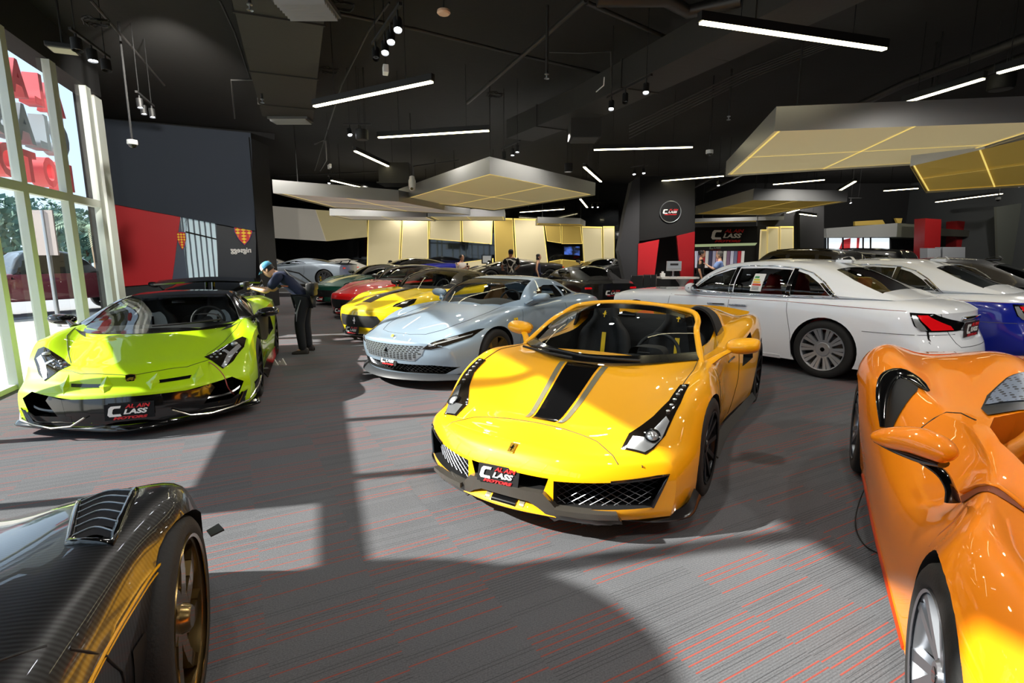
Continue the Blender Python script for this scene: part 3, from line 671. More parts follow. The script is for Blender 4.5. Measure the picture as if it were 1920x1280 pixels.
def make_lime():
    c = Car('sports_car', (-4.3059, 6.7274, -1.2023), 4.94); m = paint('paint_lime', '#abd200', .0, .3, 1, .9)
    tag(c.root, 'lime green sports car with black roof beside the glass front', 'car')
    rails = [
     (K(0,0,4.9,0), K(0,.12,4,.14,4.9,.25)),
     (K(0,.93,.5,.97,1.15,.97,1.9,.93,2.6,.93,3.8,1.0,4.9,.9), K(0,.13,4,.15,4.9,.26), 1),
     (K(0,.95,.5,.99,1.15,1.0,1.9,.97,2.6,.96,3.8,1.03,4.9,.92), K(0,.28,1.15,.32,2.6,.34,4.9,.4)),
     (K(0,.94,.5,.985,1.15,1.01,1.9,.95,2.6,.93,3.8,1.045,4.9,.93), K(0,.42,.5,.46,1.15,.56,2.6,.56,3.8,.62,4.9,.62)),
     (K(0,.89,.5,.94,1.15,.98,1.9,.93,2.6,.93,3.8,1.0,4.9,.9), K(0,.49,.35,.585,.65,.71,.95,.79,1.2,.80,1.9,.78,2.6,.82,3.8,.90,4.9,.86), 1),
     (K(0,.72,.5,.80,1.15,.86,1.6,.84,2.6,.80,3.8,.84,4.9,.8), K(0,.50,.35,.62,.7,.735,1.1,.835,1.5,.865,2.2,.85,3.0,.92,3.8,.97,4.9,.9)),
     (K(0,.52,.5,.60,1.0,.70,1.6,.72,2.6,.68,3.8,.66,4.9,.6), K(0,.50,.25,.585,.5,.635,.8,.70,1.1,.775,1.5,.845,2.2,.86,3.0,.93,3.8,.96,4.9,.91), 1),
     (K(0,.28,1,.36,2,.4,4.9,.4), K(0,.495,.2,.585,.5,.65,.8,.745,1.05,.815,1.4,.845,2.2,.86,3.0,.94,4.9,.92)),
     (K(0,0,4.9,0), K(0,.49,.2,.585,.5,.665,.8,.76,1.05,.825,1.4,.85,2.2,.86,3.0,.94,4.9,.92)),
    ]
    me = c.loft(rails, 0, 4.9, front=(.53, 2.0, 1.7), rear=(.3, 2.4, 1.2), n=80, sub=5, smooth=1, leanf=(K(.12,.02,.2,.0,.40,.02,.5,.15,.56,.2),.6))
    c.bvh = c.bvh_of(me); body = link('body', me, m, c.root)
    IN = [(.42,.375),(.62,.40),(.80,.425),(.895,.36),(.845,.24),(.78,.20),(.46,.215)]
    cut = [(x, M['well']) for x in c.arch(1.17, .385, .34, .6)+c.arch(3.87, .40, .355, .6)]
    cut += [(c.cutmesh('F', [(g*p[0], p[1]) for p in IN], -.2, .85), M['blk']) for g in (1, -1)]
    cut.append((c.cutmesh('T', sym([(1.20,.45),(1.55,.74),(2.4,.74),(3.0,.60)]), .22, 1.5), M['dash']))
    for g in (1, -1): cut.append((c.cutmesh('L', [(3.0,.45),(2.85,.80),(3.2,.84),(3.35,.5)], g*.8, g*1.3), M['blkm']))
    c.boolean(body, cut)
    # black lower nose
    c.patch('lower_grille', 'F', [(-.58,.375),(0,.385),(.58,.375)]+[(.5,.13),(-.5,.13)], M['blk'], .003)
    for g in (1, -1):
        G = lambda P: [(g*y, z) for y, z in P]
        c.patch('lower_grille', 'F', G([(.52,.375),(.63,.40),(.66,.36),(.55,.20),(.48,.13)]), M['blk'], .004)
        # winglets in the intake, bright edge line
        lime_l = mat('edge_silver', '#c8c0b4', .2, .9)
        c.tube('intake_blade', [(p[0]-.01, p[1], p[2]) for p in fr(c, G([(.47,.265),(.62,.25),(.76,.255),(.86,.30)]), -.08)], .016, M['blk'], 6, smoothpts=3)
        P = fr(c, G([(.33,.225),(.46,.14),(.62,.125),(.80,.13),(.93,.16)]), .035)+[(.62, g*1.005, .25),(.75, g*1.03,.33)]
        c.tube('edge_trim', P, .009, lime_l, 6)
        c.surf('corner_panel', [[(p[0], p[1], p[2]) for p in fr(c, G([(.80,.14),(.88,.15)]), .02)]+[(.70,g*1.0,.17)], [(p[0], p[1], p[2]) for p in fr(c, G([(.87,.26),(.92,.27)]), .012)]+[(.75,g*1.02,.33)]], M['blk'], 4, 4)
        c.patch('lower_grille', 'F', G([(.45,.228),(.78,.213),(.848,.25),(.875,.13),(.45,.13)]), M['blk'], .004)
    S = [(-1.0,.58),(-.98,.50),(-.70,.30),(-.45,.16),(0,-.03),(.45,.16),(.70,.30),(.98,.50),(1.0,.58)]
    c.surf('front_splitter', [[(s, y, .135) for y, s in S], [(s-.035, y*1.02, .10) for y, s in S], [(s+.02, y, .075) for y, s in S], [(s+.3, y*.9, .085) for y, s in S]], M['blk'], 4, 3, thick=.01)
    # slots and triangular fins on the nose
    for g in (1, -1):
        G = lambda P: [(g*y, z) for y, z in P]
        c.patch('nose_slot', 'F', G([(.20,.485),(.47,.492),(.46,.468),(.21,.462)]), M['blk'], .003, .02)
        for y0, y1, z0, z1, yt, zt, yw in ((.17,.20,.385,.545,.125,.475,.09), (.50,.525,.40,.56,.57,.48,-.06)):
            a, b, t, q = fr(c, G([(y0,z0),(y1,z1),(yt,zt),((y0+y1)/2+yw*.6,.47)]), .0)
            mid = fr(c, G([((y0+y1)/2,.475)]), .055)[0]
            B().add([c.V(p) for p in (a, b, t, q, mid)], [(0,4,2),(2,4,1),(1,4,3),(3,4,0)]).obj('nose_fin', m, c.root)
        HL = [(.455,.600),(.50,.545),(.66,.66),(.86,.865),(.84,.905),(.70,.89),(.52,.80),(.40,.715)]
        h = c.patch('headlight', 'T', [(s, g*y) for s, y in HL], M['lens'], .004, .025)
        c.patch('light_strip', 'T', [(s, g*y) for s, y in [(.42,.70),(.56,.75),(.72,.84),(.69,.865),(.55,.79),(.41,.725)]], M['led'], .008, .025, h)
        c.patch('light_strip', 'T', [(s, g*y) for s, y in [(.55,.755),(.60,.70),(.63,.71),(.585,.765)]], M['led'], .008, .025, h)
        B().ell(c.hit('T', (.72, g*.80), off=.006), (.035,.035,.02), 16, 8).obj('lens', M['led'], h, 60)
        for i in range(3):
            for j in range(2): B().ell(c.hit('T', (.50+.05*i, g*(.61+.025*i+.05*j)), off=.005), (.014,.014,.008), 8, 6).obj('led', M['silver'], h, 60)
    seam = mat('seam_lime', '#2c3600', .6)
    c.line('shut_line', 'T', [(.46,-.60),(.33,-.42),(.26,-.2),(.215,0),(.26,.2),(.33,.42),(.46,.60)], .003, seam, .001)
    c.line('shut_line', 'T', [(.55,.56),(.85,.68),(1.15,.78),(1.45,.80)], .003, seam, .001, mirror=True)
    c.patch('bonnet_vent', 'T', [(1.14,.62),(1.32,.74),(1.40,.80),(1.33,.68)], M['blkm'], .003, mirror=True)
    # shield badge
    q = c.hit('F', (0,.505)); Q = frame(q+Vector((.004,0,.004)), (0,1,0), (-.55,0,1)); sh = [(-.4,.45),(0,.52),(.4,.45),(.42,.1),(.25,-.3),(0,-.5),(-.25,-.3),(-.42,.1)]
    bd = B().prism([(x*.10, y*.10) for x, y in sh], 0, .006, M4=Q).obj('badge', M['gold'], c.root)
    bk = B().prism([(x*.085, y*.085) for x, y in sh], .006, .008, M4=Q).obj('badge_field', M['blk'], bd)
    B().prism([(x*.075, y*.075) for x, y in [(-.4,-.1),(-.3,.1),(-.05,.25),(.2,.2),(.35,.3),(.3,.1),(.4,-.05),(.25,-.1),(.2,-.35),(.1,-.1),(-.15,-.1),(-.2,-.35),(-.28,-.12)]], .008, .010, M4=Q).obj('bull_mark', M['gold'], bd)
    e = empty('number_plate', c.V((-.035, .02, .265))); e.parent = c.root; shop_sign(e, frame((0,0,0), (0,1,0), (-.15,0,1)), .34)
    # roof and screens
    gr = [
     (K(1.0,0,4.2,0), K(1.0,.80,4.2,.85)),
     (K(1.0,.84,1.6,.86,2.6,.80,3.4,.70,4.2,.62), K(1.0,.805,4.2,.86)),
     (K(1.0,.83,1.6,.83,2.0,.74,2.55,.64,3.2,.58,4.2,.5), K(1.0,.815,1.6,.865,2.0,.985,2.5,1.085,3.0,1.09,3.6,1.01,4.2,.90)),
     (K(1.0,.5,2.5,.42,4.2,.36), K(1.0,.82,1.45,.90,2.0,1.03,2.5,1.115,2.9,1.14,3.5,1.06,4.2,.91)),
     (K(1.0,0,4.2,0), K(1.0,.82,1.4,.91,2.0,1.05,2.5,1.13,2.9,1.155,3.5,1.07,4.2,.92)),
    ]
    greenhouse(c, 'roof', gr, 1.0, 4.2, M['blk'], front=(.50,2.2,1.3), side=[[(1.95,.90),(2.45,1.04),(2.9,1.05),(3.0,.93)]], wind=sym([(1.03,.0),(1.15,.42),(1.42,.70),(1.60,.775),(2.0,.68),(2.52,.53),(2.46,.25),(2.44,0)])[1:-1], floor=1, zcut=.82)
    c.tube('interior_mirror', [(2.28,-.06,1.03),(2.28,.0,1.035),(2.28,.08,1.03)], [.02,.03,.02], M['blk'], 8)
    c.tube('wiper', [(1.12,-.02,.88),(1.16,.30,.89),(1.32,.60,.90)], .011, M['blkm'], 6, smoothpts=4)
    d = c.surf('dashboard', [[(1.45,-.70,.80),(1.22,-.3,.81),(1.20,0,.81),(1.22,.3,.81),(1.45,.70,.80)],[(1.70,-.72,.83),(1.65,-.3,.84),(1.62,0,.83),(1.65,.3,.84),(1.70,.72,.83)],[(1.85,-.72,.74),(1.82,-.3,.74),(1.8,0,.74),(1.82,.3,.74),(1.85,.72,.74)],[(1.85,-.72,.3),(1.82,-.3,.3),(1.8,0,.3),(1.82,.3,.3),(1.85,.72,.3)]], M['dash'], 5, 5)
    c.surf('instrument_hood', [[(1.62,.14,.82),(1.58,.2,.92),(1.57,.36,.94),(1.58,.52,.92),(1.62,.58,.82)],[(1.84,.16,.80),(1.85,.21,.90),(1.86,.36,.925),(1.85,.51,.90),(1.84,.56,.80)]], M['leather_b'], 5, 4, parent=d)
    c.steering(1.98, .37, .82, M['leather_b'])
    for y in (.38, -.38):
        s_ = c.seat(2.05, y, M['leather_b'], .28, .80, None, 1.0, .25)
        B().surf([[c.V(p) for p in r] for r in [[(2.60,y-.14,.52),(2.62,y,.52),(2.60,y+.14,.52)],[(2.67,y-.16,.78),(2.69,y,.78),(2.67,y+.16,.78)],[(2.72,y-.12,.93),(2.73,y,.93),(2.72,y+.12,.93)]]], 4, 4).obj('seat_panel', M['leather_w'], s_, 60)
        B().box(tuple(c.V((2.655, y, .76))), (.02,.025,.14)).obj('seat_slot', M['blk'], s_)
    for g in (1, -1):
        c.surf('door_card', [[(1.7,g*.76,.3),(2.9,g*.76,.3)],[(1.7,g*.77,.84),(2.9,g*.76,.86)]], M['leather_b'], 3, 3)
        c.surf('side_skirt', [[(1.6,g*.97,.2),(2.6,g*.96,.19),(3.4,g*1.02,.22)],[(1.6,g*1.03,.12),(2.6,g*1.03,.11),(3.4,g*1.06,.14)]], M['blk'], 5, 3, thick=.012)
    c.mirror_((1.62,.86,.85), (1.90,1.06,.91), M['blk'], (.13,.13,.06), .03)
    c.surf('mirror_reflection', [[(1.66,.98,.60),(1.84,1.02,.56),(1.98,1.04,.60)],[(1.70,.97,.78),(1.86,1.02,.80),(2.02,1.05,.80)],[(1.74,.95,.92),(1.88,1.0,.93),(2.02,1.05,.93)]], M['blkm'], 4, 4, thick=.03)  # dark sheet stands in for the mirror's reflection in the door
    c.surf('rear_wing', [[(4.55,-.78,1.16),(4.5,0,1.20),(4.55,.78,1.16)],[(4.92,-.78,1.20),(4.92,0,1.25),(4.92,.78,1.20)]], M['blk'], 6, 4, thick=.025)
    c.tube('wing_strut', [(4.6,.05,.86),(4.7,.05,1.2)], .025, M['blk'], 6, mirror=True)
    c.wheels4(1.17, 3.87, .995, 1.03, .347, .362, .26, .33, 'ten', 'rim_d', 'yel')
    return c
make_lime()
def make_roma():
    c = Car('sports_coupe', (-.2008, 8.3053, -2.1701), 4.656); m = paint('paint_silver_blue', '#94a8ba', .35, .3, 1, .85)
    tag(c.root, 'silver blue coupe with tan seats behind the yellow open-top car', 'car')
    rails = [
     (K(0,0,4.65,0), K(0,.14,4,.14,4.65,.25)),
     (K(0,.80,.5,.90,1.05,.92,1.8,.88,2.8,.89,3.7,.92,4.65,.8), K(0,.15,4,.15,4.65,.26), 1),
     (K(0,.82,.5,.93,1.05,.96,1.8,.90,2.8,.92,3.7,.97,4.65,.82), K(0,.27,1,.30,2.5,.32,4.65,.4)),
     (K(0,.82,.5,.945,1.05,.985,1.8,.92,2.4,.90,3.0,.94,3.7,.985,4.65,.83), K(0,.40,.5,.46,1.05,.56,2.5,.54,3.7,.6,4.65,.58)),
     (K(0,.77,.5,.90,1.05,.955,1.8,.915,2.4,.895,3.0,.92,3.7,.955,4.65,.8), K(0,.52,.4,.60,.8,.69,1.1,.74,1.8,.76,2.8,.80,3.6,.86,4.3,.84,4.65,.76)),
     (K(0,.62,.5,.76,1.05,.85,1.8,.86,2.4,.85,3.2,.82,3.8,.82,4.65,.7), K(0,.57,.4,.68,.8,.79,1.15,.855,1.6,.885,2.4,.90,3.2,.95,3.8,.95,4.3,.91,4.65,.84)),
     (K(0,.44,.5,.50,1.05,.58,1.8,.66,2.6,.68,4.65,.5), K(0,.59,.3,.67,.8,.78,1.2,.845,1.6,.90,2.4,.93,3.2,.97,4.0,.96,4.65,.88)),
     (K(0,.22,1,.30,2,.36,4.65,.3), K(0,.60,.25,.675,.7,.785,1.1,.865,1.6,.925,2.4,.95,3.2,.98,4.0,.97,4.65,.89)),
     (K(0,0,4.65,0), K(0,.605,.25,.68,.7,.79,1.1,.87,1.6,.93,2.4,.95,3.2,.98,4.0,.97,4.65,.89)),
    ]
    me = c.loft(rails, 0, 4.65, front=(.50, 2.3, 1.5), rear=(.35, 2.4, 1.2), n=80, sub=5, leanf=(K(.12,.10,.25,.05,.45,0,.58,.0,.64,.07),.7))
    c.bvh = c.bvh_of(me); body = link('body', me, m, c.root)
    cut = [(x, M['well']) for x in c.arch(1.03, .385, .34, .6)+c.arch(3.70, .385, .345, .6)]
    cut.append((c.cutmesh('T', sym([(1.55,.40),(1.90,.66),(2.6,.70),(3.2,.60)]), .24, 1.6), M['dash']))
    LG = [(-.60,.315),(.60,.315),(.84,.285),(.70,.20),(-.70,.20),(-.84,.285)]
    cut.append((c.cutmesh('F', LG, -.3, .72), M['blkm']))
    c.boolean(body, cut)
    lattice(c, 'lower_mesh', 'F', LG, .035, .0025, M['rim_s'], off=-.04, sx=1.4)
    # perforated body-colour grille: short bright bars with dark slots between
    GR = [(-.54,.555),(.54,.555),(.50,.44),(.40,.365),(-.40,.365),(-.50,.44)]
    g = c.patch('grille', 'F', GR, mat('grille_silver', '#a9b2ba', .3, .7), .004)
    b = B(); k = 0; z = .385
    while z < .55:
        w = .40+(z-.365)/.09*.11 if z < .44 else .50+(z-.44)/.115*.04
        y = -w+.03+(.028 if k % 2 else 0)
        while y < w-.05:
            q = [c.hit('F', p, off=.007) for p in ((y,z),(y+.036,z),(y+.036,z+.012),(y,z+.012))]; b.add(q, [(0,1,2,3)]); y += .056
        z += .022; k += 1
    b.obj('grille_slots', M['blkm'], g)
    for sg in (1, -1):
        HL = [(.50,.515),(.60,.60),(.72,.65),(.86,.71),(.90,.715),(.86,.625),(.72,.55),(.60,.515)]
        h = c.patch('headlight', 'F', [(sg*y, z) for y, z in HL], M['lens'], .005, .02)
        c.patch('light_strip', 'F', [(sg*y, z) for y, z in [(.57,.562),(.70,.605),(.85,.665),(.85,.650),(.70,.587),(.58,.549)]], M['led'], .009, .02, h)
        c.patch('reflector', 'F', [(sg*y, z) for y, z in [(.66,.613),(.74,.645),(.76,.634),(.70,.608)]], M['silver'], .009, .02, h)
    S = [(-.90,.44),(-.80,.33),(-.5,.10),(0,-.03),(.5,.10),(.80,.33),(.90,.44)]
    c.surf('front_splitter', [[(s+.05, y*.98, .20) for y, s in S], [(s, y, .165) for y, s in S], [(s-.01, y, .125) for y, s in S], [(s+.25, y*.9, .12) for y, s in S]], mat('splitter_grey', '#2c2f33', .4), 4, 3, thick=.01)
    c.patch('lip_blade', 'F', [(-.52,.155),(.52,.155),(.50,.128),(-.50,.128)], m, .05, .04, thick=.03)
    e = empty('number_plate', c.V((.02, 0, .335))); e.parent = c.root; shop_sign(e, frame((0,0,0), (0,1,0), (-.2,0,1)), .26)
    q = c.hit('F', (0,.625)); B().box((0,0,0), (.04,.06,.005), M4=frame(q+Vector((.003,0,.003)), (0,1,0), (-.6,0,.8)), bev=.002).obj('badge', M['gold'], c.root)
    ferrari_horse(frame(c.hit('F', (0,.47), off=.012), (0,1,0), (0,0,1)), .09, M['chrome'], g)
    q = c.hit('L', (1.48,.72), off=.003); sh = [(-.4,.5),(.4,.5),(.42,.1),(.25,-.3),(0,-.55),(-.25,-.3),(-.42,.1)]
    bd = B().prism([(x*.11, y*.13) for x, y in sh], 0, .005, M4=frame(q, (-1,0,0), (0,-.2,1))).obj('wing_shield', M['yel'], c.root); ferrari_horse(frame(q, (-1,0,0), (0,-.2,1)) @ Matrix.Translation((0,0,.005)), .09, M['blk'], bd)
    seam = mat('seam_roma', '#3a444c', .6)
    c.line('shut_line', 'T', [(1.70,.60),(1.3,.62),(.9,.60),(.5,.50),(.30,.38),(.22,.2),(.20,0),(.22,-.2),(.30,-.38),(.5,-.50),(.9,-.60),(1.3,-.62),(1.7,-.60)], .003, seam, .001)
    c.line('shut_line', 'L', [(1.72,.87),(1.63,.62),(1.60,.3),(1.65,.18)], .003, seam, .001, mirror=True)
    c.line('shut_line', 'L', [(2.95,.88),(2.95,.6),(2.80,.3),(2.75,.18)], .003, seam, .001, mirror=True)
    c.line('door_handle', 'L', [(2.68,.74),(2.85,.75)], .010, m, .0, mirror=True)
    gr = [
     (K(1.45,0,4.2,0), K(1.45,.87,4.2,.90)),
     (K(1.45,.74,1.9,.80,2.6,.80,3.4,.74,4.2,.50), K(1.45,.875,2.6,.91,4.2,.92)),
     (K(1.45,.73,1.9,.76,2.2,.68,2.6,.62,3.3,.58,4.2,.42), K(1.45,.90,1.9,1.06,2.2,1.16,2.6,1.21,3.2,1.17,3.8,1.03,4.2,.95)),
     (K(1.45,.44,2.4,.44,4.2,.3), K(1.45,.91,1.8,1.08,2.2,1.22,2.6,1.285,3.1,1.25,3.7,1.10,4.2,.96)),
     (K(1.45,0,4.2,0), K(1.45,.91,1.8,1.09,2.2,1.24,2.6,1.30,3.1,1.265,3.7,1.11,4.2,.965)),
    ]
    greenhouse(c, 'roof', gr, 1.45, 4.2, m, front=(.42,2.2,1.2), side=[[(2.10,.96),(2.36,1.12),(2.65,1.165),(2.98,1.15),(3.02,.97)],[(3.09,.97),(3.06,1.14),(3.3,1.10),(3.50,.99)]], wind=sym([(1.49,.0),(1.53,.30),(1.66,.55),(1.90,.725),(2.42,.585),(2.33,.3),(2.30,0)])[1:-1], back=sym([(3.2,.40),(3.9,.32)]), floor=1, zcut=.90)
    c.tube('interior_mirror', [(2.2,-.07,1.16),(2.2,.0,1.165),(2.2,.07,1.16)], [.02,.03,.02], M['blk'], 8)
    d = c.surf('dashboard', [[(1.75,-.66,.90),(1.6,-.3,.90),(1.58,0,.90),(1.6,.3,.90),(1.75,.66,.90)],[(2.0,-.68,.93),(1.98,-.3,.95),(1.95,0,.93),(1.98,.3,.97),(2.0,.68,.93)],[(2.05,-.68,.4),(2.05,-.3,.4),(2.05,0,.4),(2.05,.3,.4),(2.05,.68,.4)]], M['dash'], 5, 5)
    c.steering(2.16, .36, .93, M['leather_b'])
    for y in (.36, -.36): c.seat(2.20, y, M['leather_t'], .36, .80, None, 1.0, .2)
    for g_ in (1, -1): c.surf('door_card', [[(1.9,g_*.72,.3),(2.95,g_*.72,.3)],[(1.9,g_*.76,.88),(2.95,g_*.75,.9)]], M['leather_b'], 3, 3)
    c.mirror_((1.92,.80,.93), (2.08,.98,1.02), m, (.12,.12,.065), .025)
    c.wheels4(1.03, 3.70, .965, .97, .342, .347, .25, .29, 'five', 'rim_y', 'yel')
    for g_ in (1, -1):
        for y in (.55, .75):
            q = c.hit('R', (g_*y*.9, .74), off=.004); B().box(tuple(q), (.02,.12,.03)).obj('tail_light', M['red_lens'], c.root)
    return c
make_roma()
def make_saloon(name, pose, label, top, low=None, chrome='chrome', interior='leather_r', hero=True, sticker=False, group=None, glass='glass_d', two=None):
    c = Car(name, pose, 5.546); tag(c.root, label, 'car', group)
    rails = [
     (K(0,0,5.5,0), K(0,.20,5.5,.24)),
     (K(0,.86,.6,.93,1,.95,4.5,.95,5.5,.86), K(0,.21,1,.17,4.6,.19,5.5,.27), 1),
     (K(0,.90,.6,.97,1,.985,4.5,.985,5.5,.90), K(0,.34,5.5,.38)),
     (K(0,.91,.6,.985,1,1.0,4.3,1.0,5.0,.98,5.5,.90), K(0,.56,1,.62,4.2,.66,5.5,.60)),
     (K(0,.88,.6,.96,1,.985,2.7,1.0,4.2,.985,5.0,.955,5.5,.87), K(0,.78,.4,.82,1,.85,2.7,.90,4.2,.93,5.0,.90,5.5,.78)),
     (K(0,.78,.6,.87,1,.91,2.7,.965,4.2,.93,5.0,.86,5.5,.76), K(0,.86,.3,.91,1,.95,2.7,.985,4.2,1.03,4.8,1.02,5.3,.97,5.5,.92)),
     (K(0,.55,1,.66,2,.78,4.0,.74,5.5,.55), K(0,.88,.3,.95,1,1.0,1.7,1.02,2.7,1.03,4.2,1.08,4.8,1.075,5.3,1.01,5.5,.95)),
     (K(0,.27,5.5,.27), K(0,.89,.3,.965,1,1.01,1.7,1.04,4.2,1.09,4.8,1.09,5.3,1.02,5.5,.95)),
     (K(0,0,5.5,0), K(0,.895,.3,.97,1,1.02,1.7,1.05,4.2,1.10,4.8,1.095,5.3,1.02,5.5,.95)),
    ]
    me = c.loft(rails, 0, 5.5, front=(.28, 3.2, 1.0), rear=(.36, 2.6, 1.0), n=80, sub=5, leanf=(K(.2,.08,.4,.0,.9,.0),.6), leanr=(K(.2,.10,.34,-.02,.50,.0,.75,.10,.98,.12),.7))
    c.bvh = c.bvh_of(me); body = link('body', me, two or low or top, c.root)
    cut = [(x, M['well']) for x in c.arch(.88, .425, .39, .62)+c.arch(4.165, .425, .39, .62)]
    cut.append((c.cutmesh('T', sym([(1.95,.60),(2.3,.80),(3.9,.80),(4.3,.66)]), .32, 1.6), M['dash']))
    PL = [(-.30,.90),(.30,.90),(.33,.62),(-.33,.62)]
    cut.append((c.cutmesh('R', PL, 5.41, 6.2) if False else c.cutmesh('F', PL, 5.405, 6.2), low or top))
    c.boolean(body, cut)
    gr = [
     (K(1.68,0,4.95,0), K(1.68,.99,4.95,1.05)),
     (K(1.68,.82,2.2,.93,3.6,.925,4.3,.86,4.95,.68), K(1.68,1.0,3,1.02,4.2,1.07,4.95,1.07)),
     (K(1.68,.80,2.2,.87,2.7,.77,3.6,.74,4.2,.68,4.95,.58), K(1.68,1.04,2.2,1.30,2.6,1.44,3.2,1.475,3.7,1.44,4.2,1.29,4.95,1.08)),
     (K(1.68,.5,2.7,.52,4.95,.42), K(1.68,1.05,2.2,1.34,2.6,1.495,3.2,1.545,3.7,1.525,4.1,1.405,4.6,1.19,4.95,1.085)),
     (K(1.68,0,4.95,0), K(1.68,1.055,2.2,1.36,2.6,1.515,3.1,1.57,3.7,1.55,4.1,1.43,4.6,1.20,4.95,1.09)),
    ]
    F = [(2.10,1.08),(2.40,1.30),(2.66,1.40),(2.72,1.41),(2.72,1.06)]; Rr = [(2.80,1.06),(2.80,1.42),(3.2,1.435),(3.58,1.42),(3.60,1.075)]; Q = [(3.66,1.08),(3.64,1.41),(3.80,1.36),(3.98,1.25),(4.17,1.095)]
    ro = greenhouse(c, 'roof', gr, 1.68, 4.95, top, front=(.30,2.4,.9), rear=(.25,2.4,.8), side=[F, Rr, Q], wind=sym([(1.74,.0),(1.80,.4),(2.0,.72),(2.52,.60),(2.46,0)])[1:-1], back=sym([(4.03,.50),(4.30,.585),(4.66,.62)]), floor=1, glass='glass_d', sg=glass, zcut=1.04)
    OUT = [(2.04,1.055),(2.36,1.30),(2.62,1.425),(2.9,1.46),(3.3,1.465),(3.65,1.44),(3.85,1.38),(4.04,1.26),(4.26,1.075),(3.6,1.055),(2.8,1.04)]
    c.line('window_trim', 'L', OUT, .011, M[chrome], .002, bvh=c.gbvh, mirror=True, closed=True)
    for x in (2.76, 3.63): c.patch('door_pillar', 'L', [(x-.035,1.06),(x-.035,1.44),(x+.025,1.44),(x+.025,1.06)], M['blk'], .003, bvh=c.gbvh, mirror=True)
    c.patch('window_corner', 'L', [(4.02,1.255),(4.245,1.085),(4.19,1.085),(3.99,1.25)], M['blk'], .003, bvh=c.gbvh, mirror=True)
    seam = mat('seam_grey', '#55585c', .6)
    for P in ([(1.62,.97),(1.60,.7),(1.56,.3),(1.52,.2)], [(2.76,1.03),(2.74,.7),(2.72,.2)], [(3.64,1.05),(3.66,.85),(3.73,.55),(3.76,.22)]): c.line('shut_line', 'L', P, .004, seam, .0, mirror=True)
    c.line('shut_line', 'R', [(.62,.945),(.46,.60),(.40,.55),(0,.545),(-.40,.55),(-.46,.60),(-.62,.945)], .004, seam, .0)
    c.line('shut_line', 'L', [(4.62,.69),(5.05,.70),(5.46,.70)], .004, seam, .0, mirror=True)
    c.line('coach_line', 'L', [(1.7,.955),(3.6,.99),(5.02,.97)], .004, mat('coach_red', '#8a3a2c', .5), .0, mirror=True)
    c.line('door_handle', 'L', [(2.40,.865),(2.70,.875)], .014, M['chrome'], .018, mirror=True)
    c.line('door_handle', 'L', [(2.78,.875),(3.06,.885)], .014, M['chrome'], .018, mirror=True)
    for g in (1, -1):
        ax = 'L' if g > 0 else 'l'
        h = c.patch('tail_light', ax, [(5.05,.955),(5.24,.945),(5.36,.86),(5.475,.735),(5.22,.735),(5.12,.80)], M['blk'], .005, .025)
        c.patch('red_lens', ax, [(5.12,.925),(5.20,.925),(5.34,.80),(5.36,.75),(5.24,.752),(5.21,.80)], M['red_lens'], .010, .025, h)
        c.patch('clear_lens', ax, [(5.075,.925),(5.11,.925),(5.19,.80),(5.215,.75),(5.17,.75),(5.125,.81)], M['led'], .010, .025, h)
        c.patch('headlight', 'F', [(g*y, z) for y, z in [(.56,.80),(.84,.82),(.84,.72),(.58,.71)]], M['lens'], .004)
        c.surf('side_sill', [[(1.45,g*.955,.22),(2.6,g*.975,.20),(3.6,g*.965,.22)],[(1.45,g*.93,.165),(2.6,g*.95,.15),(3.6,g*.945,.17)]], low or top, 4, 3, thick=.01)
    c.patch('radiator_grille', 'F', [(-.42,.84),(.42,.84),(.42,.40),(-.42,.40)], M['chrome'], .012)
    xr = c.V((5.36, 0, 0)).x
    b = B().box((c.V((5.40,0,.875))), (.05,.52,.045), bev=.01); b.obj('boot_bar', M['chrome'], c.root, 40)
    e = empty('number_plate', c.V((5.425, 0, .74))); e.parent = c.root; shop_sign(e, frame((0,0,0), (0,-1,0), (0,0,1)), .42, bm=mat('plate_brown', '#2a1210', .4))
    c.surf('rear_diffuser', [[(5.40,-.6,.30),(5.46,0,.30),(5.40,.6,.30)],[(5.30,-.6,.2),(5.36,0,.2),(5.30,.6,.2)]], M['blk'], 5, 3, thick=.01)
    b = B(); q = c.V((3.90, 0, 1.52)); b.surf([[q+Vector((x, y*w, h)) for x, w, h in ((.16,.3,-.0),(.08,1,.045),(-.06,1,.085),(-.13,.9,.03))] for y in (-.045,-.04,0,.04,.045)], 4, 3)
    b.box(tuple(q+Vector((.0,0,.015))), (.22,.09,.05), bev=.015); b.obj('roof_antenna', top, c.root, 50)
    im = M[interior]
    for y in (.42, -.42):
        c.seat(2.45, y, im, .48, .85, None, 1.0, .2); c.seat(3.35, y, im, .50, .80, None, 1.15, .2)
    c.surf('dashboard', [[(2.0,-.75,1.0),(1.95,0,1.02),(2.0,.75,1.0)],[(2.3,-.78,1.02),(2.25,0,1.04),(2.3,.78,1.02)],[(2.35,-.78,.5),(2.3,0,.5),(2.35,.78,.5)]], M['dash'], 5, 4)
    c.steering(2.46, .42, 1.0, M['leather_b'])
    if sticker:
        W4 = lambda a0, a1, z0, z1, mm, off, par=None: c.patch('window_label' if par is None else 'label_print', 'L', [(a0, z0), (a1, z0), (a1-.0, z1), (a0, z1)], mm, off, .05, par, c.gbvh)
        s_ = W4(3.07, 3.24, 1.10, 1.35, M['white'], .005)
        for k, (cc, w) in enumerate((('#2f8f4c',.07),('#c9d23a',.09),('#f0b52c',.11),('#d8452a',.13))): W4(3.09, 3.09+w, 1.285-.035*k, 1.31-.035*k, mat('band%d' % k, cc, .5), .009, s_)
        for k in range(3): W4(3.09, 3.20, 1.155-.018*k, 1.162-.018*k, M['dash'], .009, s_)
    c.mirror_((2.02,.93,1.03), (2.10,1.04,1.09), low or top, (.11,.10,.085), .03)
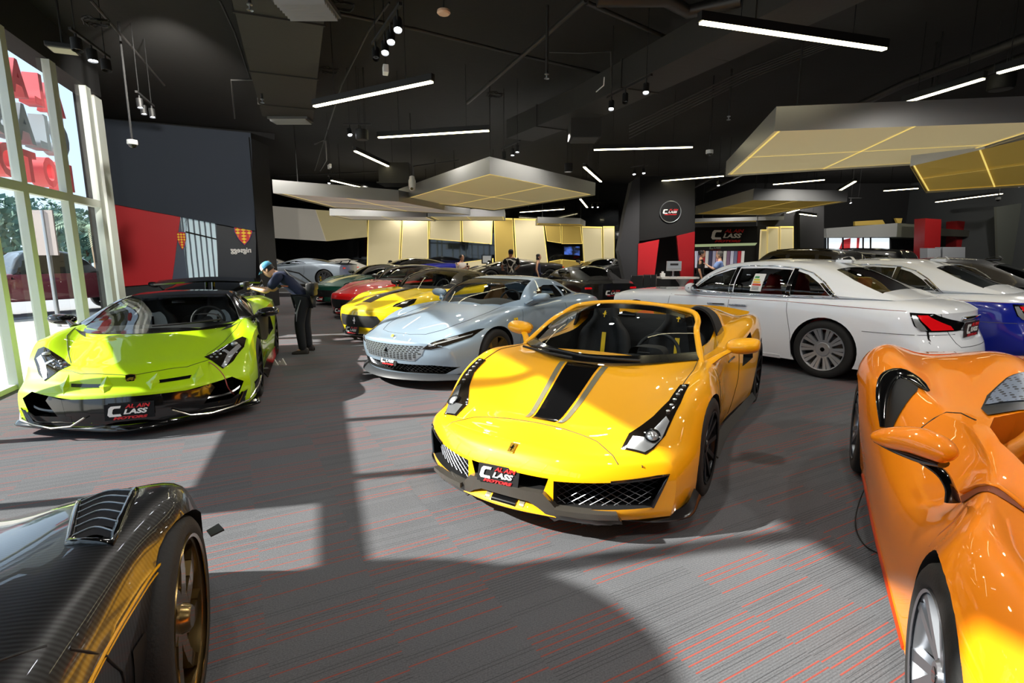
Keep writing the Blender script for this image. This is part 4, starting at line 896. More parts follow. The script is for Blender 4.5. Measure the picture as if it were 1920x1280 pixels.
    c.wheels4(.88, 4.165, .985, .99, .385, .387, .25, .28, 'multi20', 'rim_t', 'rim_d', detail=hero)
    return c
M_ = M
M['rim_t'] = mat('rim_two_tone', '#b4b9c0', .35, .7)
def two_tone(name, up, lo):
    m, nt, p = newmat(name); tc = nt.nodes.new('ShaderNodeTexCoord'); sx = nt.nodes.new('ShaderNodeSeparateXYZ'); nt.links.new(tc.outputs['Object'], sx.inputs[0])
    a = nt.nodes.new('ShaderNodeMath'); a.operation = 'MULTIPLY_ADD'; a.inputs[1].default_value = -.018; a.inputs[2].default_value = .925; nt.links.new(sx.outputs[0], a.inputs[0])
    g = nt.nodes.new('ShaderNodeMath'); g.operation = 'GREATER_THAN'; nt.links.new(sx.outputs[2], g.inputs[0]); nt.links.new(a.outputs[0], g.inputs[1])
    mx = nt.nodes.new('ShaderNodeMix'); mx.data_type = 'RGBA'; mx.inputs['A'].default_value = srgb(lo); mx.inputs['B'].default_value = srgb(up); nt.links.new(g.outputs[0], mx.inputs['Factor']); nt.links.new(mx.outputs['Result'], p.inputs['Base Color'])
    p.inputs['Roughness'].default_value = .25; p.inputs['Coat Weight'].default_value = 1; p.inputs['Coat Roughness'].default_value = .015; return m
pw = paint('paint_white', '#eef2f8', .0, .25, 1, .94)
make_saloon('saloon', (3.957, 8.812, 2.1598), 'white limousine with red seats parked behind the yellow open-top car', pw, sticker=True)
make_saloon('saloon', (6.1336, 9.8273, 2.1637), 'blue limousine with white roof and bonnet at far right', pw, paint('paint_royal_blue', '#0a1f9c', .2, .25, 1, .7), interior='leather_w', two=two_tone('paint_two_tone', '#eef2f8', '#0a1f9c'))
make_saloon('saloon', (8.0, 10.9, 2.1637), 'black limousine with silver window frames at right edge', paint('paint_black_grey', '#17171a', .2, .25, 1), interior='leather_w', chrome='silver', glass='glass_d')
def make_orange():
    c = Car('roadster', (2.8112, 2.1464, -2.0863), 4.61); m = paint('paint_orange', '#ff8c00', .0, .3, 1, .97)
    tag(c.root, 'orange roofless sports car cropped by the right edge', 'car')
    rails = [
     (K(0,0,4.6,0), K(0,.11,4.6,.2)),
     (K(0,.80,.6,.90,1.0,.93,1.5,.945,2.5,.955,3.2,.95,3.77,.955,4.6,.85), K(0,.12,1.3,.125,3.2,.14,4.6,.25), 1),
     (K(0,.82,.6,.93,1.05,.96,1.5,.945,2.3,.95,3.2,.965,3.77,.985,4.6,.87), K(0,.25,1.05,.28,1.5,.24,2.3,.22,3.2,.3,4.6,.4)),
     (K(0,.83,.6,.95,1.05,.985,1.4,.94,1.8,.925,2.3,.935,2.8,.955,3.3,.995,3.77,1.01,4.6,.88), K(0,.40,.6,.50,1.05,.60,1.4,.56,2.3,.46,2.8,.50,3.3,.58,3.77,.64,4.6,.62)),
     (K(0,.80,.6,.93,1.05,.965,1.4,.87,1.8,.79,2.3,.82,2.7,.88,3.2,.96,3.77,.98,4.6,.86), K(0,.50,.6,.64,1.05,.735,1.4,.70,1.8,.66,2.3,.66,2.8,.74,3.3,.83,3.77,.86,4.6,.80)),
     (K(0,.64,.6,.80,1.05,.85,1.4,.79,1.7,.715,2.2,.68,2.6,.75,3.1,.82,3.77,.835,4.6,.74), K(0,.53,.5,.72,.95,.83,1.25,.83,1.6,.79,2.1,.80,2.5,.80,2.9,.88,3.4,.965,3.78,.98,4.3,.93,4.6,.86)),
     (K(0,.44,.6,.58,1.05,.62,1.5,.60,1.8,.655,2.15,.645,2.6,.62,3.2,.60,3.77,.58,4.6,.5), K(0,.54,.5,.62,.95,.70,1.4,.74,1.75,.825,2.15,.865,2.5,.85,2.9,.86,3.4,.90,3.78,.91,4.6,.84)),
     (K(0,.22,1.05,.30,1.6,.34,2.2,.38,2.8,.34,3.5,.28,4.6,.22), K(0,.545,.5,.63,1,.72,1.5,.80,1.75,.85,2.1,.87,2.4,.90,2.8,1.02,3.2,1.05,3.6,1.02,4.2,.92,4.6,.86)),
     (K(0,0,4.6,0), K(0,.55,.5,.64,1,.73,1.5,.80,1.75,.85,2.1,.87,2.5,.86,3.2,.90,3.8,.91,4.6,.85)),
    ]
    me = c.loft(rails, 0, 4.6, front=(.5, 2.4, 1.3), rear=(.32, 2.6, 1.1), n=96, sub=6, smooth=5, leanf=(K(.1,.05,.25,.0,.5,.05),.6))
    c.bvh = c.bvh_of(me); body = link('body', me, m, c.root)
    cut = [(x, M['well']) for x in c.arch(1.05, .375, .345, .66)+c.arch(3.77, .385, .355, .66)]
    CP = sym([(1.62,.18),(1.68,.48),(1.80,.595),(2.0,.62),(2.2,.61),(2.36,.56),(2.42,.45),(2.43,.15)])
    cut.append((c.cutmesh('T', CP, .22, 1.6), mat('cabin_orange', '#c96a05', .5)))
    c.boolean(body, cut)
    M['seat_orange'] = mat('leather_orange', '#e08a1c', .5, bump=(60, .15))
    for y in (.33, -.33):
        s_ = c.seat(1.68, y, M['seat_orange'], .30, .66, None, .9, .22)
        c.tube('seat_belt', [(2.38,y+.10,.86),(2.30,y+.12,.72),(2.22,y+.12,.55),(2.05,y+.12,.42)], .025, M['blkm'], 6, parent=s_, sq=.2)
        c.patch('headrest_pad', 'T', [(2.44,y-.08),(2.44,y+.08),(2.52,y+.06),(2.52,y-.06)], M['blk'], .004)
    c.steering(1.84, .33, .72, M['leather_b'])
    c.surf('dashboard', [[(1.60,-.50,.80),(1.55,0,.82),(1.60,.50,.80)],[(1.74,-.52,.78),(1.72,0,.79),(1.74,.52,.78)],[(1.76,-.52,.4),(1.74,0,.4),(1.76,.52,.4)]], M['seat_orange'], 5, 4)
    perf, nt, p = newmat('perforated_grey'); vo = nt.nodes.new('ShaderNodeTexVoronoi'); vo.inputs['Scale'].default_value = 38; vo.inputs['Randomness'].default_value = 0; tc = nt.nodes.new('ShaderNodeTexCoord'); nt.links.new(tc.outputs['Object'], vo.inputs['Vector'])
    rp = nt.nodes.new('ShaderNodeValToRGB'); rp.color_ramp.elements[0].position = .33; rp.color_ramp.elements[0].color = srgb('#1b1f26'); rp.color_ramp.elements[1].position = .38; rp.color_ramp.elements[1].color = srgb('#6f7a8c'); nt.links.new(vo.outputs['Distance'], rp.inputs[0]); nt.links.new(rp.outputs[0], p.inputs['Base Color']); p.inputs['Roughness'].default_value = .4
    trim = mat('cowl_dark', '#20242b', .4)
    for g in (1, -1):
        G = lambda P: [(s, g*y) for s, y in P]
        k = c.patch('rollover_cowl', 'T', G([(2.385,.575),(2.50,.575),(2.66,.52),(2.80,.42),(2.88,.30),(2.86,.14),(2.44,.14),(2.43,.45)]), trim, .008, .03)
        c.patch('perforated_panel', 'T', G([(2.53,.555),(2.66,.50),(2.79,.41),(2.86,.30),(2.84,.15),(2.56,.15),(2.52,.40)]), perf, .012, .03, k)
        # rear quarter intake: black blade above a dark mouth
        c.patch('air_intake', 'T', G([(2.66,.905),(2.72,.86),(2.83,.785),(2.93,.765),(3.00,.80),(3.02,.86),(2.95,.905),(2.80,.93)]), M['blkm'], .006, .025)
        c.tube('intake_blade', [(2.70,g*.945,.66),(2.86,g*.945,.79),(3.0,g*.915,.875),(3.07,g*.865,.91),(3.02,g*.81,.905),(2.90,g*.765,.895),(2.80,g*.74,.88)], [.012,.03,.045,.05,.04,.025,.008], M['blk'], 8, sq=.45, smoothpts=4)
        c.patch('fender_slot', 'T', G([(1.72,.785),(1.62,.80),(1.48,.735),(1.44,.66),(1.55,.70)]), mat('slot_shade', '#7a3200', .6), .003, .025)  # shade of the recess painted as a darker orange patch
        c.line('slot_lip', 'T', G([(1.74,.775),(1.62,.735),(1.50,.67),(1.42,.62)]), .010, m, .006)
        # mirror pod
        e = empty('wing_mirror'); e.parent = c.root
        c.tube('mirror_shell', [(1.815,g*1.085,.855),(1.80,g*1.07,.865),(1.75,g*1.02,.885),(1.69,g*.955,.905),(1.63,g*.90,.905),(1.59,g*.868,.89),(1.58,g*.858,.88)], [.006,.035,.06,.07,.066,.045,.008], m, 14, e, sq=.78, smoothpts=4)
        c.tube('mirror_blade', [(1.80,g*1.075,.845),(1.74,g*1.01,.845),(1.67,g*.93,.845),(1.61,g*.875,.85)], [.012,.035,.045,.03], M['blk'], 10, e, sq=.5, smoothpts=4)
        c.tube('mirror_stalk', [(1.70,g*.93,.83),(1.655,g*.87,.80),(1.635,g*.84,.75),(1.62,g*.83,.70)], [.03,.03,.028,.04], M['blk'], 8, e, sq=.5, smoothpts=4)
        ax = 'L' if g > 0 else 'l'
        seam = mat('seam_orange', '#8a4300', .6)
        c.line('shut_line', ax, [(1.36,.62),(1.44,.70),(1.56,.735)], .003, seam, .0)
        c.line('shut_line', 'T', G([(2.46,.88),(2.50,.80),(2.545,.70),(2.50,.65),(2.33,.63)]), .004, mat('seam_black', '#140a02', .5), .0)
        c.line('sill_edge', ax, [(1.46,.135),(2.3,.14),(3.25,.155)], .010, mat('sill_red', '#9c2c08', .4), .0)
        c.patch('headlight', 'T', G([(.30,.62),(.50,.74),(.62,.72),(.45,.58)]), M['lens'], .004)
    c.patch('front_intake', 'F', [(-.55,.33),(.55,.33),(.6,.2),(-.6,.2)], M['blkm'], .004)
    c.surf('front_splitter', [[(.42,-.88,.13),(.05,-.4,.13),(-.02,0,.13),(.05,.4,.13),(.42,.88,.13)],[(.4,-.86,.10),(.08,-.4,.10),(.02,0,.10),(.08,.4,.10),(.4,.86,.10)]], M['carb'], 4, 2, thick=.01)
    for g in (1, -1): c.line('tail_light', 'R', [(g*.4,.70),(g*.78,.72)], .012, M['red_lens'], .0)
    c.wheels4(1.05, 3.77, .965, .985, .342, .353, .25, .30, 'y5', 'rim_s', 'blk')
    return c
make_orange()
def make_carbon():
    c = Car('supercar', (-1.5174, .0556, 1.9571), 4.6)
    tag(c.root, 'black carbon fibre supercar with a louvred wing at bottom left', 'car')
    m, nt, p = newmat('carbon_black'); tc = nt.nodes.new('ShaderNodeTexCoord'); w = nt.nodes.new('ShaderNodeTexWave'); w.bands_direction = 'X'; w.inputs['Scale'].default_value = 20; w.inputs['Distortion'].default_value = 1.2; w.inputs['Detail'].default_value = 2; nt.links.new(tc.outputs['Object'], w.inputs['Vector'])
    w2 = nt.nodes.new('ShaderNodeTexWave'); w2.bands_direction = 'DIAGONAL'; w2.inputs['Scale'].default_value = 160; nt.links.new(tc.outputs['Object'], w2.inputs['Vector'])
    mm = nt.nodes.new('ShaderNodeMath'); mm.operation = 'MULTIPLY'; nt.links.new(w.outputs['Fac'], mm.inputs[0]); nt.links.new(w2.outputs['Fac'], mm.inputs[1])
    mx = nt.nodes.new('ShaderNodeMix'); mx.data_type = 'RGBA'; mx.inputs['A'].default_value = srgb('#0b0b0d'); mx.inputs['B'].default_value = srgb('#3e4044'); nt.links.new(mm.outputs[0], mx.inputs['Factor']); nt.links.new(mx.outputs['Result'], p.inputs['Base Color'])
    p.inputs['Roughness'].default_value = .35; p.inputs['Metallic'].default_value = .35; p.inputs['Coat Weight'].default_value = 1; p.inputs['Coat Roughness'].default_value = .01
    rails = [
     (K(0,0,4.6,0), K(0,.11,4.6,.2)),
     (K(0,.78,.5,.90,1.0,.93,1.5,.90,2.5,.90,3.7,.96,4.6,.85), K(0,.12,3.2,.14,4.6,.25), 1),
     (K(0,.80,.5,.92,1.0,.96,1.5,.86,2.5,.90,3.7,.985,4.6,.87), K(0,.25,1.05,.30,2.3,.3,4.6,.4)),
     (K(0,.81,.5,.93,1.0,.985,1.35,.90,1.7,.86,2.5,.91,3.7,1.0,4.6,.88), K(0,.40,.5,.46,1.0,.54,1.7,.52,3.7,.6,4.6,.62)),
     (K(0,.80,.5,.925,.9,.98,1.25,.905,1.7,.875,2.5,.90,3.7,.97,4.6,.86), K(0,.50,.5,.58,.9,.665,1.25,.675,1.7,.67,2.5,.74,3.7,.84,4.6,.80), 1),
     (K(0,.68,.5,.83,.85,.895,1.2,.84,1.7,.80,2.5,.80,3.7,.84,4.6,.74), K(0,.46,.3,.57,.5,.68,.7,.765,.9,.80,1.2,.79,1.7,.77,2.5,.84,3.7,.95,4.6,.86)),
     (K(0,.5,.5,.58,1.0,.62,1.7,.64,3.7,.60,4.6,.5), K(0,.42,.3,.53,.5,.65,.68,.735,.9,.785,1.2,.795,1.7,.81,2.4,.86,3.7,.93,4.6,.84)),
     (K(0,.25,1,.34,1.7,.38,4.6,.25), K(0,.40,.3,.51,.5,.61,.68,.69,1.0,.75,1.4,.82,1.7,.86,4.6,.86)),
     (K(0,0,4.6,0), K(0,.40,.3,.51,.5,.61,.68,.69,1.0,.76,1.4,.83,1.7,.87,4.6,.86)),
    ]
    me = c.loft(rails, 0, 4.6, front=(.40, 2.4, 1.2), rear=(.3, 2.6, 1.1), n=90, sub=6, leanf=(K(.1,.05,.25,.0,.5,.05),.6))
    c.bvh = c.bvh_of(me); body = link('body', me, m, c.root)
    LV = [(1.205,.70),(.84,.61),(.825,.66),(.87,.785),(1.25,.815)]
    cut = [(x, M['well']) for x in c.arch(1.03, .375, .355, .62)+c.arch(3.7, .385, .355, .66)]
    cut += [(c.cutmesh('T', [(s, g*y) for s, y in LV], .66, 1.2), M['blkm']) for g in (1, -1)]
    c.boolean(body, cut)
    for g in (1, -1):
        G = lambda P: [(s, g*y) for s, y in P]
        c.line('louvre_frame', 'T', G(LV), .013, M['blk'], .002, closed=True)
        for k in range(6):
            t = (k+.5)/6; s = .855+.36*t
            a, b = c.hit('T', (s, g*(.615+.09*t)), off=.002), c.hit('T', (s+.015, g*(.785+.025*t)), off=.002)
            mid = (a+b)/2+Vector((.02, 0, .012)); P = [Vector(q) for q in crline([a, mid, b], 5)]
            lb = B().add([q+Vector((.009, 0, .005)) for q in P]+[q+Vector((-.010, 0, -.010)) for q in P], [(i, i+1, len(P)+i+1, len(P)+i) for i in range(len(P)-1)])
            lb.mat(1).tube([q+Vector((.009, 0, .006)) for q in P], .0035, 6); lb.obj('louvre', [M['carb_l'], M['silver']], c.root, 60)
        ax = 'L' if g > 0 else 'l'
        c.line('gold_pinstripe', ax, [(1.08,.668),(1.25,.675),(1.7,.67),(2.3,.715)], .0045, M['yel_line'], .0)
        c.line('gold_pinstripe', ax, [(1.10,.655),(1.25,.660),(1.7,.655),(2.3,.70)], .003, M['yel_line'], .0)
        c.line('shut_line', 'T', G([(1.85,.60),(1.72,.72),(1.655,.80)]), .004, M['blkm'], .0)
        c.line('shut_line', ax, [(1.64,.74),(1.58,.66),(1.50,.55),(1.46,.40),(1.45,.16)], .004, M['blkm'], .0)
        c.patch('side_vent', ax, [(1.36,.56),(1.44,.56),(1.42,.30),(1.34,.28)], M['blkm'], .003)
        c.patch('headlight', 'F', [(g*y, z) for y, z in [(.5,.56),(.78,.62),(.74,.52),(.5,.5)]], M['lens'], .004)
        c.surf('canard', [[(.50,g*.925,.42),(.62,g*.96,.45)],[(.47,g*.97,.43),(.60,g*1.01,.46)]], M['blkm'], 2, 2, thick=.006)
    gr = [(K(1.75,0,4.2,0), K(1.75,.82,4.2,.86)), (K(1.75,.62,2.4,.66,4.2,.5), K(1.75,.85,4.2,.9)), (K(1.75,.6,2.5,.5,4.2,.4), K(1.75,.87,2.2,1.02,2.7,1.10,3.4,1.04,4.2,.92)), (K(1.75,0,4.2,0), K(1.75,.88,2.2,1.06,2.7,1.15,3.4,1.08,4.2,.93))]
    g_ = c.loft(gr, 1.75, 4.2, front=(.3,2.2,1.0), n=40, sub=5); link('canopy', g_, M['glass_o'], c.root, 50)
    c.wheels4(1.03, 3.7, .955, .975, .36, .36, .25, .30, 'curve7', 'rim_dg', 'yel', rq=.80)
    return c
M['carb_l'] = mat('louvre_black', '#3a3a3d', .25, .3, coat=1)
M['yel_line'] = mat('gold_line', '#d59a12', .35)
M['rim_dg'] = mat('rim_black_gold', '#7a6640', .25, .9, coat=.5)
make_carbon()
def coupe(name, pose, label, m, L=4.6, W=.97, H=1.30, hz=1.0, roof=None, hollow=False, stripe=None, seats='leather_b', nose='gt', mid=False, rim='rim_s', style='ten', wing=False, z=0., plate=True, rear=False, horse=True, tint='glass_o'):
    c = Car(name, pose, L); c.root.location.z = z; tag(c.root, label, 'car'); roof = roof or m
    k = W/.985; e = L/4.65; q = lambda *a: [(a[i]*e, a[i+1]*k) for i in range(0, len(a), 2)]; zz = lambda *a: [(a[i]*e, a[i+1]*(1 if a[i+1] < .5 else hz)) for i in range(0, len(a), 2)]
    fa, ra = (1.03*e, 3.70*e)
    if not mid:
        rails = [(q(0,0,4.65,0), zz(0,.14,4,.14,4.65,.25)), (q(0,.80,.5,.90,1.05,.92,1.8,.88,2.8,.89,3.7,.92,4.65,.8), zz(0,.15,4,.15,4.65,.26), 1), (q(0,.82,.5,.93,1.05,.96,1.8,.90,2.8,.92,3.7,.97,4.65,.82), zz(0,.27,1,.30,2.5,.32,4.65,.4)),
         (q(0,.82,.5,.945,1.05,.985,1.8,.92,2.4,.90,3.0,.94,3.7,.985,4.65,.83), zz(0,.42,.5,.47,1.05,.56,2.5,.54,3.7,.6,4.65,.58)), (q(0,.77,.5,.90,1.05,.955,1.8,.915,2.4,.895,3.0,.92,3.7,.955,4.65,.8), zz(0,.56,.4,.63,.8,.72,1.1,.76,1.8,.78,2.8,.80,3.6,.86,4.3,.84,4.65,.76)),
         (q(0,.66,.5,.76,1.05,.85,1.8,.86,2.4,.85,3.2,.82,3.8,.82,4.65,.7), zz(0,.62,.4,.72,.8,.83,1.15,.88,1.6,.90,2.4,.91,3.2,.95,3.8,.95,4.3,.92,4.65,.85)), (q(0,.44,.5,.50,1.05,.58,1.8,.66,2.6,.68,4.65,.5), zz(0,.64,.3,.70,.8,.82,1.2,.875,1.6,.915,2.4,.94,3.2,.97,4.0,.96,4.65,.88)),
         (q(0,0,4.65,0), zz(0,.65,.25,.72,.7,.83,1.1,.885,1.6,.935,2.4,.95,3.2,.98,4.0,.97,4.65,.89))]
        w0, w1 = 1.5*e, 4.2*e; H0 = H
        gr = [(q(1.5,0,4.2,0), zz(1.5,.88,4.2,.90)), (q(1.5,.74,1.9,.80,2.6,.80,3.4,.74,4.2,.50), zz(1.5,.89,2.6,.92,4.2,.93)), (q(1.5,.73,1.9,.76,2.2,.68,2.6,.62,3.3,.58,4.2,.42), [(1.5*e,.91*hz),(1.9*e,H-.24),(2.2*e,H-.14),(2.6*e,H-.09),(3.2*e,H-.13),(3.8*e,H-.27),(4.2*e,.95*hz)]), (q(1.5,0,4.2,0), [(1.5*e,.92*hz),(1.8*e,H-.21),(2.2*e,H-.06),(2.6*e,H),(3.1*e,H-.035),(3.7*e,H-.19),(4.2*e,.965*hz)])]
        SW = [[(2.08,.97),(2.36,H-.17),(2.65,H-.125),(3.0,H-.14),(3.04,.98)],[(3.11,.99),(3.08,H-.16),(3.28,H-.19),(3.48,1.0)]]; WS = sym([(1.53,.0),(1.57,.30),(1.70,.55),(1.93,.725),(2.42,.585),(2.33,.3),(2.30,0)])[1:-1]; BK = sym([(3.2,.40),(3.9,.32)])
    else:
        fa, ra = 1.12*e, 3.80*e
        rails = [(q(0,0,4.6,0), zz(0,.12,4,.13,4.65,.25)), (q(0,.82,.5,.92,1.1,.94,1.8,.88,2.8,.90,3.7,.95,4.65,.82), zz(0,.13,4,.14,4.65,.26), 1), (q(0,.84,.5,.94,1.1,.965,1.8,.90,2.8,.93,3.7,.98,4.65,.85), zz(0,.25,1,.30,2.5,.32,4.65,.42)),
         (q(0,.84,.5,.945,1.1,.985,1.8,.90,2.4,.88,3.0,.94,3.7,.99,4.65,.85), zz(0,.38,.5,.44,1.1,.55,2.5,.52,3.7,.6,4.65,.60)), (q(0,.80,.5,.90,1.1,.955,1.8,.89,2.4,.87,3.0,.93,3.7,.96,4.65,.83), zz(0,.48,.4,.57,.8,.68,1.1,.73,1.8,.74,2.8,.82,3.6,.87,4.65,.80)),
         (q(0,.68,.5,.77,1.1,.85,1.8,.82,2.4,.80,3.2,.83,3.8,.84,4.65,.74), zz(0,.51,.4,.62,.8,.76,1.15,.83,1.6,.83,2.4,.86,3.2,.95,3.8,.96,4.65,.88)), (q(0,.46,.5,.50,1.1,.58,1.8,.66,2.6,.68,4.65,.5), zz(0,.52,.3,.58,.8,.69,1.2,.78,1.6,.84,2.4,.88,3.2,.95,4.0,.94,4.65,.87)),
         (q(0,0,4.65,0), zz(0,.53,.25,.59,.7,.69,1.1,.79,1.6,.86,2.4,.90,3.2,.96,4.0,.94,4.65,.88))]
        w0, w1 = 1.15*e, 4.0*e
        gr = [(q(1.15,0,4.0,0), zz(1.15,.80,4.0,.86)), (q(1.15,.74,1.7,.79,2.4,.77,3.2,.66,4.0,.45), zz(1.15,.805,2.4,.86,4.0,.90)), (q(1.15,.73,1.7,.74,2.1,.64,2.6,.58,3.2,.54,4.0,.40), [(1.15*e,.81*hz),(1.6*e,.90*hz),(2.1*e,H-.14),(2.5*e,H-.09),(3.0*e,H-.11),(3.6*e,H-.2),(4.0*e,.92*hz)]), (q(1.15,0,4.0,0), [(1.15*e,.82*hz),(1.5*e,.93*hz),(2.1*e,H-.05),(2.55*e,H),(3.0*e,H-.03),(3.6*e,H-.13),(4.0*e,.93*hz)])]
        SW = [[(1.80,.90),(2.15,H-.17),(2.5,H-.125),(2.85,H-.17),(2.95,.93)]]; WS = sym([(1.2,.0),(1.24,.30),(1.38,.55),(1.66,.715),(2.25,.55),(2.15,.3),(2.12,0)])[1:-1]; BK = sym([(3.0,.38),(3.7,.30)])
    me = c.loft(rails, 0, L, front=(.46, 2.3, 1.5), rear=(.33, 2.4, 1.2), n=64, sub=4, leanf=(K(.12,.08,.25,.03,.45,0,.58,.02,.66,.09),.7))
    c.bvh = c.bvh_of(me); body = link('body', me, m, c.root)
    cut = [(x, M['well']) for x in c.arch(fa, .385, .34, .6)+c.arch(ra, .39, .345, .6)]
    S_ = lambda P: [(s*e, y*k) for s, y in P]
    if hollow: cut.append((c.cutmesh('T', S_(sym([(1.6,.40),(1.95,.66),(2.6,.70),(3.2,.60)])), .26, 1.6), M['dash']))
    c.boolean(body, cut)
    sw = [[(s*e, h_) for s, h_ in P] for P in SW]; ws = S_(WS); bk = S_(BK)
    if hollow:
        greenhouse(c, 'roof', gr, w0, w1, roof, front=(.40,2.2,1.2), side=sw, wind=ws, back=bk, floor=1, zcut=.9)
        for y in (.36, -.36): c.seat(2.2*e, y, M[seats], .36, .78, None, 1.0, .2)
        c.steering(2.1*e, .36, .93, M['leather_b']); c.surf('dashboard', [[(1.75*e,-.66,.90),(1.6*e,0,.91),(1.75*e,.66,.90)],[(2.0*e,-.68,.93),(1.95*e,0,.94),(2.0*e,.68,.93)],[(2.02*e,-.68,.5),(1.98*e,0,.5),(2.02*e,.68,.5)]], M['dash'], 5, 4)
    else:
        g = c.loft(gr, w0, w1, (.40,2.2,1.2), None, n=40, sub=4); gb = c.bvh_of(g); link('roof', g, roof, c.root, 50)
        for P in sw: c.patch('side_window', 'L', P, M[tint], .004, .08, bvh=gb, mirror=True)
        c.patch('windscreen', 'T', ws, M[tint], .004, .08, bvh=gb); c.patch('rear_window', 'T', bk, M[tint], .004, .08, bvh=gb)
    if nose == 'gt':
        c.patch('grille', 'F', [(-.50,.50),(.50,.50),(.56,.42),(.48,.28),(-.48,.28),(-.56,.42)], M['blkm'], .004)
        if horse: ferrari_horse(frame(c.hit('F', (0,.40), off=.012), (0,1,0), (0,0,1)), .13, M['chrome'], c.root)
        for sg in (1, -1):
            h = c.patch('headlight', 'T', [(s*e, sg*y*k) for s, y in [(.36,.66),(.50,.82),(.72,.88),(.82,.86),(.66,.74),(.46,.64)]], M['lens'], .004, .04); c.patch('reflector', 'T', [(s*e, sg*y*k) for s, y in [(.50,.73),(.60,.80),(.66,.80),(.56,.72)]], M['led'], .008, .04, h)
            c.patch('brake_duct', 'F', [(sg*.64*k,.40),(sg*.80*k,.42),(sg*.78*k,.27),(sg*.66*k,.27)], M['blkm'], .004)
    else:
        c.patch('front_intake', 'F', [(-.60,.33),(.60,.33),(.55,.18),(-.55,.18)], M['blkm'], .004)
        for sg in (1, -1): h = c.patch('headlight', 'T', [(s*e, sg*y*k) for s, y in [(.40,.60),(.52,.76),(.80,.84),(.62,.68)]], M['lens'], .004, .04); c.patch('light_strip', 'T', [(s*e, sg*y*k) for s, y in [(.46,.66),(.56,.76),(.66,.78),(.56,.70)]], M['led'], .008, .04, h)
    c.surf('front_splitter', [[(.40,-.86*k,.16),(.08,-.4,.155),(-.0,0,.15),(.08,.4,.155),(.40,.86*k,.16)],[(.38,-.88*k,.12),(.05,-.4,.12),(-.03,0,.12),(.05,.4,.12),(.38,.88*k,.12)]], M['carb'], 4, 3, thick=.015)
    if stripe:
        for a, d in stripe[1:]: c.patch('bonnet_stripe', 'T', [(.30*e,a),(.30*e,d),(1.0*e,d),(1.5*e,d),(1.5*e,a),(1.0*e,a)], stripe[0], .004)
    if plate: p_ = empty('number_plate', c.V((-.03, -.06, .22))); p_.parent = c.root; shop_sign(p_, frame((0,0,0), (0,1,0), (-.15,0,1)), .34)
    for sg in (1, -1):
        B().box(tuple(c.hit('R', (sg*.62*k, .76*hz), off=.004)), (.04, .26, .05), bev=.01).obj('tail_light', M['red_lens'], c.root)
        c.line('shut_line', 'Ll'[sg < 0], [(1.75*e,.85*hz),(1.66*e,.6),(1.66*e,.2)], .004, M['blkm'], .0); c.line('shut_line', 'Ll'[sg < 0], [(2.95*e,.88*hz),(2.95*e,.6),(2.8*e,.2)], .004, M['blkm'], .0)
    if rear: p_ = empty('number_plate', c.V((L+.02, 0, .62))); p_.parent = c.root; shop_sign(p_, frame((0,0,0), (0,-1,0), (0,0,1)), .44); c.patch('rear_bumper', 'R', [(-.6,.42),(.6,.42),(.55,.2),(-.55,.2)], M['blkm'], .004)
    if wing:
        c.surf('rear_wing', [[(L-.45,-.72,wing),(L-.45,0,wing+.02),(L-.45,.72,wing)],[(L-.1,-.72,wing+.04),(L-.1,0,wing+.06),(L-.1,.72,wing+.04)]], M['blk'], 4, 3, thick=.02); c.tube('wing_strut', [(L-.5,.4,.85),(L-.3,.4,wing+.02)], .02, M['blk'], 6, mirror=True)
    c.mirror_((1.86*e if not mid else 1.6*e,.80*k,.90*hz), (2.02*e if not mid else 1.78*e,.99*k,1.0*hz), roof, (.11,.11,.06), .02)
    c.wheels4(fa, ra, .965*k, .97*k, .342, .347, .25, .29, style, rim, 'yel', detail=False)
    return c
HD = -2.1701
blkp = paint('paint_black', '#08080a', .0, .25, 1)
coupe('sports_coupe', (-1.62, 11.72, HD), 'yellow front-engined coupe with black bonnet stripe and black roof', paint('paint_bright_yellow', '#f4d000', .0, .28, 1, .9), H=1.33, roof=blkp, hollow=True, stripe=(M['blk'], (-.13, .13)), rim='rim_d', style='five')
coupe('sports_coupe', (-2.95, 15.05, HD), 'red coupe between the yellow and the green coupes', paint('paint_red', '#d40c0c', .0, .28, 1, .85), H=1.33, roof=paint('paint_dark_grey', '#3a3838', .3, .3, 1), hollow=True, seats='leather_t', rim='rim_d', style='five')
M['stripe_cream'] = mat('stripe_cream', '#d9d08f', .35, coat=.8)
coupe('sports_coupe', (-4.7, 18.5, HD), 'dark green coupe with a pale yellow bonnet stripe, behind the red one', paint('paint_green', '#12503f', .2, .28, 1, .8), H=1.28, roof=paint('paint_green_black', '#0d1a16', .2, .3, 1), stripe=(M['stripe_cream'], (-.16, .16)), rim='rim_d')
coupe('supercar', (-4.2, 21.7, -2.75), 'dark blue low supercar with black roof on the back platform', paint('paint_blue', '#0c1a9a', .3, .28, 1, .6), H=1.18, roof=blkp, nose='mid', mid=True, z=.30, plate=False, rim='rim_d')
coupe('supercar', (-8.75, 22.0, PI-.12), 'silver supercar seen side-on on the left of the platform', paint('paint_silver', '#a8b4c2', .5, .3, 1, .8), H=1.16, roof=paint('paint_silver2', '#a8b4c2', .5, .3, 1, .8), nose='mid', mid=True, z=.30, plate=False, rim='rim_s', wing=1.02)
coupe('supercar', (.0, 22.3, -2.75), 'black low supercar behind the man in the patterned shirt', blkp, H=1.14, nose='mid', mid=True, z=.30, plate=False, rim='rim_d')
coupe('supercar', (4.1, 23.2, -2.25), 'black supercar with raised tail wing at the right end of the platform', blkp, H=1.16, nose='mid', mid=True, z=.30, plate=False, rim='rim_d', wing=1.1)
coupe('sports_coupe', (2.05, 15.75, 1.85), 'black fastback coupe seen from behind with a shop plate', blkp, L=4.55, H=1.29, hz=.98, plate=False, rear=True, rim='rim_d')
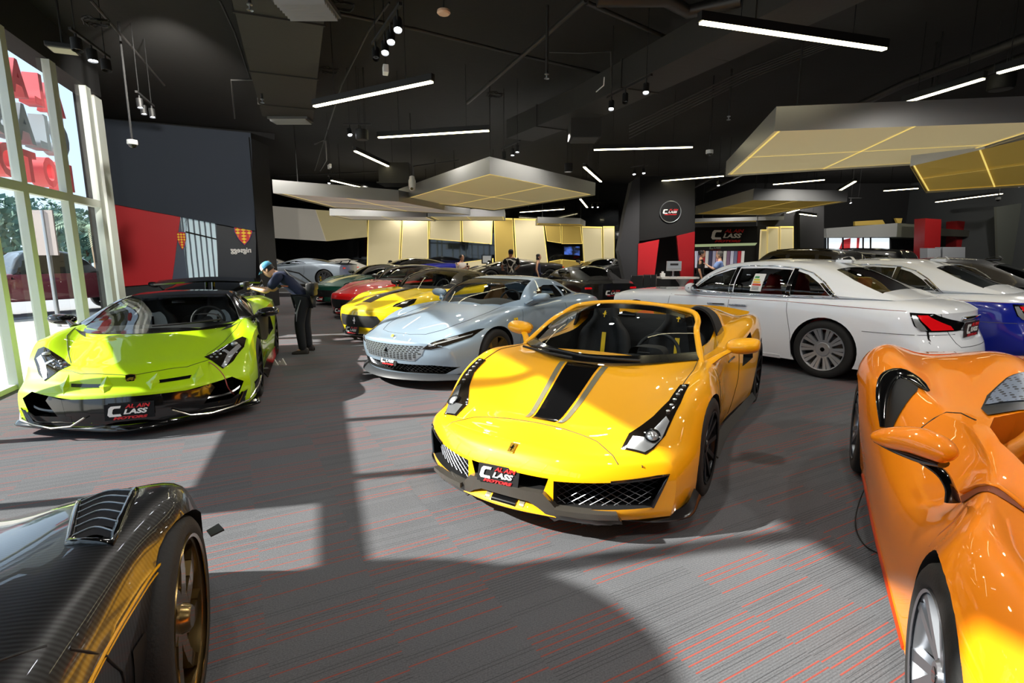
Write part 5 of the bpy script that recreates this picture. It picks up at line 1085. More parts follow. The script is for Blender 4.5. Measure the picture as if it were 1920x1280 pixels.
coupe('sports_car', (-6.85, 11.95, -1.2), 'low black sports car directly behind the lime green car', blkp, L=4.5, H=1.12, nose='mid', mid=True, plate=False, rim='rim_d')
def suv(name, pose, label, m, H=1.82, L=4.9):
    c = Car(name, pose, L); tag(c.root, label, 'car')
    rails = [(K(0,0,L,0), K(0,.26,L,.3)), (K(0,.82,1,.93,4,.93,L,.85), K(0,.27,L,.31), 1), (K(0,.90,1,.98,4,.98,L,.9), K(0,.6,L,.6)), (K(0,.88,1,.97,4,.97,L,.9), K(0,.92,1,1.02,4,1.06,L,1.0)), (K(0,.7,1,.82,4,.9,L,.82), K(0,1.0,1,1.10,1.8,1.14,L,1.12)), (K(0,0,L,0), K(0,1.02,1,1.13,1.8,1.17,L,1.14))]
    me = c.loft(rails, 0, L, front=(.2,3,.8), rear=(.2,3,.8), n=50, sub=4); c.bvh = c.bvh_of(me); body = link('body', me, m, c.root)
    c.boolean(body, [(x, M['well']) for x in c.arch(.9, .43, .39, .6)+c.arch(L-1.05, .43, .39, .6)])
    gr = [(K(1.5,0,L-.1,0), K(1.5,1.08,L-.1,1.08)), (K(1.5,.86,2.2,.92,L-.1,.86), K(1.5,1.1,L-.1,1.1)), (K(1.5,.82,2.2,.76,L-.1,.74), K(1.5,1.16,2.3,H-.1,3.6,H-.07,L-.4,H-.14,L-.1,1.2)), (K(1.5,0,L-.1,0), K(1.5,1.18,2.2,H-.05,3.2,H,L-.5,H-.05,L-.1,1.24))]
    g = c.loft(gr, 1.5, L-.1, (.15,3,.8), (.1,3,.6), n=40, sub=4); gb = c.bvh_of(g); link('roof', g, m, c.root, 50)
    for P in ([(2.05,1.2),(2.4,H-.22),(2.85,H-.17),(2.9,1.2)], [(3.0,1.2),(2.98,H-.17),(3.8,H-.18),(3.85,1.2)], [(3.95,1.2),(3.92,H-.19),(4.3,H-.24),(4.4,1.2)]): c.patch('side_window', 'L', P, M['glass_o'], .004, .1, bvh=gb, mirror=True)
    c.patch('windscreen', 'T', [(1.65,-.72),(1.55,0),(1.65,.72),(2.25,.62),(2.2,-.62)], M['glass_o'], .004, .1, bvh=gb)
    c.tube('roof_rail', [(2.4,.66,H-.03),(3.2,.66,H+.02),(4.2,.66,H-.04)], .02, M['blk'], 6, mirror=True, smoothpts=3)
    for sg in (1, -1): c.patch('headlight', 'F', [(sg*.6,.95),(sg*.85,.95),(sg*.85,.82),(sg*.62,.82)], M['led'], .004); B().box(tuple(c.hit('R', (sg*.8, 1.0), off=.004)), (.04, .14, .3)).obj('tail_light', M['red_lens'], c.root)
    c.mirror_((1.95,.94,1.15), (2.05,1.05,1.22), M['blk'], (.1,.1,.08), .02); c.wheels4(.9, L-1.05, .97, .97, .385, .385, .26, .26, 'five', 'rim_d', detail=False); return c
for u, Y, rz, lb, H in ((1475, 18.6, 2.16, 'black off-road wagon roof behind the white limousine, left one of the two', 1.78), (1575, 19.8, 2.16, 'black off-road wagon roof behind the white limousine, right one of the two', 1.80)):
    q = at(u, 475, Y); suv('off_road_wagon', (q.x, q.y, rz), lb, blkp, H)
q = at(1935, 475, 14.5); suv('off_road_wagon', (q.x+1.0, q.y, 2.3), 'dark wagon with a silver roof at the right edge behind the limousines', paint('paint_bronze', '#5c5a55', .5, .3, 1), 1.76)
# ---------------------------------------------------------------- people
SKIN = mat('skin', '#b9886a', .55); SKIN_L = mat('skin_light', '#d0a184', .55); HAIR = mat('hair_black', '#14100e', .6)
def skinmesh(name, V_, E_, R, m, parent, sub=1, root=0):
    me = bpy.data.meshes.new(name); me.from_pydata([tuple(v) for v in V_], E_, []); o = bpy.data.objects.new(name, me); COL.objects.link(o)
    o.modifiers.new('s', 'SKIN'); lay = me.skin_vertices[0].data
    for i, r in enumerate(R): lay[i].radius = (r, r) if not isinstance(r, tuple) else r
    lay[root].use_root = True
    if sub: s_ = o.modifiers.new('u', 'SUBSURF'); s_.levels = sub; s_.render_levels = sub
    bpy.context.view_layer.update(); dg = bpy.context.evaluated_depsgraph_get(); me2 = bpy.data.meshes.new_from_object(o.evaluated_get(dg)); bpy.data.objects.remove(o); bpy.data.meshes.remove(me)
    me2.name = name; me2.materials.clear(); return link(name, me2, m, parent, 80)
def person(loc, rz, label, J, h=1.75, skin=None, shirt=None, trousers=None, shoes=None, hair=None, hairkind='short', sleeve=.45, cap=None, extra=None, group=None, skirt=False):
    """J: joint positions in body space (x forward, y left, z up), in metres for a 1.75 m person"""
    k = h/1.75; P = {n: Vector(v)*k for n, v in J.items() if not isinstance(v, (int, float))}; e = empty('person', loc, rz); tag(e, label, 'person', group); skin = skin or SKIN
    V_, E_, R = [], [], []; ix = {}
    def add(n, p, r, prev=None):
        ix[n] = len(V_); V_.append(p); R.append((r[0]*k, r[1]*k) if isinstance(r, tuple) else r*k)
        if prev is not None: E_.append((ix[prev], ix[n]))
    add('pel', P['pel'], (.13, .105)); add('waist', P['pel'].lerp(P['chest'], .45), (.115, .09), 'pel'); add('chest', P['chest'], (.145, .10), 'waist'); add('neck0', P['chest'].lerp(P['neck'], .72), (.09, .07), 'chest'); add('neck', P['neck'], .052, 'neck0'); add('headb', P['neck'].lerp(P['head'], .35), .056, 'neck')
    for s_ in 'lr':
        add('sh'+s_, P['sh'+s_], .055, 'neck0'); add('el'+s_, P['el'+s_], .040, 'sh'+s_); add('fm'+s_, P['el'+s_].lerp(P['wr'+s_], .35), .038, 'el'+s_); add('wr'+s_, P['wr'+s_], .026, 'fm'+s_)
        d = (P['ha'+s_]-P['wr'+s_]).normalized(); add('pm'+s_, P['wr'+s_]+d*.055*k, (.036, .018), 'wr'+s_)
        side = d.cross(Vector((0, 0, 1))) if abs(d.z) < .9 else Vector((0, 1, 0)); side = side.normalized(); up = side.cross(d).normalized(); cz = J.get('curl', .5)
        for f, (off, ln) in enumerate(((-.026, .075), (-.009, .085), (.009, .08), (.026, .062))):
            b0 = P['wr'+s_]+(d*.095+side*off)*k; d1 = (d-up*cz*.5).normalized(); d2 = (d-up*cz*1.4).normalized()
            add('f%d%s' % (f, s_), b0, .0105, 'pm'+s_); add('g%d%s' % (f, s_), b0+d1*ln*.55*k, .0095, 'f%d%s' % (f, s_)); add('h%d%s' % (f, s_), b0+d1*ln*.55*k+d2*ln*.5*k, .0075, 'g%d%s' % (f, s_))
        sg = 1 if s_ == 'l' else -1
        t0 = P['wr'+s_]+(d*.03+side*.034)*k; add('t0'+s_, t0, .012, 'pm'+s_); add('t1'+s_, t0+(d*.04+side*.02-up*.012)*k, .0095, 't0'+s_)
        add('hp'+s_, P['hp'+s_], .088, 'pel'); add('kn'+s_, P['kn'+s_], .058, 'hp'+s_); add('cf'+s_, P['kn'+s_].lerp(P['an'+s_], .3), .056, 'kn'+s_); add('an'+s_, P['an'+s_], .038, 'cf'+s_); add('to'+s_, P['to'+s_], .034, 'an'+s_)
    slim = [tuple(x*.78 for x in r) if isinstance(r, tuple) and i < 4 else r for i, r in enumerate(R)]
    for s_ in 'lr': slim[ix['hp'+s_]] *= .85; slim[ix['sh'+s_]] *= .9
    body = skinmesh('body', V_, E_, slim, skin, e, 1)
    # head shaped from sections, facing J['face']
    f = Vector(J.get('face', (1, 0, 0))).normalized(); hd = (P['head']-P['neck']).normalized(); up = (hd-f*hd.dot(f)).normalized(); sd_ = up.cross(f); c0 = P['head']
    prof = [(-.125, .03, .035, .01), (-.115, .042, .05, .012), (-.09, .055, .068, .008), (-.05, .066, .082, .0), (-.01, .072, .09, -.004), (.03, .075, .094, -.008), (.07, .070, .088, -.012), (.10, .052, .066, -.014), (.115, .025, .032, -.014), (.118, .004, .005, -.014)]
    rows = []
    for z_, wy, wx, ox in prof:
        r = []
        for j in range(16):
            a = 2*PI*j/16; ca, sa = math.cos(a), math.sin(a); nose = .022*math.exp(-((z_+.03)/.022)**2)*max(0, ca)**14 + .006*math.exp(-((z_+.075)/.012)**2)*max(0, ca)**6 - .008*math.exp(-((z_-.005)/.014)**2)*max(0, math.cos(2*(abs(a if a < PI else a-2*PI)-.42)))**4*max(0, ca)
            r.append(c0+(f*(ox+wx*ca+nose)+sd_*wy*sa+up*z_)*k)
        rows.append(r)
    hb = B().surf(rows, 2, 2, True); hb.obj('head', skin, e, 80)
    Hm = lambda x, y, z_: c0+(f*x+sd_*y+up*z_)*k
    for s_ in (1, -1):
        B().ell(Hm(.076, s_*.030, .0), (.009*k,)*3, 10, 6).obj('eye', M['dash'], e, 60); B().ell(Hm(-.005, s_*.076, -.015), (.018*k, .010*k, .032*k), 10, 8).obj('ear', skin, e, 60)
    B().tube([Hm(.080, -.022, -.075), Hm(.086, 0, -.073), Hm(.080, .022, -.075)], .005*k, 6).obj('mouth', mat('lips', '#8a4f45', .5), e)
    if hair:
        low = {'short': .015, 'long': -.06, 'bun': .0}[hairkind]; rows = []
        for z_, wy, wx, ox in [(low-.06, .074, .092, -.02)]+[(p[0], p[1]+.008, p[2]+.008, p[3]-.006) for p in prof[4:]]:
            r = []
            for j in range(16):
                a = 2*PI*j/16; ca = math.cos(a); fz = z_ if ca < .45 else max(z_, .045+.02*ca); r.append(Hm(ox+wx*ca-(0 if ca < .5 else .004), wy*math.sin(a), fz))
            rows.append(r)
        b = B().surf(rows, 2, 2, True)
        if hairkind == 'bun': b.ell(Hm(-.11, 0, .02), (.045*k, .045*k, .045*k), 12, 8)
        b.obj('hair', hair, e, 80)
    def over(name, idx, m, d, edges, rad=None, sub=1):
        mp = {n: i for i, n in enumerate(idx)}; Vv = [V_[ix[n]] if not isinstance(n, tuple) else V_[ix[n[0]]].lerp(V_[ix[n[1]]], n[2]) for n in idx]; Rr = []
        for n in idx:
            r = R[ix[n if not isinstance(n, tuple) else n[0]]]; Rr.append((r[0]+d, r[1]+d) if isinstance(r, tuple) else r+d)
        return skinmesh(name, Vv, [(mp[a], mp[b]) for a, b in edges], Rr, m, e, sub)
    if shirt:
        ix['hem'] = len(V_); V_.append(P['pel']+Vector((.01, 0, -.13))*k); R.append((.150*k, .125*k))
        L_ = ('shl', 'ell', sleeve*2 if sleeve < .5 else .95); R__ = ('shr', 'elr', L_[2])
        over('shirt', ['hem', 'pel', 'waist', 'chest', 'neck0', 'shl', 'shr', L_, R__], shirt, .026*k, [('hem', 'pel'), ('pel', 'waist'), ('waist', 'chest'), ('chest', 'neck0'), ('neck0', 'shl'), ('neck0', 'shr'), ('shl', L_), ('shr', R__)]) if sleeve else over('shirt', ['hem', 'pel', 'waist', 'chest', 'neck0'], shirt, .014*k, [('hem', 'pel'), ('pel', 'waist'), ('waist', 'chest'), ('chest', 'neck0')])
    if trousers:
        over('trousers', ['pel', 'hpl', 'hpr', 'knl', 'knr', 'cfl', 'cfr', ('anl', 'cfl', -.12), ('anr', 'cfr', -.12)], trousers, .030*k, [('pel', 'hpl'), ('pel', 'hpr'), ('hpl', 'knl'), ('hpr', 'knr'), ('knl', 'cfl'), ('knr', 'cfr'), ('cfl', ('anl', 'cfl', -.12)), ('cfr', ('anr', 'cfr', -.12))])
    for s_ in 'lr':
        a, t = P['an'+s_], P['to'+s_]; d = Vector((t.x-a.x, t.y-a.y, 0)).normalized(); q = Vector((-d.y, d.x, 0)); rows = []
        for x, w_, h_ in ((-.09, .02, .05), (-.085, .034, .09), (-.03, .040, .10), (.05, .042, .075), (.12, .045, .055), (.165, .036, .04), (.18, .012, .02)):
            cc = Vector((a.x, a.y, 0))+d*x*k; rows.append([cc+q*w_*yy*k+Vector((0, 0, zz_*h_*k)) for yy, zz_ in ((-1, 0), (-1, .5), (-.6, .95), (0, 1), (.6, .95), (1, .5), (1, 0), (0, 0))])
        B().surf(rows, 2, 2, True).obj('shoe', shoes or M['blkm'], e, 60)
    e['k'] = 0; del e['k']; return e, Hm, k
STAND = dict(pel=(0,0,.95), chest=(0,0,1.28), neck=(.0,0,1.50), head=(.03,0,1.63), shl=(0,.17,1.42), shr=(0,-.17,1.42), ell=(-.02,.24,1.14), elr=(-.02,-.24,1.14), wrl=(.06,.24,.90), wrr=(.06,-.24,.90), hal=(.08,.24,.8), har=(.08,-.24,.8), hpl=(0,.09,.90), hpr=(0,-.09,.90), knl=(.02,.10,.50), knr=(.02,-.10,.50), anl=(-.02,.11,.08), anr=(-.02,-.11,.08), tol=(.08,.13,.03), tor=(.08,-.13,.03))
def pose(**kw): d = dict(STAND); d.update(kw); return d
# photographer bending over the lime green car
navy = mat('shirt_navy', '#14203f', .8); tr = mat('trousers_dark', '#15171d', .85)
J = pose(pel=(-.10,0,.95), chest=(.17,0,1.22), neck=(.36,0,1.36), head=(.46,0,1.41), face=(.80,0,-.60), shl=(.24,.19,1.30), shr=(.24,-.19,1.30), ell=(.42,.24,1.06), elr=(.44,-.22,1.06), wrl=(.66,.10,1.10), wrr=(.66,-.08,1.10), hal=(.74,.04,1.12), har=(.74,-.02,1.12), hpl=(-.09,.10,.90), hpr=(-.09,-.10,.90), knl=(-.02,.13,.50), knr=(-.05,-.13,.50), anl=(-.06,.16,.08), anr=(-.08,-.15,.08), tol=(.05,.17,.03), tor=(.04,-.16,.03), curl=.9)
q = (gz(545, 660)+gz(577, 660))/2
ph, Hm, k = person((q.x+.05, q.y, 0), PI+.12, 'man in blue cap and navy shirt bending to photograph the lime green car', J, 1.72, SKIN_L, navy, tr, mat('shoe_dark', '#2a2422', .6), HAIR, sleeve=.42)
cb = mat('cap_blue', '#4d9cc4', .7); cw = mat('cap_white', '#e2e4e6', .7); rows = []
for z_, wy, wx in ((.035, .084, .106), (.07, .082, .102), (.105, .066, .082), (.128, .036, .046), (.134, .006, .008)): rows.append([Hm(-.012+wx*math.cos(a), wy*math.sin(a), z_) for a in [2*PI*j/16 for j in range(16)]])
b = B().surf(rows, 2, 2, True); o = b.obj('cap', cb, ph, 60); me = o.data; me.materials.append(cw); fw = (Hm(1, 0, 0)-Hm(0, 0, 0)).normalized(); c_ = Hm(0, 0, .08)
for p in me.polygons: p.material_index = 1 if (p.center-c_).dot(fw) > .02 else 0
B().surf([[Hm(.085, y*.8, .038) for y in (-.07, -.035, 0, .035, .07)], [Hm(.13-.25*abs(y)*abs(y)*10, y, .034) for y in (-.07, -.035, 0, .035, .07)], [Hm(.175-abs(y)*.8, y*.9, .022) for y in (-.07, -.035, 0, .035, .07)]], 4, 4).obj('cap_peak', cb, ph, 60)
B().tube([Hm(.08, .06, .005), Hm(.09, 0, .005), Hm(.08, -.06, .005)], .004, 5).obj('glasses', M['blkm'], ph)
B().tube([Vector((.20, .20, 1.13)), Vector((.12, .16, 1.12)), Vector((.10, 0, 1.13)), Vector((.12, -.16, 1.12)), Vector((.2, -.20, 1.13))], .012, 6).obj('shirt_stripe', mat('stripe_orange', '#a5603c', .7), ph)
for s_ in (1, -1): B().tube([Vector((-.09, s_*.215, .90)), Vector((-.02, s_*.225, .70)), Vector((-.0, s_*.21, .55))], [.012, .03, .01], 8, sq=.4).obj('side_panel', mat('panel_grey', '#8d9094', .7), ph)
# camera in his hands and shoulder bag
w2 = ph.matrix_basis.copy(); 
cam_e = empty('camera', w2 @ Vector((.80, .02, 1.155)), ph.rotation_euler.z); tag(cam_e, 'small dark camera held by the man in the blue cap', 'camera'); B().box((0, 0, 0), (.05, .13, .08), bev=.008).obj('camera_body', M['blkm'], cam_e, 40); B().cyl((.02, 0, 0), (.085, 0, -.01), .032, n=16).obj('lens', M['silver'], cam_e, 40)
bag = empty('shoulder_bag', w2 @ Vector((-.22, -.0, 1.06)), ph.rotation_euler.z); tag(bag, 'black shoulder bag hanging behind the man in the blue cap', 'bag'); B().box((0, 0, 0), (.13, .30, .22), bev=.03).obj('pouch', M['blkm'], bag, 50); B().box((-.03, 0, .05), (.10, .29, .12), bev=.02).obj('flap', mat('bag_flap', '#1d1d20', .5), bag, 50); B().tube([(.02, -.12, .10), (.22, -.14, .26), (.42, -.02, .32), (.30, .10, .24), (.05, .12, .10)], .012, 6).obj('strap', M['blkm'], bag, 60)
wt = mat('shirt_white', '#dcd9d6', .8); m_pat, nt_, p_ = newmat('shirt_pattern'); nz = nt_.nodes.new('ShaderNodeTexWave'); nz.inputs['Scale'].default_value = 3.2; nz.inputs['Distortion'].default_value = 9; nz.inputs['Detail'].default_value = 1; tcx = nt_.nodes.new('ShaderNodeTexCoord'); nt_.links.new(tcx.outputs['Object'], nz.inputs['Vector']); cr2 = nt_.nodes.new('ShaderNodeValToRGB'); cr2.color_ramp.elements[0].position = .12; cr2.color_ramp.elements[0].color = srgb('#d8d4cc'); cr2.color_ramp.elements[1].position = .2; cr2.color_ramp.elements[1].color = srgb('#121214'); nt_.links.new(nz.outputs['Fac'], cr2.inputs[0]); nt_.links.new(cr2.outputs[0], p_.inputs['Base Color']); p_.inputs['Roughness'].default_value = .8
PHONE = dict(ell=(.06,.26,1.16), wrl=(.26,.14,1.24), hal=(.30,.10,1.30), elr=(.06,-.26,1.16), wrr=(.26,-.10,1.24), har=(.30,-.07,1.30))
def put(u, v_top, Y, h): q = at(u, v_top, Y); return (q.x, q.y, 0)
p1, Hm, k = person(put(865, 482, 18.6, 1.62), -.7, 'woman in white top holding up a phone beside the blue supercar', pose(**PHONE), 1.60, SKIN_L, wt, tr, None, HAIR, 'bun')
w3 = p1.matrix_basis.copy() if False else Matrix.Translation(p1.location) @ Matrix.Rotation(p1.rotation_euler.z, 4, 'Z')
f = empty('phone', w3 @ Vector((.29, .0, 1.24)), p1.rotation_euler.z); tag(f, 'dark phone held by the woman in the white top', 'phone'); B().box((0, 0, 0), (.012, .075, .15), bev=.004).obj('case', M['blk'], f); B().box((-.007, 0, 0), (.002, .065, .135)).obj('screen', M['glass_o'], f)
person(put(958, 472, 18.2, 1.8), PI/2+.3, 'man in black and white patterned shirt seen from behind', pose(ell=(.04,.30,1.18), wrl=(.22,.22,1.05), hal=(.3,.2,1.05), elr=(.04,-.30,1.18), wrr=(.22,-.22,1.05), har=(.3,-.2,1.05)), 1.79, SKIN, m_pat, tr, None, HAIR, sleeve=.45)
person(put(1009, 483, 19.5, 1.65), -.2, 'woman in sleeveless dark blue dress with black hair, side-on', pose(), 1.63, SKIN_L, mat('dress_blue', '#1a2240', .8), mat('dress_blue2', '#1a2240', .8), None, HAIR, 'long', sleeve=0)
person(put(1315, 475, 16.6, 1.75), -.4, 'bearded man in black shirt standing behind the desk', pose(), 1.75, SKIN, M['leather_b'], tr, None, HAIR, sleeve=.49)
person(put(1350, 484, 15.9, 1.7), 2.6, 'man in pale blue shirt facing the bearded man', pose(ell=(.1,.28,1.2), wrl=(.3,.2,1.3), hal=(.38,.18,1.36)), 1.72, SKIN_L, mat('shirt_blue', '#7f9ad2', .8), tr, None, mat('hair_grey', '#5a5654', .6), sleeve=.49)
# battery charging cords
P = [Vector((2.6, 2.75, .02)), Vector((1.95, 2.98, .01))]
a = at(1640, 888, 3.42); Pc = [a, at(1622, 915, 3.3), at(1610, 945, 3.15), at(1604, 985, 2.93), gz(1620, 1020, .008), gz(1652, 1040, .006)]
tag(B().tube(crline(Pc, 6), .0035, 6).obj('charging_cord', M['blkm'], None, 60), 'thin black cord hanging from the orange car to the carpet', 'cord')
Pc = [at(378, 672, 5.25), at(402, 685, 5.0), at(420, 705, 4.86), at(430, 730, 4.82), gz(452, 748, .01), gz(475, 752, .006)]
tag(B().tube(crline(Pc, 6), .005, 6).obj('charging_cord', mat('cord_red', '#8a2a22', .5), None, 60), 'thin red cord hanging over the nose of the lime green car', 'cord')
q = gz(523, 684); b = B()
for k_, (dx, h_) in enumerate(((-.05, .09), (.06, .10), (.0, .06))): b.prism([(dx-.05, 0), (dx+.05, 0), (dx, h_)], -.03+.02*k_, .0+.02*k_, 'Y')
e = b.obj('paper_wrapper', mat('paper_grey', '#b9b6b0', .7)); e.location = q; tag(e, 'crumpled pale paper scrap on the carpet right of the lime green car', 'paper')
SC.view_settings.view_transform = 'Standard'; SC.view_settings.exposure = .15
# ---------------------------------------------------------------- daylight
w = bpy.data.worlds.new('world'); SC.world = w; w.use_nodes = True; nt = w.node_tree
bg = nt.nodes['Background']; sky = nt.nodes.new('ShaderNodeTexSky'); sky.sky_type = 'HOSEK_WILKIE'; sky.turbidity = 4; sky.ground_albedo = .5
SUN = Vector((.966, .205, -.668)).normalized(); sky.sun_direction = -SUN
mx = nt.nodes.new('ShaderNodeMix'); mx.data_type = 'RGBA'; mx.inputs['Factor'].default_value = .55; mx.inputs['B'].default_value = (.62, .80, 1, 1)
nt.links.new(sky.outputs[0], mx.inputs['A']); nt.links.new(mx.outputs['Result'], bg.inputs[0]); bg.inputs[1].default_value = 2.1
sd = bpy.data.lights.new('sun', 'SUN'); so = bpy.data.objects.new('sun', sd); COL.objects.link(so); sd.energy = 14; sd.angle = .012; sd.color = (1, .95, .86); so.rotation_euler = SUN.to_track_quat('-Z', 'Y').to_euler()
# ---------------------------------------------------------------- materials
def carpet():
    m, nt, p = newmat('carpet'); N = nt.nodes.new; Lk = nt.links.new
    tc = N('ShaderNodeTexCoord'); mp = N('ShaderNodeMapping'); mp.inputs['Rotation'].default_value = (0, 0, -R_(28)); Lk(tc.outputs['Object'], mp.inputs['Vector'])
    sx = N('ShaderNodeSeparateXYZ'); Lk(mp.outputs[0], sx.inputs[0])
    def mth(op, a, b=None, c=None):
        n = N('ShaderNodeMath'); n.operation = op
        for i, v in enumerate((a, b, c)):
            if v is None: continue
            if isinstance(v, (int, float)): n.inputs[i].default_value = v
            else: Lk(v, n.inputs[i])
        return n.outputs[0]
    col = mth('FLOOR', mth('DIVIDE', sx.outputs[0], .5))
    wn = N('ShaderNodeTexWhiteNoise'); wn.noise_dimensions = '1D'; Lk(col, wn.inputs['W'])
    v = mth('ADD', sx.outputs[1], wn.outputs['Value']); rv = mth('DIVIDE', v, .038); row = mth('FLOOR', rv); fr_ = mth('FRACT', rv)
    cb = N('ShaderNodeCombineXYZ'); Lk(col, cb.inputs[0]); Lk(row, cb.inputs[1]); w2 = N('ShaderNodeTexWhiteNoise'); w2.noise_dimensions = '2D'; Lk(cb.outputs[0], w2.inputs['Vector'])
    on = mth('LESS_THAN', w2.outputs['Value'], .36); ln = mth('LESS_THAN', fr_, .17); red = mth('MULTIPLY', on, ln)
    nz = N('ShaderNodeTexNoise'); nz.inputs['Scale'].default_value = 140; nz.inputs['Detail'].default_value = 3; Lk(tc.outputs['Object'], nz.inputs['Vector'])
    nb = N('ShaderNodeTexNoise'); nb.inputs['Scale'].default_value = 1.2; Lk(tc.outputs['Object'], nb.inputs['Vector'])
    rb = mth('SINE', mth('MULTIPLY', sx.outputs[1], 2*PI/.012)); rl = mth('LESS_THAN', mth('FRACT', mth('MULTIPLY', rv, 2.0)), .12)
    dk = mth('MULTIPLY', rl, mth('GREATER_THAN', w2.outputs['Value'], .72))
    base = N('ShaderNodeMix'); base.data_type = 'RGBA'; base.inputs['A'].default_value = srgb('#2f3034'); base.inputs['B'].default_value = srgb('#717377'); Lk(mth('ADD', mth('MULTIPLY', nz.outputs['Fac'], .75), mth('MULTIPLY', nb.outputs['Fac'], .25)), base.inputs['Factor'])
    b1 = N('ShaderNodeMix'); b1.data_type = 'RGBA'; Lk(mth('MULTIPLY', dk, .7), b1.inputs['Factor']); Lk(base.outputs['Result'], b1.inputs['A']); b1.inputs['B'].default_value = srgb('#1c1c1f')
    b2 = N('ShaderNodeMix'); b2.data_type = 'RGBA'; Lk(red, b2.inputs['Factor']); Lk(b1.outputs['Result'], b2.inputs['A']); b2.inputs['B'].default_value = srgb('#8a443c')
    Lk(b2.outputs['Result'], p.inputs['Base Color']); p.inputs['Roughness'].default_value = .95; p.inputs['Specular IOR Level'].default_value = .1
    bp = N('ShaderNodeBump'); bp.inputs['Strength'].default_value = .5; bp.inputs['Distance'].default_value = .006; Lk(mth('ADD', mth('MULTIPLY', rb, .3), nz.outputs['Fac']), bp.inputs['Height']); Lk(bp.outputs[0], p.inputs['Normal'])
    return m
W_dark = mat('wall_charcoal', '#3b4351', .85, bump=(40, .05)); W_black = mat('wall_black', '#0f0f11', .8); W_red = mat('wall_red', '#cf1c28', .55)
W_grey = mat('wall_grey', '#3b3e40', .85); C_black = mat('ceiling_black', '#131211', .9, bump=(6, .3)); Frame_w = mat('frame_white', '#c9cfc9', .45)
Cream = mat('panel_cream', '#cfc4a4', .7, emit='#d8c68c', es=.22); Cream_w = mat('panel_white', '#cfcac0', .75, emit='#d8d0c0', es=.20); Glow = mat('panel_glow', '#e8d070', .5, emit='#ffe27a', es=.6)  # cream panels emit faintly in place of their edge light
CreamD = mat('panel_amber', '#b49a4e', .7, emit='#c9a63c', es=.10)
Mirror_blk = mat('black_glass', '#0a0b0c', .06, coat=.8); Metal = mat('canopy_metal', '#a9aaab', .4, .7); Duct = mat('duct_black', '#292826', .75, bump=(12, .2)); Pipe = mat('pipe_black', '#262524', .45)
Lamp = mat('light_strip', '#fff7d8', .5, emit='#fff3c4', es=9.0); Bulb = mat('bulb_white', '#ffffff', .5, emit='#f4f8ff', es=25.0)
# ---------------------------------------------------------------- shell
FD = Vector((-math.sin(R_(20)), math.cos(R_(20)), 0)); FN = Vector((FD.y, -FD.x, 0)); FP = Vector((-6.169, 6.245, 0))
def fac(t, z, n=0.): p = FP+FD*t+FN*n; return Vector((p.x, p.y, z))
ZC = 5.1
def quad(name, pts, m, **k): return meshobj(name, pts, [tuple(range(len(pts)))], m, **k)
A_ = fac(-13.5, 0); Bc = fac(4.05, 0)
flo = [(A_.x, A_.y), (20, A_.y), (20, 27), (-13.6, 27), (-13.6, 20), (-11.25, 14.5), (-7.95, 10.25), (Bc.x, Bc.y)]
b = B().prism(flo, -.12, 0); struct(b.obj('floor', carpet()))
b = B().prism(flo, ZC, ZC+.15); struct(b.obj('ceiling', C_black))
struct(B().box((3, 27.1, ZC/2), (34, .2, ZC)).obj('wall_back', W_black)); struct(B().box((20.1, 10, ZC/2), (.2, 36, ZC)).obj('wall_right', W_grey)); struct(B().box(((A_.x+20)/2, A_.y-.1, ZC/2), (20-A_.x+.4, .2, ZC)).obj('wall_front', W_grey))
struct(B().box((-13.7, 23.5, ZC/2), (.2, 7.2, ZC)).obj('wall_side', W_black)); b = B(); b.bar((-8.0, 10.2, ZC/2), (-11.35, 14.5, ZC/2), .15, ZC); struct(b.obj('wall_side', W_black)); b = B(); b.bar((-11.35, 14.5, ZC/2), (-13.7, 20, ZC/2), .15, ZC); struct(b.obj('wall_side', W_black))
# dark partition with a slanted lower edge, red panel, mirror panels
PA, PB = gz(190, 225, 5.03), gz(470, 250, 5.03); PA.z = PB.z = 0; pd = (PB-PA).normalized(); pn = Vector((pd.y, -pd.x, 0))
if pn.y > 0: pn = -pn
def onp(u, v, off=0.):
    r = Vector(ray(u, v)); q = PA+pn*off; t = pn.dot(q-Vector((0, 0, CH)))/pn.dot(r); return Vector((0, 0, CH))+r*t
def ppoly(name, px, m, off=0., th=.08, parent=None, kind=True):
    P = [onp(u, v, off) for u, v in px]; n = len(P); vs = P+[p-pn*th for p in P]
    o = meshobj(name, vs, [tuple(range(n))]+[tuple(range(2*n-1, n-1, -1))]+[(i, i+n, (i+1) % n+n, (i+1) % n) for i in range(n)], m, parent)
    bm = bmesh.new(); bm.from_mesh(o.data); bmesh.ops.recalc_face_normals(bm, faces=bm.faces); bm.to_mesh(o.data); bm.free()
    if kind and parent is None: struct(o)
    return o
ppoly('wall_left', [(188, 222), (470, 249), (479, 433), (204, 381)], W_dark, .10, .2)
ppoly('wall_left', [(180, 100), (520, 100), (515, 262), (470, 249), (188, 222)], W_black, -.05, .15)
ppoly('wall_left', [(204, 381), (338, 405), (322, 530), (217, 538)], W_red, .06, .12)
ppoly('wall_left', [(217, 536), (480, 520), (480, 760), (225, 760)], W_grey, .0, .12)
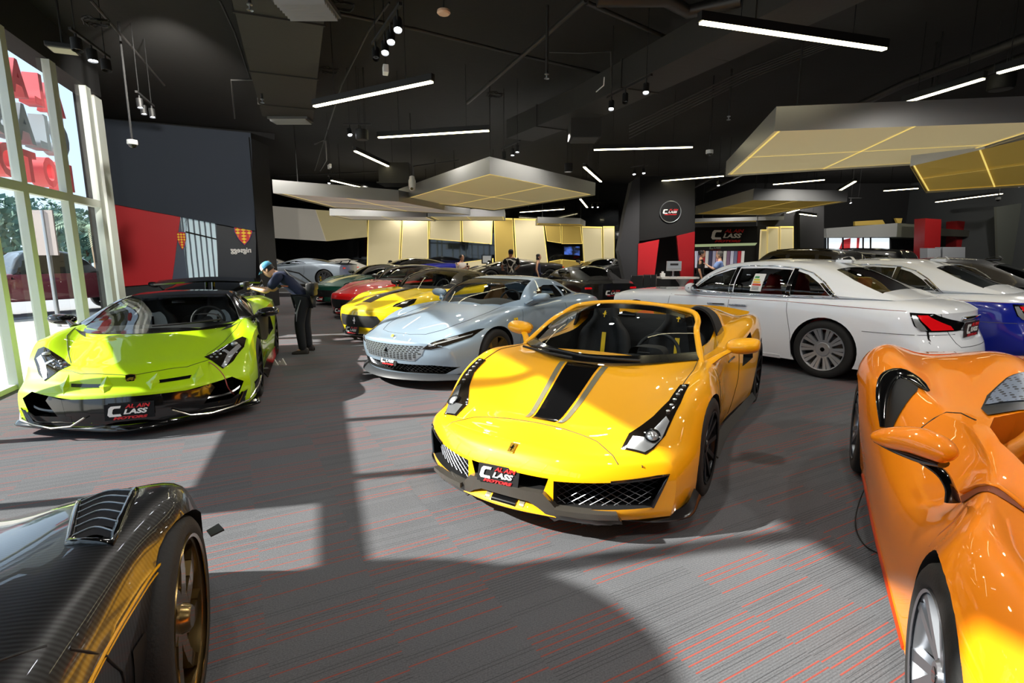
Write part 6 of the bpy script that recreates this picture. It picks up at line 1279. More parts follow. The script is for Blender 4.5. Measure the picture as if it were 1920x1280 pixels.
m_bl, nt_, p_ = newmat('reflected_strips'); tc_ = nt_.nodes.new('ShaderNodeTexCoord'); wv = nt_.nodes.new('ShaderNodeTexWave'); wv.inputs['Scale'].default_value = 2.6; wv.inputs['Distortion'].default_value = .5; nt_.links.new(tc_.outputs['Object'], wv.inputs['Vector']); cr_ = nt_.nodes.new('ShaderNodeValToRGB'); cr_.color_ramp.elements[0].color = srgb('#3c4a55'); cr_.color_ramp.elements[0].position = .12; cr_.color_ramp.elements[1].color = srgb('#b9cfd8'); cr_.color_ramp.elements[1].position = .3; nt_.links.new(wv.outputs['Fac'], cr_.inputs[0]); nt_.links.new(cr_.outputs[0], p_.inputs['Base Color']); nt_.links.new(cr_.outputs[0], p_.inputs['Emission Color']); p_.inputs['Emission Strength'].default_value = .35  # window reflection in the mirror wall, painted as faintly glowing strips
bl = ppoly('window_blind', [(338, 405), (406, 418), (409, 524), (352, 527)], m_bl, .0, .03, kind=False); tag(bl, 'painted reflection of pale vertical strips beside the red wall panel', 'blind')
ppoly('reflected_rail', [(348, 433), (406, 447), (406, 449.5), (348, 436)], W_black, .02, .02, bl)
ppoly('wall_left', [(330, 404), (350, 407), (352, 527), (318, 530)], mat('wall_slate', '#4a566a', .4), .0, .03)
ppoly('wall_left', [(405, 417), (480, 432), (480, 524), (409, 524)], mat('wall_navy', '#1c2430', .5, bump=(3, .6)), .0, .03)
def shield(name, u, v, hw, hh, off, label, half=False):
    c0 = onp(u, v, off); sx = (onp(u+hw, v, off)-c0).length; sy = (onp(u, v-hh, off)-c0).length; Q = frame(c0, pd, (0, 0, 1)); e = empty(name, c0); tag(e, label, 'sign')
    Qi = Matrix.Translation(-c0) @ Q; x0 = -1
    sh = [(-1, 1), (0, 1.08), (1, 1), (1, .25), (.6, -.45), (0, -1), (-.6, -.45), (-1, .25)]
    B().prism([(x*sx*1.08, y*sy*1.06) for x, y in sh], 0, .02, M4=Qi).obj('shield_rim', mat('shield_blue', '#2a2f86', .5), e); B().prism([(x*sx, y*sy) for x, y in sh], .02, .03, M4=Qi).obj('shield_field', mat('shield_red', '#c0201c', .5, emit='#c0201c', es=.15), e)
    d = B(); 
    for r in range(6):
        yc = .78-.3*r; wmax = 1 if yc > .2 else max(.05, (yc+1)/1.25)
        for k in (-1, 0, 1):
            x = k*.66; hw_ = min(.33, wmax-abs(x)) if abs(x) < wmax else 0
            if hw_ > .04: d.prism([((x-hw_)*sx, yc*sy), (x*sx, (yc+.14)*sy), ((x+hw_)*sx, yc*sy), (x*sx, (yc-.14)*sy)], .03, .035, M4=Qi)
    d.obj('shield_diamonds', mat('shield_yellow', '#e9c21e', .5, emit='#e9c21e', es=.15), e)
    return e
shield('shield_sign', 457, 440, 16, 19, .03, 'red and yellow diamond shield emblem on dark wall above white letters'); shield('shield_sign', 341, 452, 8, 16, .03, 'red and yellow shield emblem at the edge of the red panel')
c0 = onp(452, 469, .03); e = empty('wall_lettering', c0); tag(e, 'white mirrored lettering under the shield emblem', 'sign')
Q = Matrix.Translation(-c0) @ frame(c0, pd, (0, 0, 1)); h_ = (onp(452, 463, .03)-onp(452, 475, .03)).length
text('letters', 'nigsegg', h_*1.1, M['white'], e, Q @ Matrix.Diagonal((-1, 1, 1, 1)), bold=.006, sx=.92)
b = B()
P = [onp(472, 249, .05), onp(508, 262, .05)]; a0 = onp(472, 300, .10); a1 = Vector((at(512, 400, a0.y+1.2)))
x0, y0, x1, y1 = a0.x, a0.y, a1.x, a1.y
struct(B().prism([(x0, y0-.05), (x1, y1), (x1-.25, y1+.2), (x0-.3, y0+.3)], 0, 4.9).obj('wall_pillar', W_black))
# light switches
for u in (489, 502):
    q = at(u, 492, y0+.55); s_ = empty('wall_socket', q); tag(s_, 'cream wall socket plate on the black pillar, %s of the two' % ('left' if u < 495 else 'right'), 'socket'); dr = Vector((x1-x0, y1-y0, 0)).normalized(); nn = Vector((dr.y, -dr.x, 0))
    # sit on the pillar face
    t_ = ((q.x-x0)*nn.x+(q.y-(y0-.05))*nn.y); s_.location = q-nn*t_+nn*.012
    F_ = frame((0, 0, 0), dr, (0, 0, 1)); B().box((0, 0, 0), (.12, .13, .02), M4=F_, bev=.004).obj('plate', mat('socket_cream', '#b5a789', .5), s_); B().box((0, 0, 0), (.07, .08, .03), M4=F_, bev=.004).obj('rocker', mat('socket_brown', '#7b6c50', .5), s_)
# glass front: mullions, transoms, panes
mull = [(-12.4, .12), (-10.9, .12), (-9.4, .12), (-7.9, .12), (-6.45, .12), (-5.0, .12), (-3.6, .10), (-2.17, .10), (0.0, .12), (.83, .14), (2.165, .20), (3.45, .20)]
GL = glassmat('shop_glass', (.95, .97, .98), ior=1.45, gloss=.6)
ZT = 4.46
for i, ((t, wd), (t2, w2)) in enumerate(zip(mull[:-1], mull[1:])):
    e = empty('window_%d' % (i+1)); struct(e)
    a, d = t+wd/2, t2-w2/2
    def fbox(bb, t0, t1, z0, z1, n0, n1): bb.add([fac(tt, zz, nn) for zz in (z0, z1) for tt in (t0, t1) for nn in (n0, n1)], [(0, 1, 3, 2), (4, 6, 7, 5), (0, 4, 5, 1), (2, 3, 7, 6), (0, 2, 6, 4), (1, 5, 7, 3)]); return bb
    bb = B(); fbox(bb, t2-w2/2, t2+w2/2, 0, ZT, -.02, .08); fbox(bb, a, d, 2.44, 2.56, -.02, .08); fbox(bb, a, d, 0, .06, -.02, .06)
    if i == 0: fbox(bb, t-wd/2, t+wd/2, 0, ZT, -.02, .10)
    bb.obj('frame', Frame_w, e)
    gb = B(); gb.add([fac(a, .06), fac(d, .06), fac(d, 2.43), fac(a, 2.43)], [(0, 1, 2, 3)]); gb.obj('pane', GL, e); gb = B(); gb.add([fac(a, 2.57), fac(d, 2.57), fac(d, ZT), fac(a, ZT)], [(0, 1, 2, 3)]); gb.obj('pane', GL, e)
bb = B(); fbox(bb, -13.6, 4.1, ZT, ZC, -.3, .06); struct(bb.obj('trim_1', W_black))
bb = B(); fbox(bb, 3.95, 4.3, 0, ZT, -.1, .0); struct(bb.obj('trim_2', Frame_w))
# unseen box and round board added outside the glass to cast floor shadows
bb = B(); fbox(bb, -3.95, -1.3, 2.02, 2.6, -.25, -.03); tag(bb.obj('shadow_box', Frame_w), 'unseen white box added outside the glass to cast the floor band shadow', 'canopy')
q = fac(-5.55, 2.72, -.35); e = empty('shadow_disc', q); tag(e, 'unseen round black board added outside the glass front to cast a floor shadow', 'sign'); B().cyl(FN*.06, FN*-.06, .86, n=48).obj('disc', M['plate'], e, 40); shop_sign(e, frame(-FN*.065, -FD, (0, 0, 1)), 1.3, board=False)
# big sign letters outside, seen from behind
LD = mat('letter_dark', '#7b858c', .5); LR = mat('letter_red', '#d0545a', .5)
def sign3d(body, t, z, size, m, label):
    e = empty('sign_letter', fac(t, z, -.75)); tag(e, label, 'letter', 'sign letters outside the glass'); text('letter_block', body, size, m, e, frame((0, 0, 0), -FD, (0, 0, 1)), ext=.11, bold=.025, sx=1.0)
for s_, z, size, m_, nm in (('ALAIN', 4.35, .70, LR, 'red'), ('CLASS', 3.66, .78, LD, 'dark'), ('MOTOR', 3.0, .64, LR, 'red')):
    for k, ch in enumerate(s_):
        sign3d(ch, 4.2-.66*k, z, size, m_, '%s sign letter %s in the %s row outside the glass, seen from behind' % (nm, ch, {4.35: 'top', 3.66: 'middle', 3.0: 'bottom'}[z]) if (s_, k) not in (('ALAIN', 2), ('CLASS', 4)) else 'second %s letter %s in the row, outside the glass' % (nm, ch))

# ---------------------------------------------------------------- outdoors
b = B().box((-30, 20, -.25), (80, 90, .1)); struct(b.obj('ground', mat('paving', '#b9b4aa', .9, bump=(3, .1))))
b = B().add([(-16, 4, -.19), (-10, 34, -.19), (-24, 40, -.19), (-30, 0, -.19)], [(0, 1, 2, 3)]); struct(b.obj('ground', mat('road', '#8b8d90', .9)))
rnd = random.Random(4)
leaf = mat('leaf_blue_green', '#4f6f63', .9); leaf2 = mat('leaf_hedge', '#5d7a50', .9)
def blob_tree(name, x, y, h, r, m, label, group=None):
    t = empty(name, (x, y, -.2)); tag(t, label, 'tree', group)
    B().cyl((0, 0, 0), (0, 0, h*.5), .16, .1, 8).obj('trunk', mat('bark', '#5b4a3a', .9), t)
    f = B()
    for k in range(700):
        a = rnd.random()*2*PI; u = rnd.random(); q = Vector((math.cos(a)*r*math.sqrt(u)*(.6+.4*rnd.random()), math.sin(a)*r*math.sqrt(u), h*.28+h*.72*rnd.random()**.8*(1-.35*u)))
        s_ = .12+.18*rnd.random(); d = Vector((rnd.uniform(-1, 1), rnd.uniform(-1, 1), rnd.uniform(-1, 1))).normalized(); e_ = d.orthogonal().normalized(); f_ = d.cross(e_)
        f.add([q+e_*s_, q+f_*s_*.7, q-e_*s_, q-f_*s_*.7], [(0, 1, 2, 3)])
    f.obj('foliage', m, t)
for i, (u, Y, h, r) in enumerate(((8, 30, 5.2, 2.2), (60, 36, 5.6, 2.4), (100, 40, 6.0, 2.4), (135, 46, 6.2, 2.6), (165, 40, 4.4, 2.0), (195, 46, 4.8, 2.2), (-60, 30, 5.0, 2.2))):
    q = at(u, 475, Y); blob_tree('shade_tree', q.x, q.y, h, r, leaf, 'bushy green tree outside beyond the road behind the glass', 'trees beyond the road')
def palm(u, Y, h):
    q = at(u, 475, Y); t = empty('palm_tree', (q.x, q.y, -.2)); tag(t, 'palm tree outside seen through the third glass bay', 'palm tree')
    B().tube([(0, 0, 0), (.1, 0, h*.5), (0, 0, h)], [.2, .16, .14], 10).obj('trunk', mat('palm_bark', '#7a6a55', .9), t)
    pl = mat('palm_green', '#7f9a82', .8)
    for k in range(14):
        a = 2*PI*k/14; el = .35+.5*(k % 3)/2; P = [Vector((math.cos(a)*r_, math.sin(a)*r_, h+el*r_-.42*r_*r_)) for r_ in (0, .5, 1, 1.5, 1.9)]; b = B()
        for j in range(24):
            p_ = Vector(cr([np.array(x) for x in P], j/24*4)); tn = (P[-1]-P[0]).normalized(); sd_ = Vector((-math.sin(a), math.cos(a), 0))
            for g in (1, -1): b.add([p_, p_+sd_*g*.32*(1-.5*j/24)+tn*.12+Vector((0, 0, -.14)), p_+tn*.07], [(0, 1, 2)])
        b.obj('frond', pl, t)
palm(178, 22, 3.0)
b = B()
for k in range(40): b.box((-21.5-.2*k+rnd.random(), 10+.8*k, .15+.1*rnd.random()), (.9, .9, .55), rz=rnd.random(), bev=.12)
hd = b.obj('hedge', leaf2); tag(hd, 'low clipped hedge along the road outside', 'hedge'); hd['kind'] = 'stuff'
def pickup(u, Y, rz):
    q = at(u, 475, Y); c = Car('pickup_truck', (q.x, q.y, rz), 5.3); c.root.location.z = -.19; tag(c.root, 'dark red pickup truck parked outside the glass front', 'truck')
    m = paint('paint_maroon', '#6e3038', .2, .35, .6)
    def box(s0, s1, w, z0, z1, bev=.06): return B().box(c.V(((s0+s1)/2, 0, (z0+z1)/2)), (s1-s0, w, z1-z0), bev=bev)
    b = box(0, 1.5, 1.86, .5, 1.12, .12); b.box(c.V((2.6, 0, .85)), (2.4, 1.86, .8), bev=.06); b.obj('body', m, c.root, 40)
    b = B(); b.surf([[c.V((s, y*w, z)) for y, w, z in ((-1, .93, 1.1), (-1, wt, zt), (-.5, wt, zt+.03), (.5, wt, zt+.03), (1, wt, zt), (1, .93, 1.1))] for s, wt, zt in ((1.45, .9, 1.12), (2.1, .74, 1.78), (3.3, .74, 1.80), (3.7, .9, 1.15))], 3, 3); b.obj('cab', M['glass_o'], c.root, 40)
    b = B(); b.box(c.V((4.5, .9, .86)), (1.55, .07, .55), bev=.02); b.box(c.V((4.5, -.9, .86)), (1.55, .07, .55), bev=.02); b.box(c.V((5.27, 0, .86)), (.07, 1.86, .55), bev=.02); b.box(c.V((4.5, 0, .6)), (1.55, 1.8, .06)); b.obj('cargo_bed', m, c.root, 40)
    B().box(c.V((5.36, 0, .52)), (.16, 1.8, .2), bev=.03).obj('rear_bumper', M['silver'], c.root, 40)
    for g in (1, -1): B().box(c.V((5.29, g*.85, .95)), (.06, .14, .3)).obj('tail_light', M['red_lens'], c.root)
    c.wheels4(.95, 4.3, .92, .92, .38, .38, .26, .26, 'five', detail=False)
pickup(100, 16.5, 1.0)
for (u, v0, v1, Y) in ((92, 380, 620, 13.2),):
    q = at(u, 480, Y); t = empty('sign_post', (q.x, q.y, -.2)); tag(t, 'grey metal sign post with a blank board outside', 'sign'); B().cyl((0, 0, 0), (0, 0, 2.9), .05).obj('post', M['silver'], t, 40); B().box((-.1, .0, 2.35), (.7, .04, 1.1)).obj('board', mat('sign_beige', '#a79c98', .7), t)
# ---------------------------------------------------------------- back wall panels, screens
YB = 26.0
def bpoly(name, px, m, Y=YB, th=.12, parent=None, kind=True):
    P = [at(u, v, Y) for u, v in px]; n = len(P); Q = [p+Vector((0, th, 0)) for p in P]
    o = meshobj(name, P+Q, [tuple(range(n)), tuple(range(2*n-1, n-1, -1))]+[(i, i+n, (i+1) % n+n, (i+1) % n) for i in range(n)], m, parent)
    bm = bmesh.new(); bm.from_mesh(o.data); bmesh.ops.recalc_face_normals(bm, faces=bm.faces); bm.to_mesh(o.data); bm.free()
    if kind and parent is None: struct(o)
    return o
def glowpanel(px, m, Y=YB, glow=True, kind=True):
    o = bpoly('wall_back', px, m, Y)
    if glow:
        b = B(); P = [at(u, v, Y-.015) for u, v in px]; cx = sum(P, Vector())/len(P)
        for i in range(len(P)):
            a, d = P[i], P[(i+1) % len(P)]; a2, d2 = a.lerp(cx, .045), d.lerp(cx, .045); b.add([a, d, d2, a2], [(0, 1, 2, 3)])
        struct(b.obj('trim_3', Glow))
    return o
bpoly('wall_back', [(500, 380), (1160, 380), (1160, 530), (500, 560)], Mirror_blk, YB+.2)
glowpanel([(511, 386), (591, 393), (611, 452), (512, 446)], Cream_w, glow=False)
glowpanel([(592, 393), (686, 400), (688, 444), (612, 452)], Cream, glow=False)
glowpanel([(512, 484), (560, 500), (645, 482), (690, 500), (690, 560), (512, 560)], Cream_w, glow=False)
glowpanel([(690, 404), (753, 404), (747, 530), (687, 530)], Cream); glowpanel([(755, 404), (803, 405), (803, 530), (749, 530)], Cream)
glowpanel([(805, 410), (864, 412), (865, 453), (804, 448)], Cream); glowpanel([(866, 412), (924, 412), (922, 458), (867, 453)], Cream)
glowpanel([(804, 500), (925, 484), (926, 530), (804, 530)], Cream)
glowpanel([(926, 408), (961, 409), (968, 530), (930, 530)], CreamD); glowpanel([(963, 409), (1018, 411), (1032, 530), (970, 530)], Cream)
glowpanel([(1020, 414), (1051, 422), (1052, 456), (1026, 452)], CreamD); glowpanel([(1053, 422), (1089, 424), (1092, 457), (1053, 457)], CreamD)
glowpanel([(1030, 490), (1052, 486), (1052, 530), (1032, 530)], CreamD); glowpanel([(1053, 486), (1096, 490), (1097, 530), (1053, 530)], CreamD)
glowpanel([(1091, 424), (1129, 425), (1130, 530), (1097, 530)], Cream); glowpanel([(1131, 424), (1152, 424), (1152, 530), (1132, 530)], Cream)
def screen(px, label, Y=YB-.02, pic=None):
    P = [at(u, v, Y) for u, v in px]; c0 = sum(P, Vector())/4; e = empty('wall_screen', c0); tag(e, label, 'screen'); o = bpoly('bezel', px, M['blk'], Y, .06, e); o.data.transform(Matrix.Translation(-c0))
    if pic:
        n = P[0].lerp(c0, .12), P[1].lerp(c0, .12), P[2].lerp(c0, .12), P[3].lerp(c0, .12); s_ = meshobj('display', [p-c0+Vector((0, -.01, 0)) for p in n], [(0, 1, 2, 3)], pic, e)
    return e
screen([(625, 452), (673, 451), (673, 484), (625, 485)], 'dark television on the far left of the panelled back wall', pic=Mirror_blk)
screen([(878, 456), (918, 457), (918, 481), (878, 478)], 'dark television on the back wall left of the patterned shirt man', pic=Mirror_blk)
m_tv, nt_, p_ = newmat('tv_picture'); nz = nt_.nodes.new('ShaderNodeTexNoise'); nz.inputs['Scale'].default_value = 2.5; cr_ = nt_.nodes.new('ShaderNodeValToRGB'); cr_.color_ramp.elements[0].color = srgb('#0a1120'); cr_.color_ramp.elements[0].position = .4; cr_.color_ramp.elements[1].color = srgb('#4d74d8'); cr_.color_ramp.elements[1].position = .65; nt_.links.new(nz.outputs['Fac'], cr_.inputs[0]); nt_.links.new(cr_.outputs[0], p_.inputs['Emission Color']); p_.inputs['Emission Strength'].default_value = .8; p_.inputs['Base Color'].default_value = (0, 0, 0, 1)
screen([(1056, 461), (1089, 461), (1089, 480), (1056, 478)], 'television showing a blue picture on the back wall', pic=m_tv)
# raised platform along the back wall
b = B().box((-3.5, 23.3, .15), (19, 5.6, .30)); struct(b.obj('trim_4', mat('platform_grey', '#6e6c6a', .8))); b = B().box((-3.5, 20.2, .075), (19, .6, .15)); struct(b.obj('trim_5', mat('step_grey', '#57565a', .8)))
# framed stand sign in front of the wall
q = at(913, 500, 24.8); e = empty('picture_stand', (q.x, q.y, .3)); tag(e, 'small framed card on a stand by the back wall', 'sign'); zt = q.z-.3+.35; B().cyl((0, 0, 0), (0, 0, zt), .03).obj('pole', M['blkm'], e); B().box((0, -.02, zt), (.5, .04, .42)).obj('frame', M['blk'], e); B().box((0, -.045, zt), (.38, .01, .32)).obj('card', mat('card_grey', '#b9bdc0', .6), e); B().box((0, 0, .015), (.4, .3, .03)).obj('foot', M['blkm'], e)
# ---------------------------------------------------------------- column with emblem and red flanks
YC = 17.0
struct(bpoly('wall_column', [(1196, 330), (1303, 330), (1303, 436), (1198, 452)], W_black, YC, .5)); struct(bpoly('wall_column', [(1160, 470), (1172, 400), (1185, 340), (1200, 330), (1197, 545), (1176, 545)], mat('column_grey', '#3a3a3e', .8), YC-.05, .5))
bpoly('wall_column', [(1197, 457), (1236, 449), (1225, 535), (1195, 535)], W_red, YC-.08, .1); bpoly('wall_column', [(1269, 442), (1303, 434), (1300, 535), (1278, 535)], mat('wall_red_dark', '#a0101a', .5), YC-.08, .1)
bpoly('wall_column', [(1196, 440), (1303, 430), (1303, 545), (1196, 545)], W_black, YC+1.2, .1)
q = at(1257, 397, YC-.03); e = empty('emblem_disc', q); tag(e, 'round black emblem with white and red lettering on the column', 'sign'); k = (at(1257, 377, YC).z-at(1257, 417, YC).z)/2
B().cyl((0, -.01, 0), (0, .02, 0), k, n=40).obj('disc', M['plate'], e, 40); B().tube([(k*math.cos(a), -.012, k*math.sin(a)) for a in [2*PI*i/40 for i in range(40)]], .012, 6, closed=True).obj('rim', M['silver'], e, 50); shop_sign(e, Matrix.Translation((0, -.015, 0)) @ frame((0, 0, 0), (1, 0, 0), (0, 0, 1)), k*1.55, board=False)
# ---------------------------------------------------------------- reception
YR = 21.0
e = empty('reception_sign', at(1360, 443, YR)); tag(e, 'long black reception fascia with large white and red lettering', 'sign'); c0 = e.location.copy()
P = [at(u, v, YR)-c0 for u, v in ((1300, 426), (1420, 424), (1420, 456), (1300, 459))]; B().add(P+[p+Vector((0, .5, 0)) for p in P], [(0, 1, 2, 3), (7, 6, 5, 4), (0, 4, 5, 1), (1, 5, 6, 2), (2, 6, 7, 3), (3, 7, 4, 0)]).obj('fascia', M['plate'], e)
shop_sign(e, Matrix.Translation(at(1364, 441, YR)-c0+Vector((0, -.02, 0))) @ frame((0, 0, 0), (1, 0, 0), (0, 0, 1)), 1.35, board=False)
bpoly('trim_6', [(1300, 458), (1420, 455), (1416, 460), (1300, 463)], mat('fascia_light', '#93a07a', .5, emit='#a8b88a', es=.5), YR-.02, .3)
bpoly('wall_reception', [(1298, 460), (1420, 458), (1420, 540), (1298, 540)], W_black, YR+1.3, .1)
e = empty('reception_sign', at(1342, 464, YR+.6)); tag(e, 'small white lettering on the dark shelf back under the fascia', 'sign'); shop_sign(e, frame((0, 0, 0), (1, 0, 0), (0, 0, 1)), .55, board=False)
q0 = at(1302, 474, YR+.8); rk = empty('display_rack', (at(1345, 480, YR+.8).x, YR+.8, 0)); tag(rk, 'lit display rack of upright panels behind the reception men', 'rack'); rnd = random.Random(8)
x0, x1 = at(1302, 475, YR+.8).x, at(1396, 475, YR+.8).x; cols_ = ['#d8d4e4', '#7d7f9a', '#c4323c', '#e6e3dc', '#4a4862', '#b8b2c8', '#d9a0a8', '#2a2733', '#efeae0', '#8d6f86']
B().box(((x0+x1)/2-rk.location.x, 0, 1.02), (x1-x0+.2, .4, .06)).obj('shelf', M['blkm'], rk); B().box(((x0+x1)/2-rk.location.x, .0, .5), (x1-x0+.2, .5, 1.0)).obj('counter', M['blk'], rk); B().box(((x0+x1)/2-rk.location.x, 0, 1.95), (x1-x0+.2, .4, .06)).obj('shelf', M['blkm'], rk)
for k in range(14): B().box((x0+(x1-x0)*(k+.5)/14-rk.location.x, -.02, 1.40), ((x1-x0)/14*.7, .06, .68)).obj('panel', mat('rack_%d' % k, cols_[k % 10], .6, emit=cols_[k % 10], es=.35), rk)
for px in ([(1428, 430), (1438, 430), (1436, 535), (1422, 535)], [(1440, 425), (1460, 425), (1460, 535), (1438, 535)], [(1463, 424), (1488, 424), (1488, 535), (1462, 535)]): glowpanel(px, Cream, YR+1.0)
bpoly('wall_back', [(1420, 400), (1500, 395), (1500, 540), (1420, 540)], W_black, YR+1.25, .1)
# desk, monitor, chairs
q = at(1268, 519, 16.2); dk = empty('desk', (q.x, 16.2, 0)); tag(dk, 'white round-ended desk with a pedestal foot by the column', 'desk'); zt = q.z
b = B(); n = 20; P = [(-.55+.0, -.35), (.35, -.35)]+[(.35+.35*math.sin(a), -.35*math.cos(a)) for a in [PI*i/10 for i in range(1, 10)]]+[(.35, .35), (-.55, .35)]
b.prism(P, zt-.05, zt); b.obj('desk_top', mat('desk_white', '#cfccc8', .3), dk); B().lathe([(.26, 0), (.25, .03), (.09, .08), (.08, zt-.25), (.22, zt-.06), (.3, zt-.05)], 24, Matrix.Translation((.2, 0, 0))).obj('pedestal', mat('desk_white2', '#d8d5d0', .3), dk, 40)
q = at(1265, 500, 16.1); mo = empty('monitor', (q.x, 16.2, zt)); tag(mo, 'grey desktop monitor on the white desk', 'monitor'); w_ = .46
B().box((0, -.02, q.z-zt+.02), (w_, .04, .30), bev=.01).obj('screen_body', mat('monitor_grey', '#9a9c9e', .4), mo); B().box((0, -.045, q.z-zt+.05), (w_*.9, .01, .21)).obj('display', mat('monitor_pic', '#6d7072', .3, emit='#8a8d90', es=.4), mo); B().cyl((0, .02, 0), (0, .02, q.z-zt-.1), .03).obj('stand', M['silver'], mo); B().box((0, .0, .01), (.2, .16, .02)).obj('base', M['silver'], mo)
B().box((-.0, -.052, q.z-zt+.07), (.25, .004, .06)).obj('screen_text', M['dash'], mo)
q = at(1244, 514, 16.0); e = empty('paper_box', (q.x, 16.1, zt)); tag(e, 'white tissue box on the left end of the desk', 'box'); B().box((0, 0, .06), (.14, .12, .12), bev=.01).obj('box', M['white'], e); B().box((.0, -.0, .14), (.06, .04, .06)).obj('tissue', M['white'], e)
ch = None
for i, u in enumerate((1199, 1217, 1233)):
    q = at(u, 530, 15.5)
    if ch is None:
        ch = empty('dining_chair', (q.x, 15.5, 0), .15); pr_ = [ch]
        B().box((0, 0, .46), (.42, .42, .05), bev=.015).obj('seat', M['leather_b'], ch); B().box((0, .2, .76), (.40, .04, .46), bev=.012).obj('backrest', M['leather_b'], ch)
        for sx in (-1, 1):
            for sy in (-1, 1): B().cyl((sx*.19, sy*.19, 0), (sx*.19, sy*.19, .44 if sy < 0 else 1.0), .014).obj('leg', M['chrome'], ch)
        o = ch
    else:
        o = ch.copy(); COL.objects.link(o); o.location = (q.x, 15.5+.35*i, 0); o.rotation_euler.z = .15-.1*i
        for k in ch.children: kk = k.copy(); COL.objects.link(kk); kk.parent = o
    tag(o, ('left', 'middle', 'right')[i]+'most of three black chairs with chrome legs before the column' if i != 1 else 'middle of three black chairs with chrome legs before the column', 'chair', 'chairs by the column')
# ---------------------------------------------------------------- white pavilion, red pillars on the right
YP = 24.0
bpoly('wall_pavilion', [(1549, 428), (1683, 418), (1681, 444), (1550, 445)], mat('pavilion_grey', '#8f9190', .6), YP, 1.5); bpoly('wall_pavilion', [(1684, 418), (1760, 424), (1760, 448), (1681, 444)], mat('pavilion_dark', '#55564c', .6), YP+.05, 1.5)
bpoly('wall_pavilion', [(1545, 440), (1885, 440), (1885, 520), (1545, 520)], mat('pavilion_wall', '#1a1b1c', .7), YP+1.5, .1)
Wb = mat('window_bright', '#d6dfe2', .5, emit='#dfe9ee', es=1.0)
e = empty('window_20'); struct(e); bpoly('pane', [(1551, 446), (1670, 446), (1670, 468), (1551, 468)], Wb, YP+.6, .05, e)
for u in (1553, 1581, 1619, 1633, 1670): bpoly('frame', [(u-1, 444), (u+1, 444), (u+1, 469), (u-1, 469)], W_black, YP+.5, .05, e)
bpoly('frame', [(1549, 467), (1672, 467), (1672, 471), (1549, 471)], W_black, YP+.5, .06, e)
for px, cc, lb in (([(1573, 468), (1580, 450), (1595, 446), (1594, 468)], '#c8363c', 'red flag behind the pavilion window, left one'), ([(1607, 446), (1612, 446), (1610, 468), (1606, 468)], '#c8363c', 'thin red flag behind the pavilion window')):
    f = bpoly('flag', px, mat('flag', cc, .6, emit=cc, es=.3), YP+.58, .01, kind=False); tag(f, lb, 'flag')
for i, (px, mcol) in enumerate((([(1735, 409), (1765, 411), (1762, 500), (1732, 500)], '#8c1418'), ([(1795, 414), (1821, 416), (1819, 500), (1793, 500)], '#7a1316'), ([(1852, 421), (1874, 423), (1872, 500), (1850, 500)], '#7a1316'))):
    struct(bpoly('wall_pillar', px, mat('pillar_red_%d' % i, mcol, .4), 22.5+i, .6))
bpoly('wall_pavilion', [(1762, 428), (1850, 434), (1850, 445), (1762, 442)], mat('beam_dark', '#2e2d27', .7), 23.2, .3)
for px, lb in (([(1739, 465), (1764, 465), (1764, 549), (1739, 549)], 'pale glass counter beside the first red pillar'), ([(1768, 463), (1810, 463), (1808, 549), (1768, 549)], 'pale glass counter between the first and second red pillars')):
    f = bpoly('glass_counter', px, mat('counter_pale', '#8d9096', .3), 21.5, .4, kind=False); tag(f, lb, 'counter')
b = B()
c0 = at(1612, 481, 22.0); e = empty('picket_barrier', (c0.x, 22, 0)); tag(e, 'low slatted barrier under the pavilion window', 'fence'); xa, xb = at(1570, 480, 22).x, at(1675, 480, 22).x
sl = B()
for k in range(28): x = xa+(xb-xa)*k/27-c0.x; sl.box((x, 0, .78), (.045, .03, 1.45))
sl.obj('slats', mat('slat_grey', '#6f7070', .5), e); B().box(((xa+xb)/2-c0.x, 0, 1.48), (xb-xa, .05, .05)).obj('rail', M['silver'], e)
for i, u in enumerate((1595, 1840)): pass
glowpanel([(1603, 415), (1655, 412), (1660, 420), (1603, 423)], CreamD, 25.0, glow=False); glowpanel([(1679, 409), (1692, 409), (1690, 418), (1683, 418)], CreamD, 25.0, glow=False)
bpoly('wall_right', [(1868, 388), (1990, 370), (1990, 520), (1872, 520)], mat('wall_far_grey', '#4a4d48', .85), 21.0, .1)
bpoly('wall_column', [(1500, 390), (1545, 385), (1545, 520), (1500, 520)], W_black, 22.0, .5)
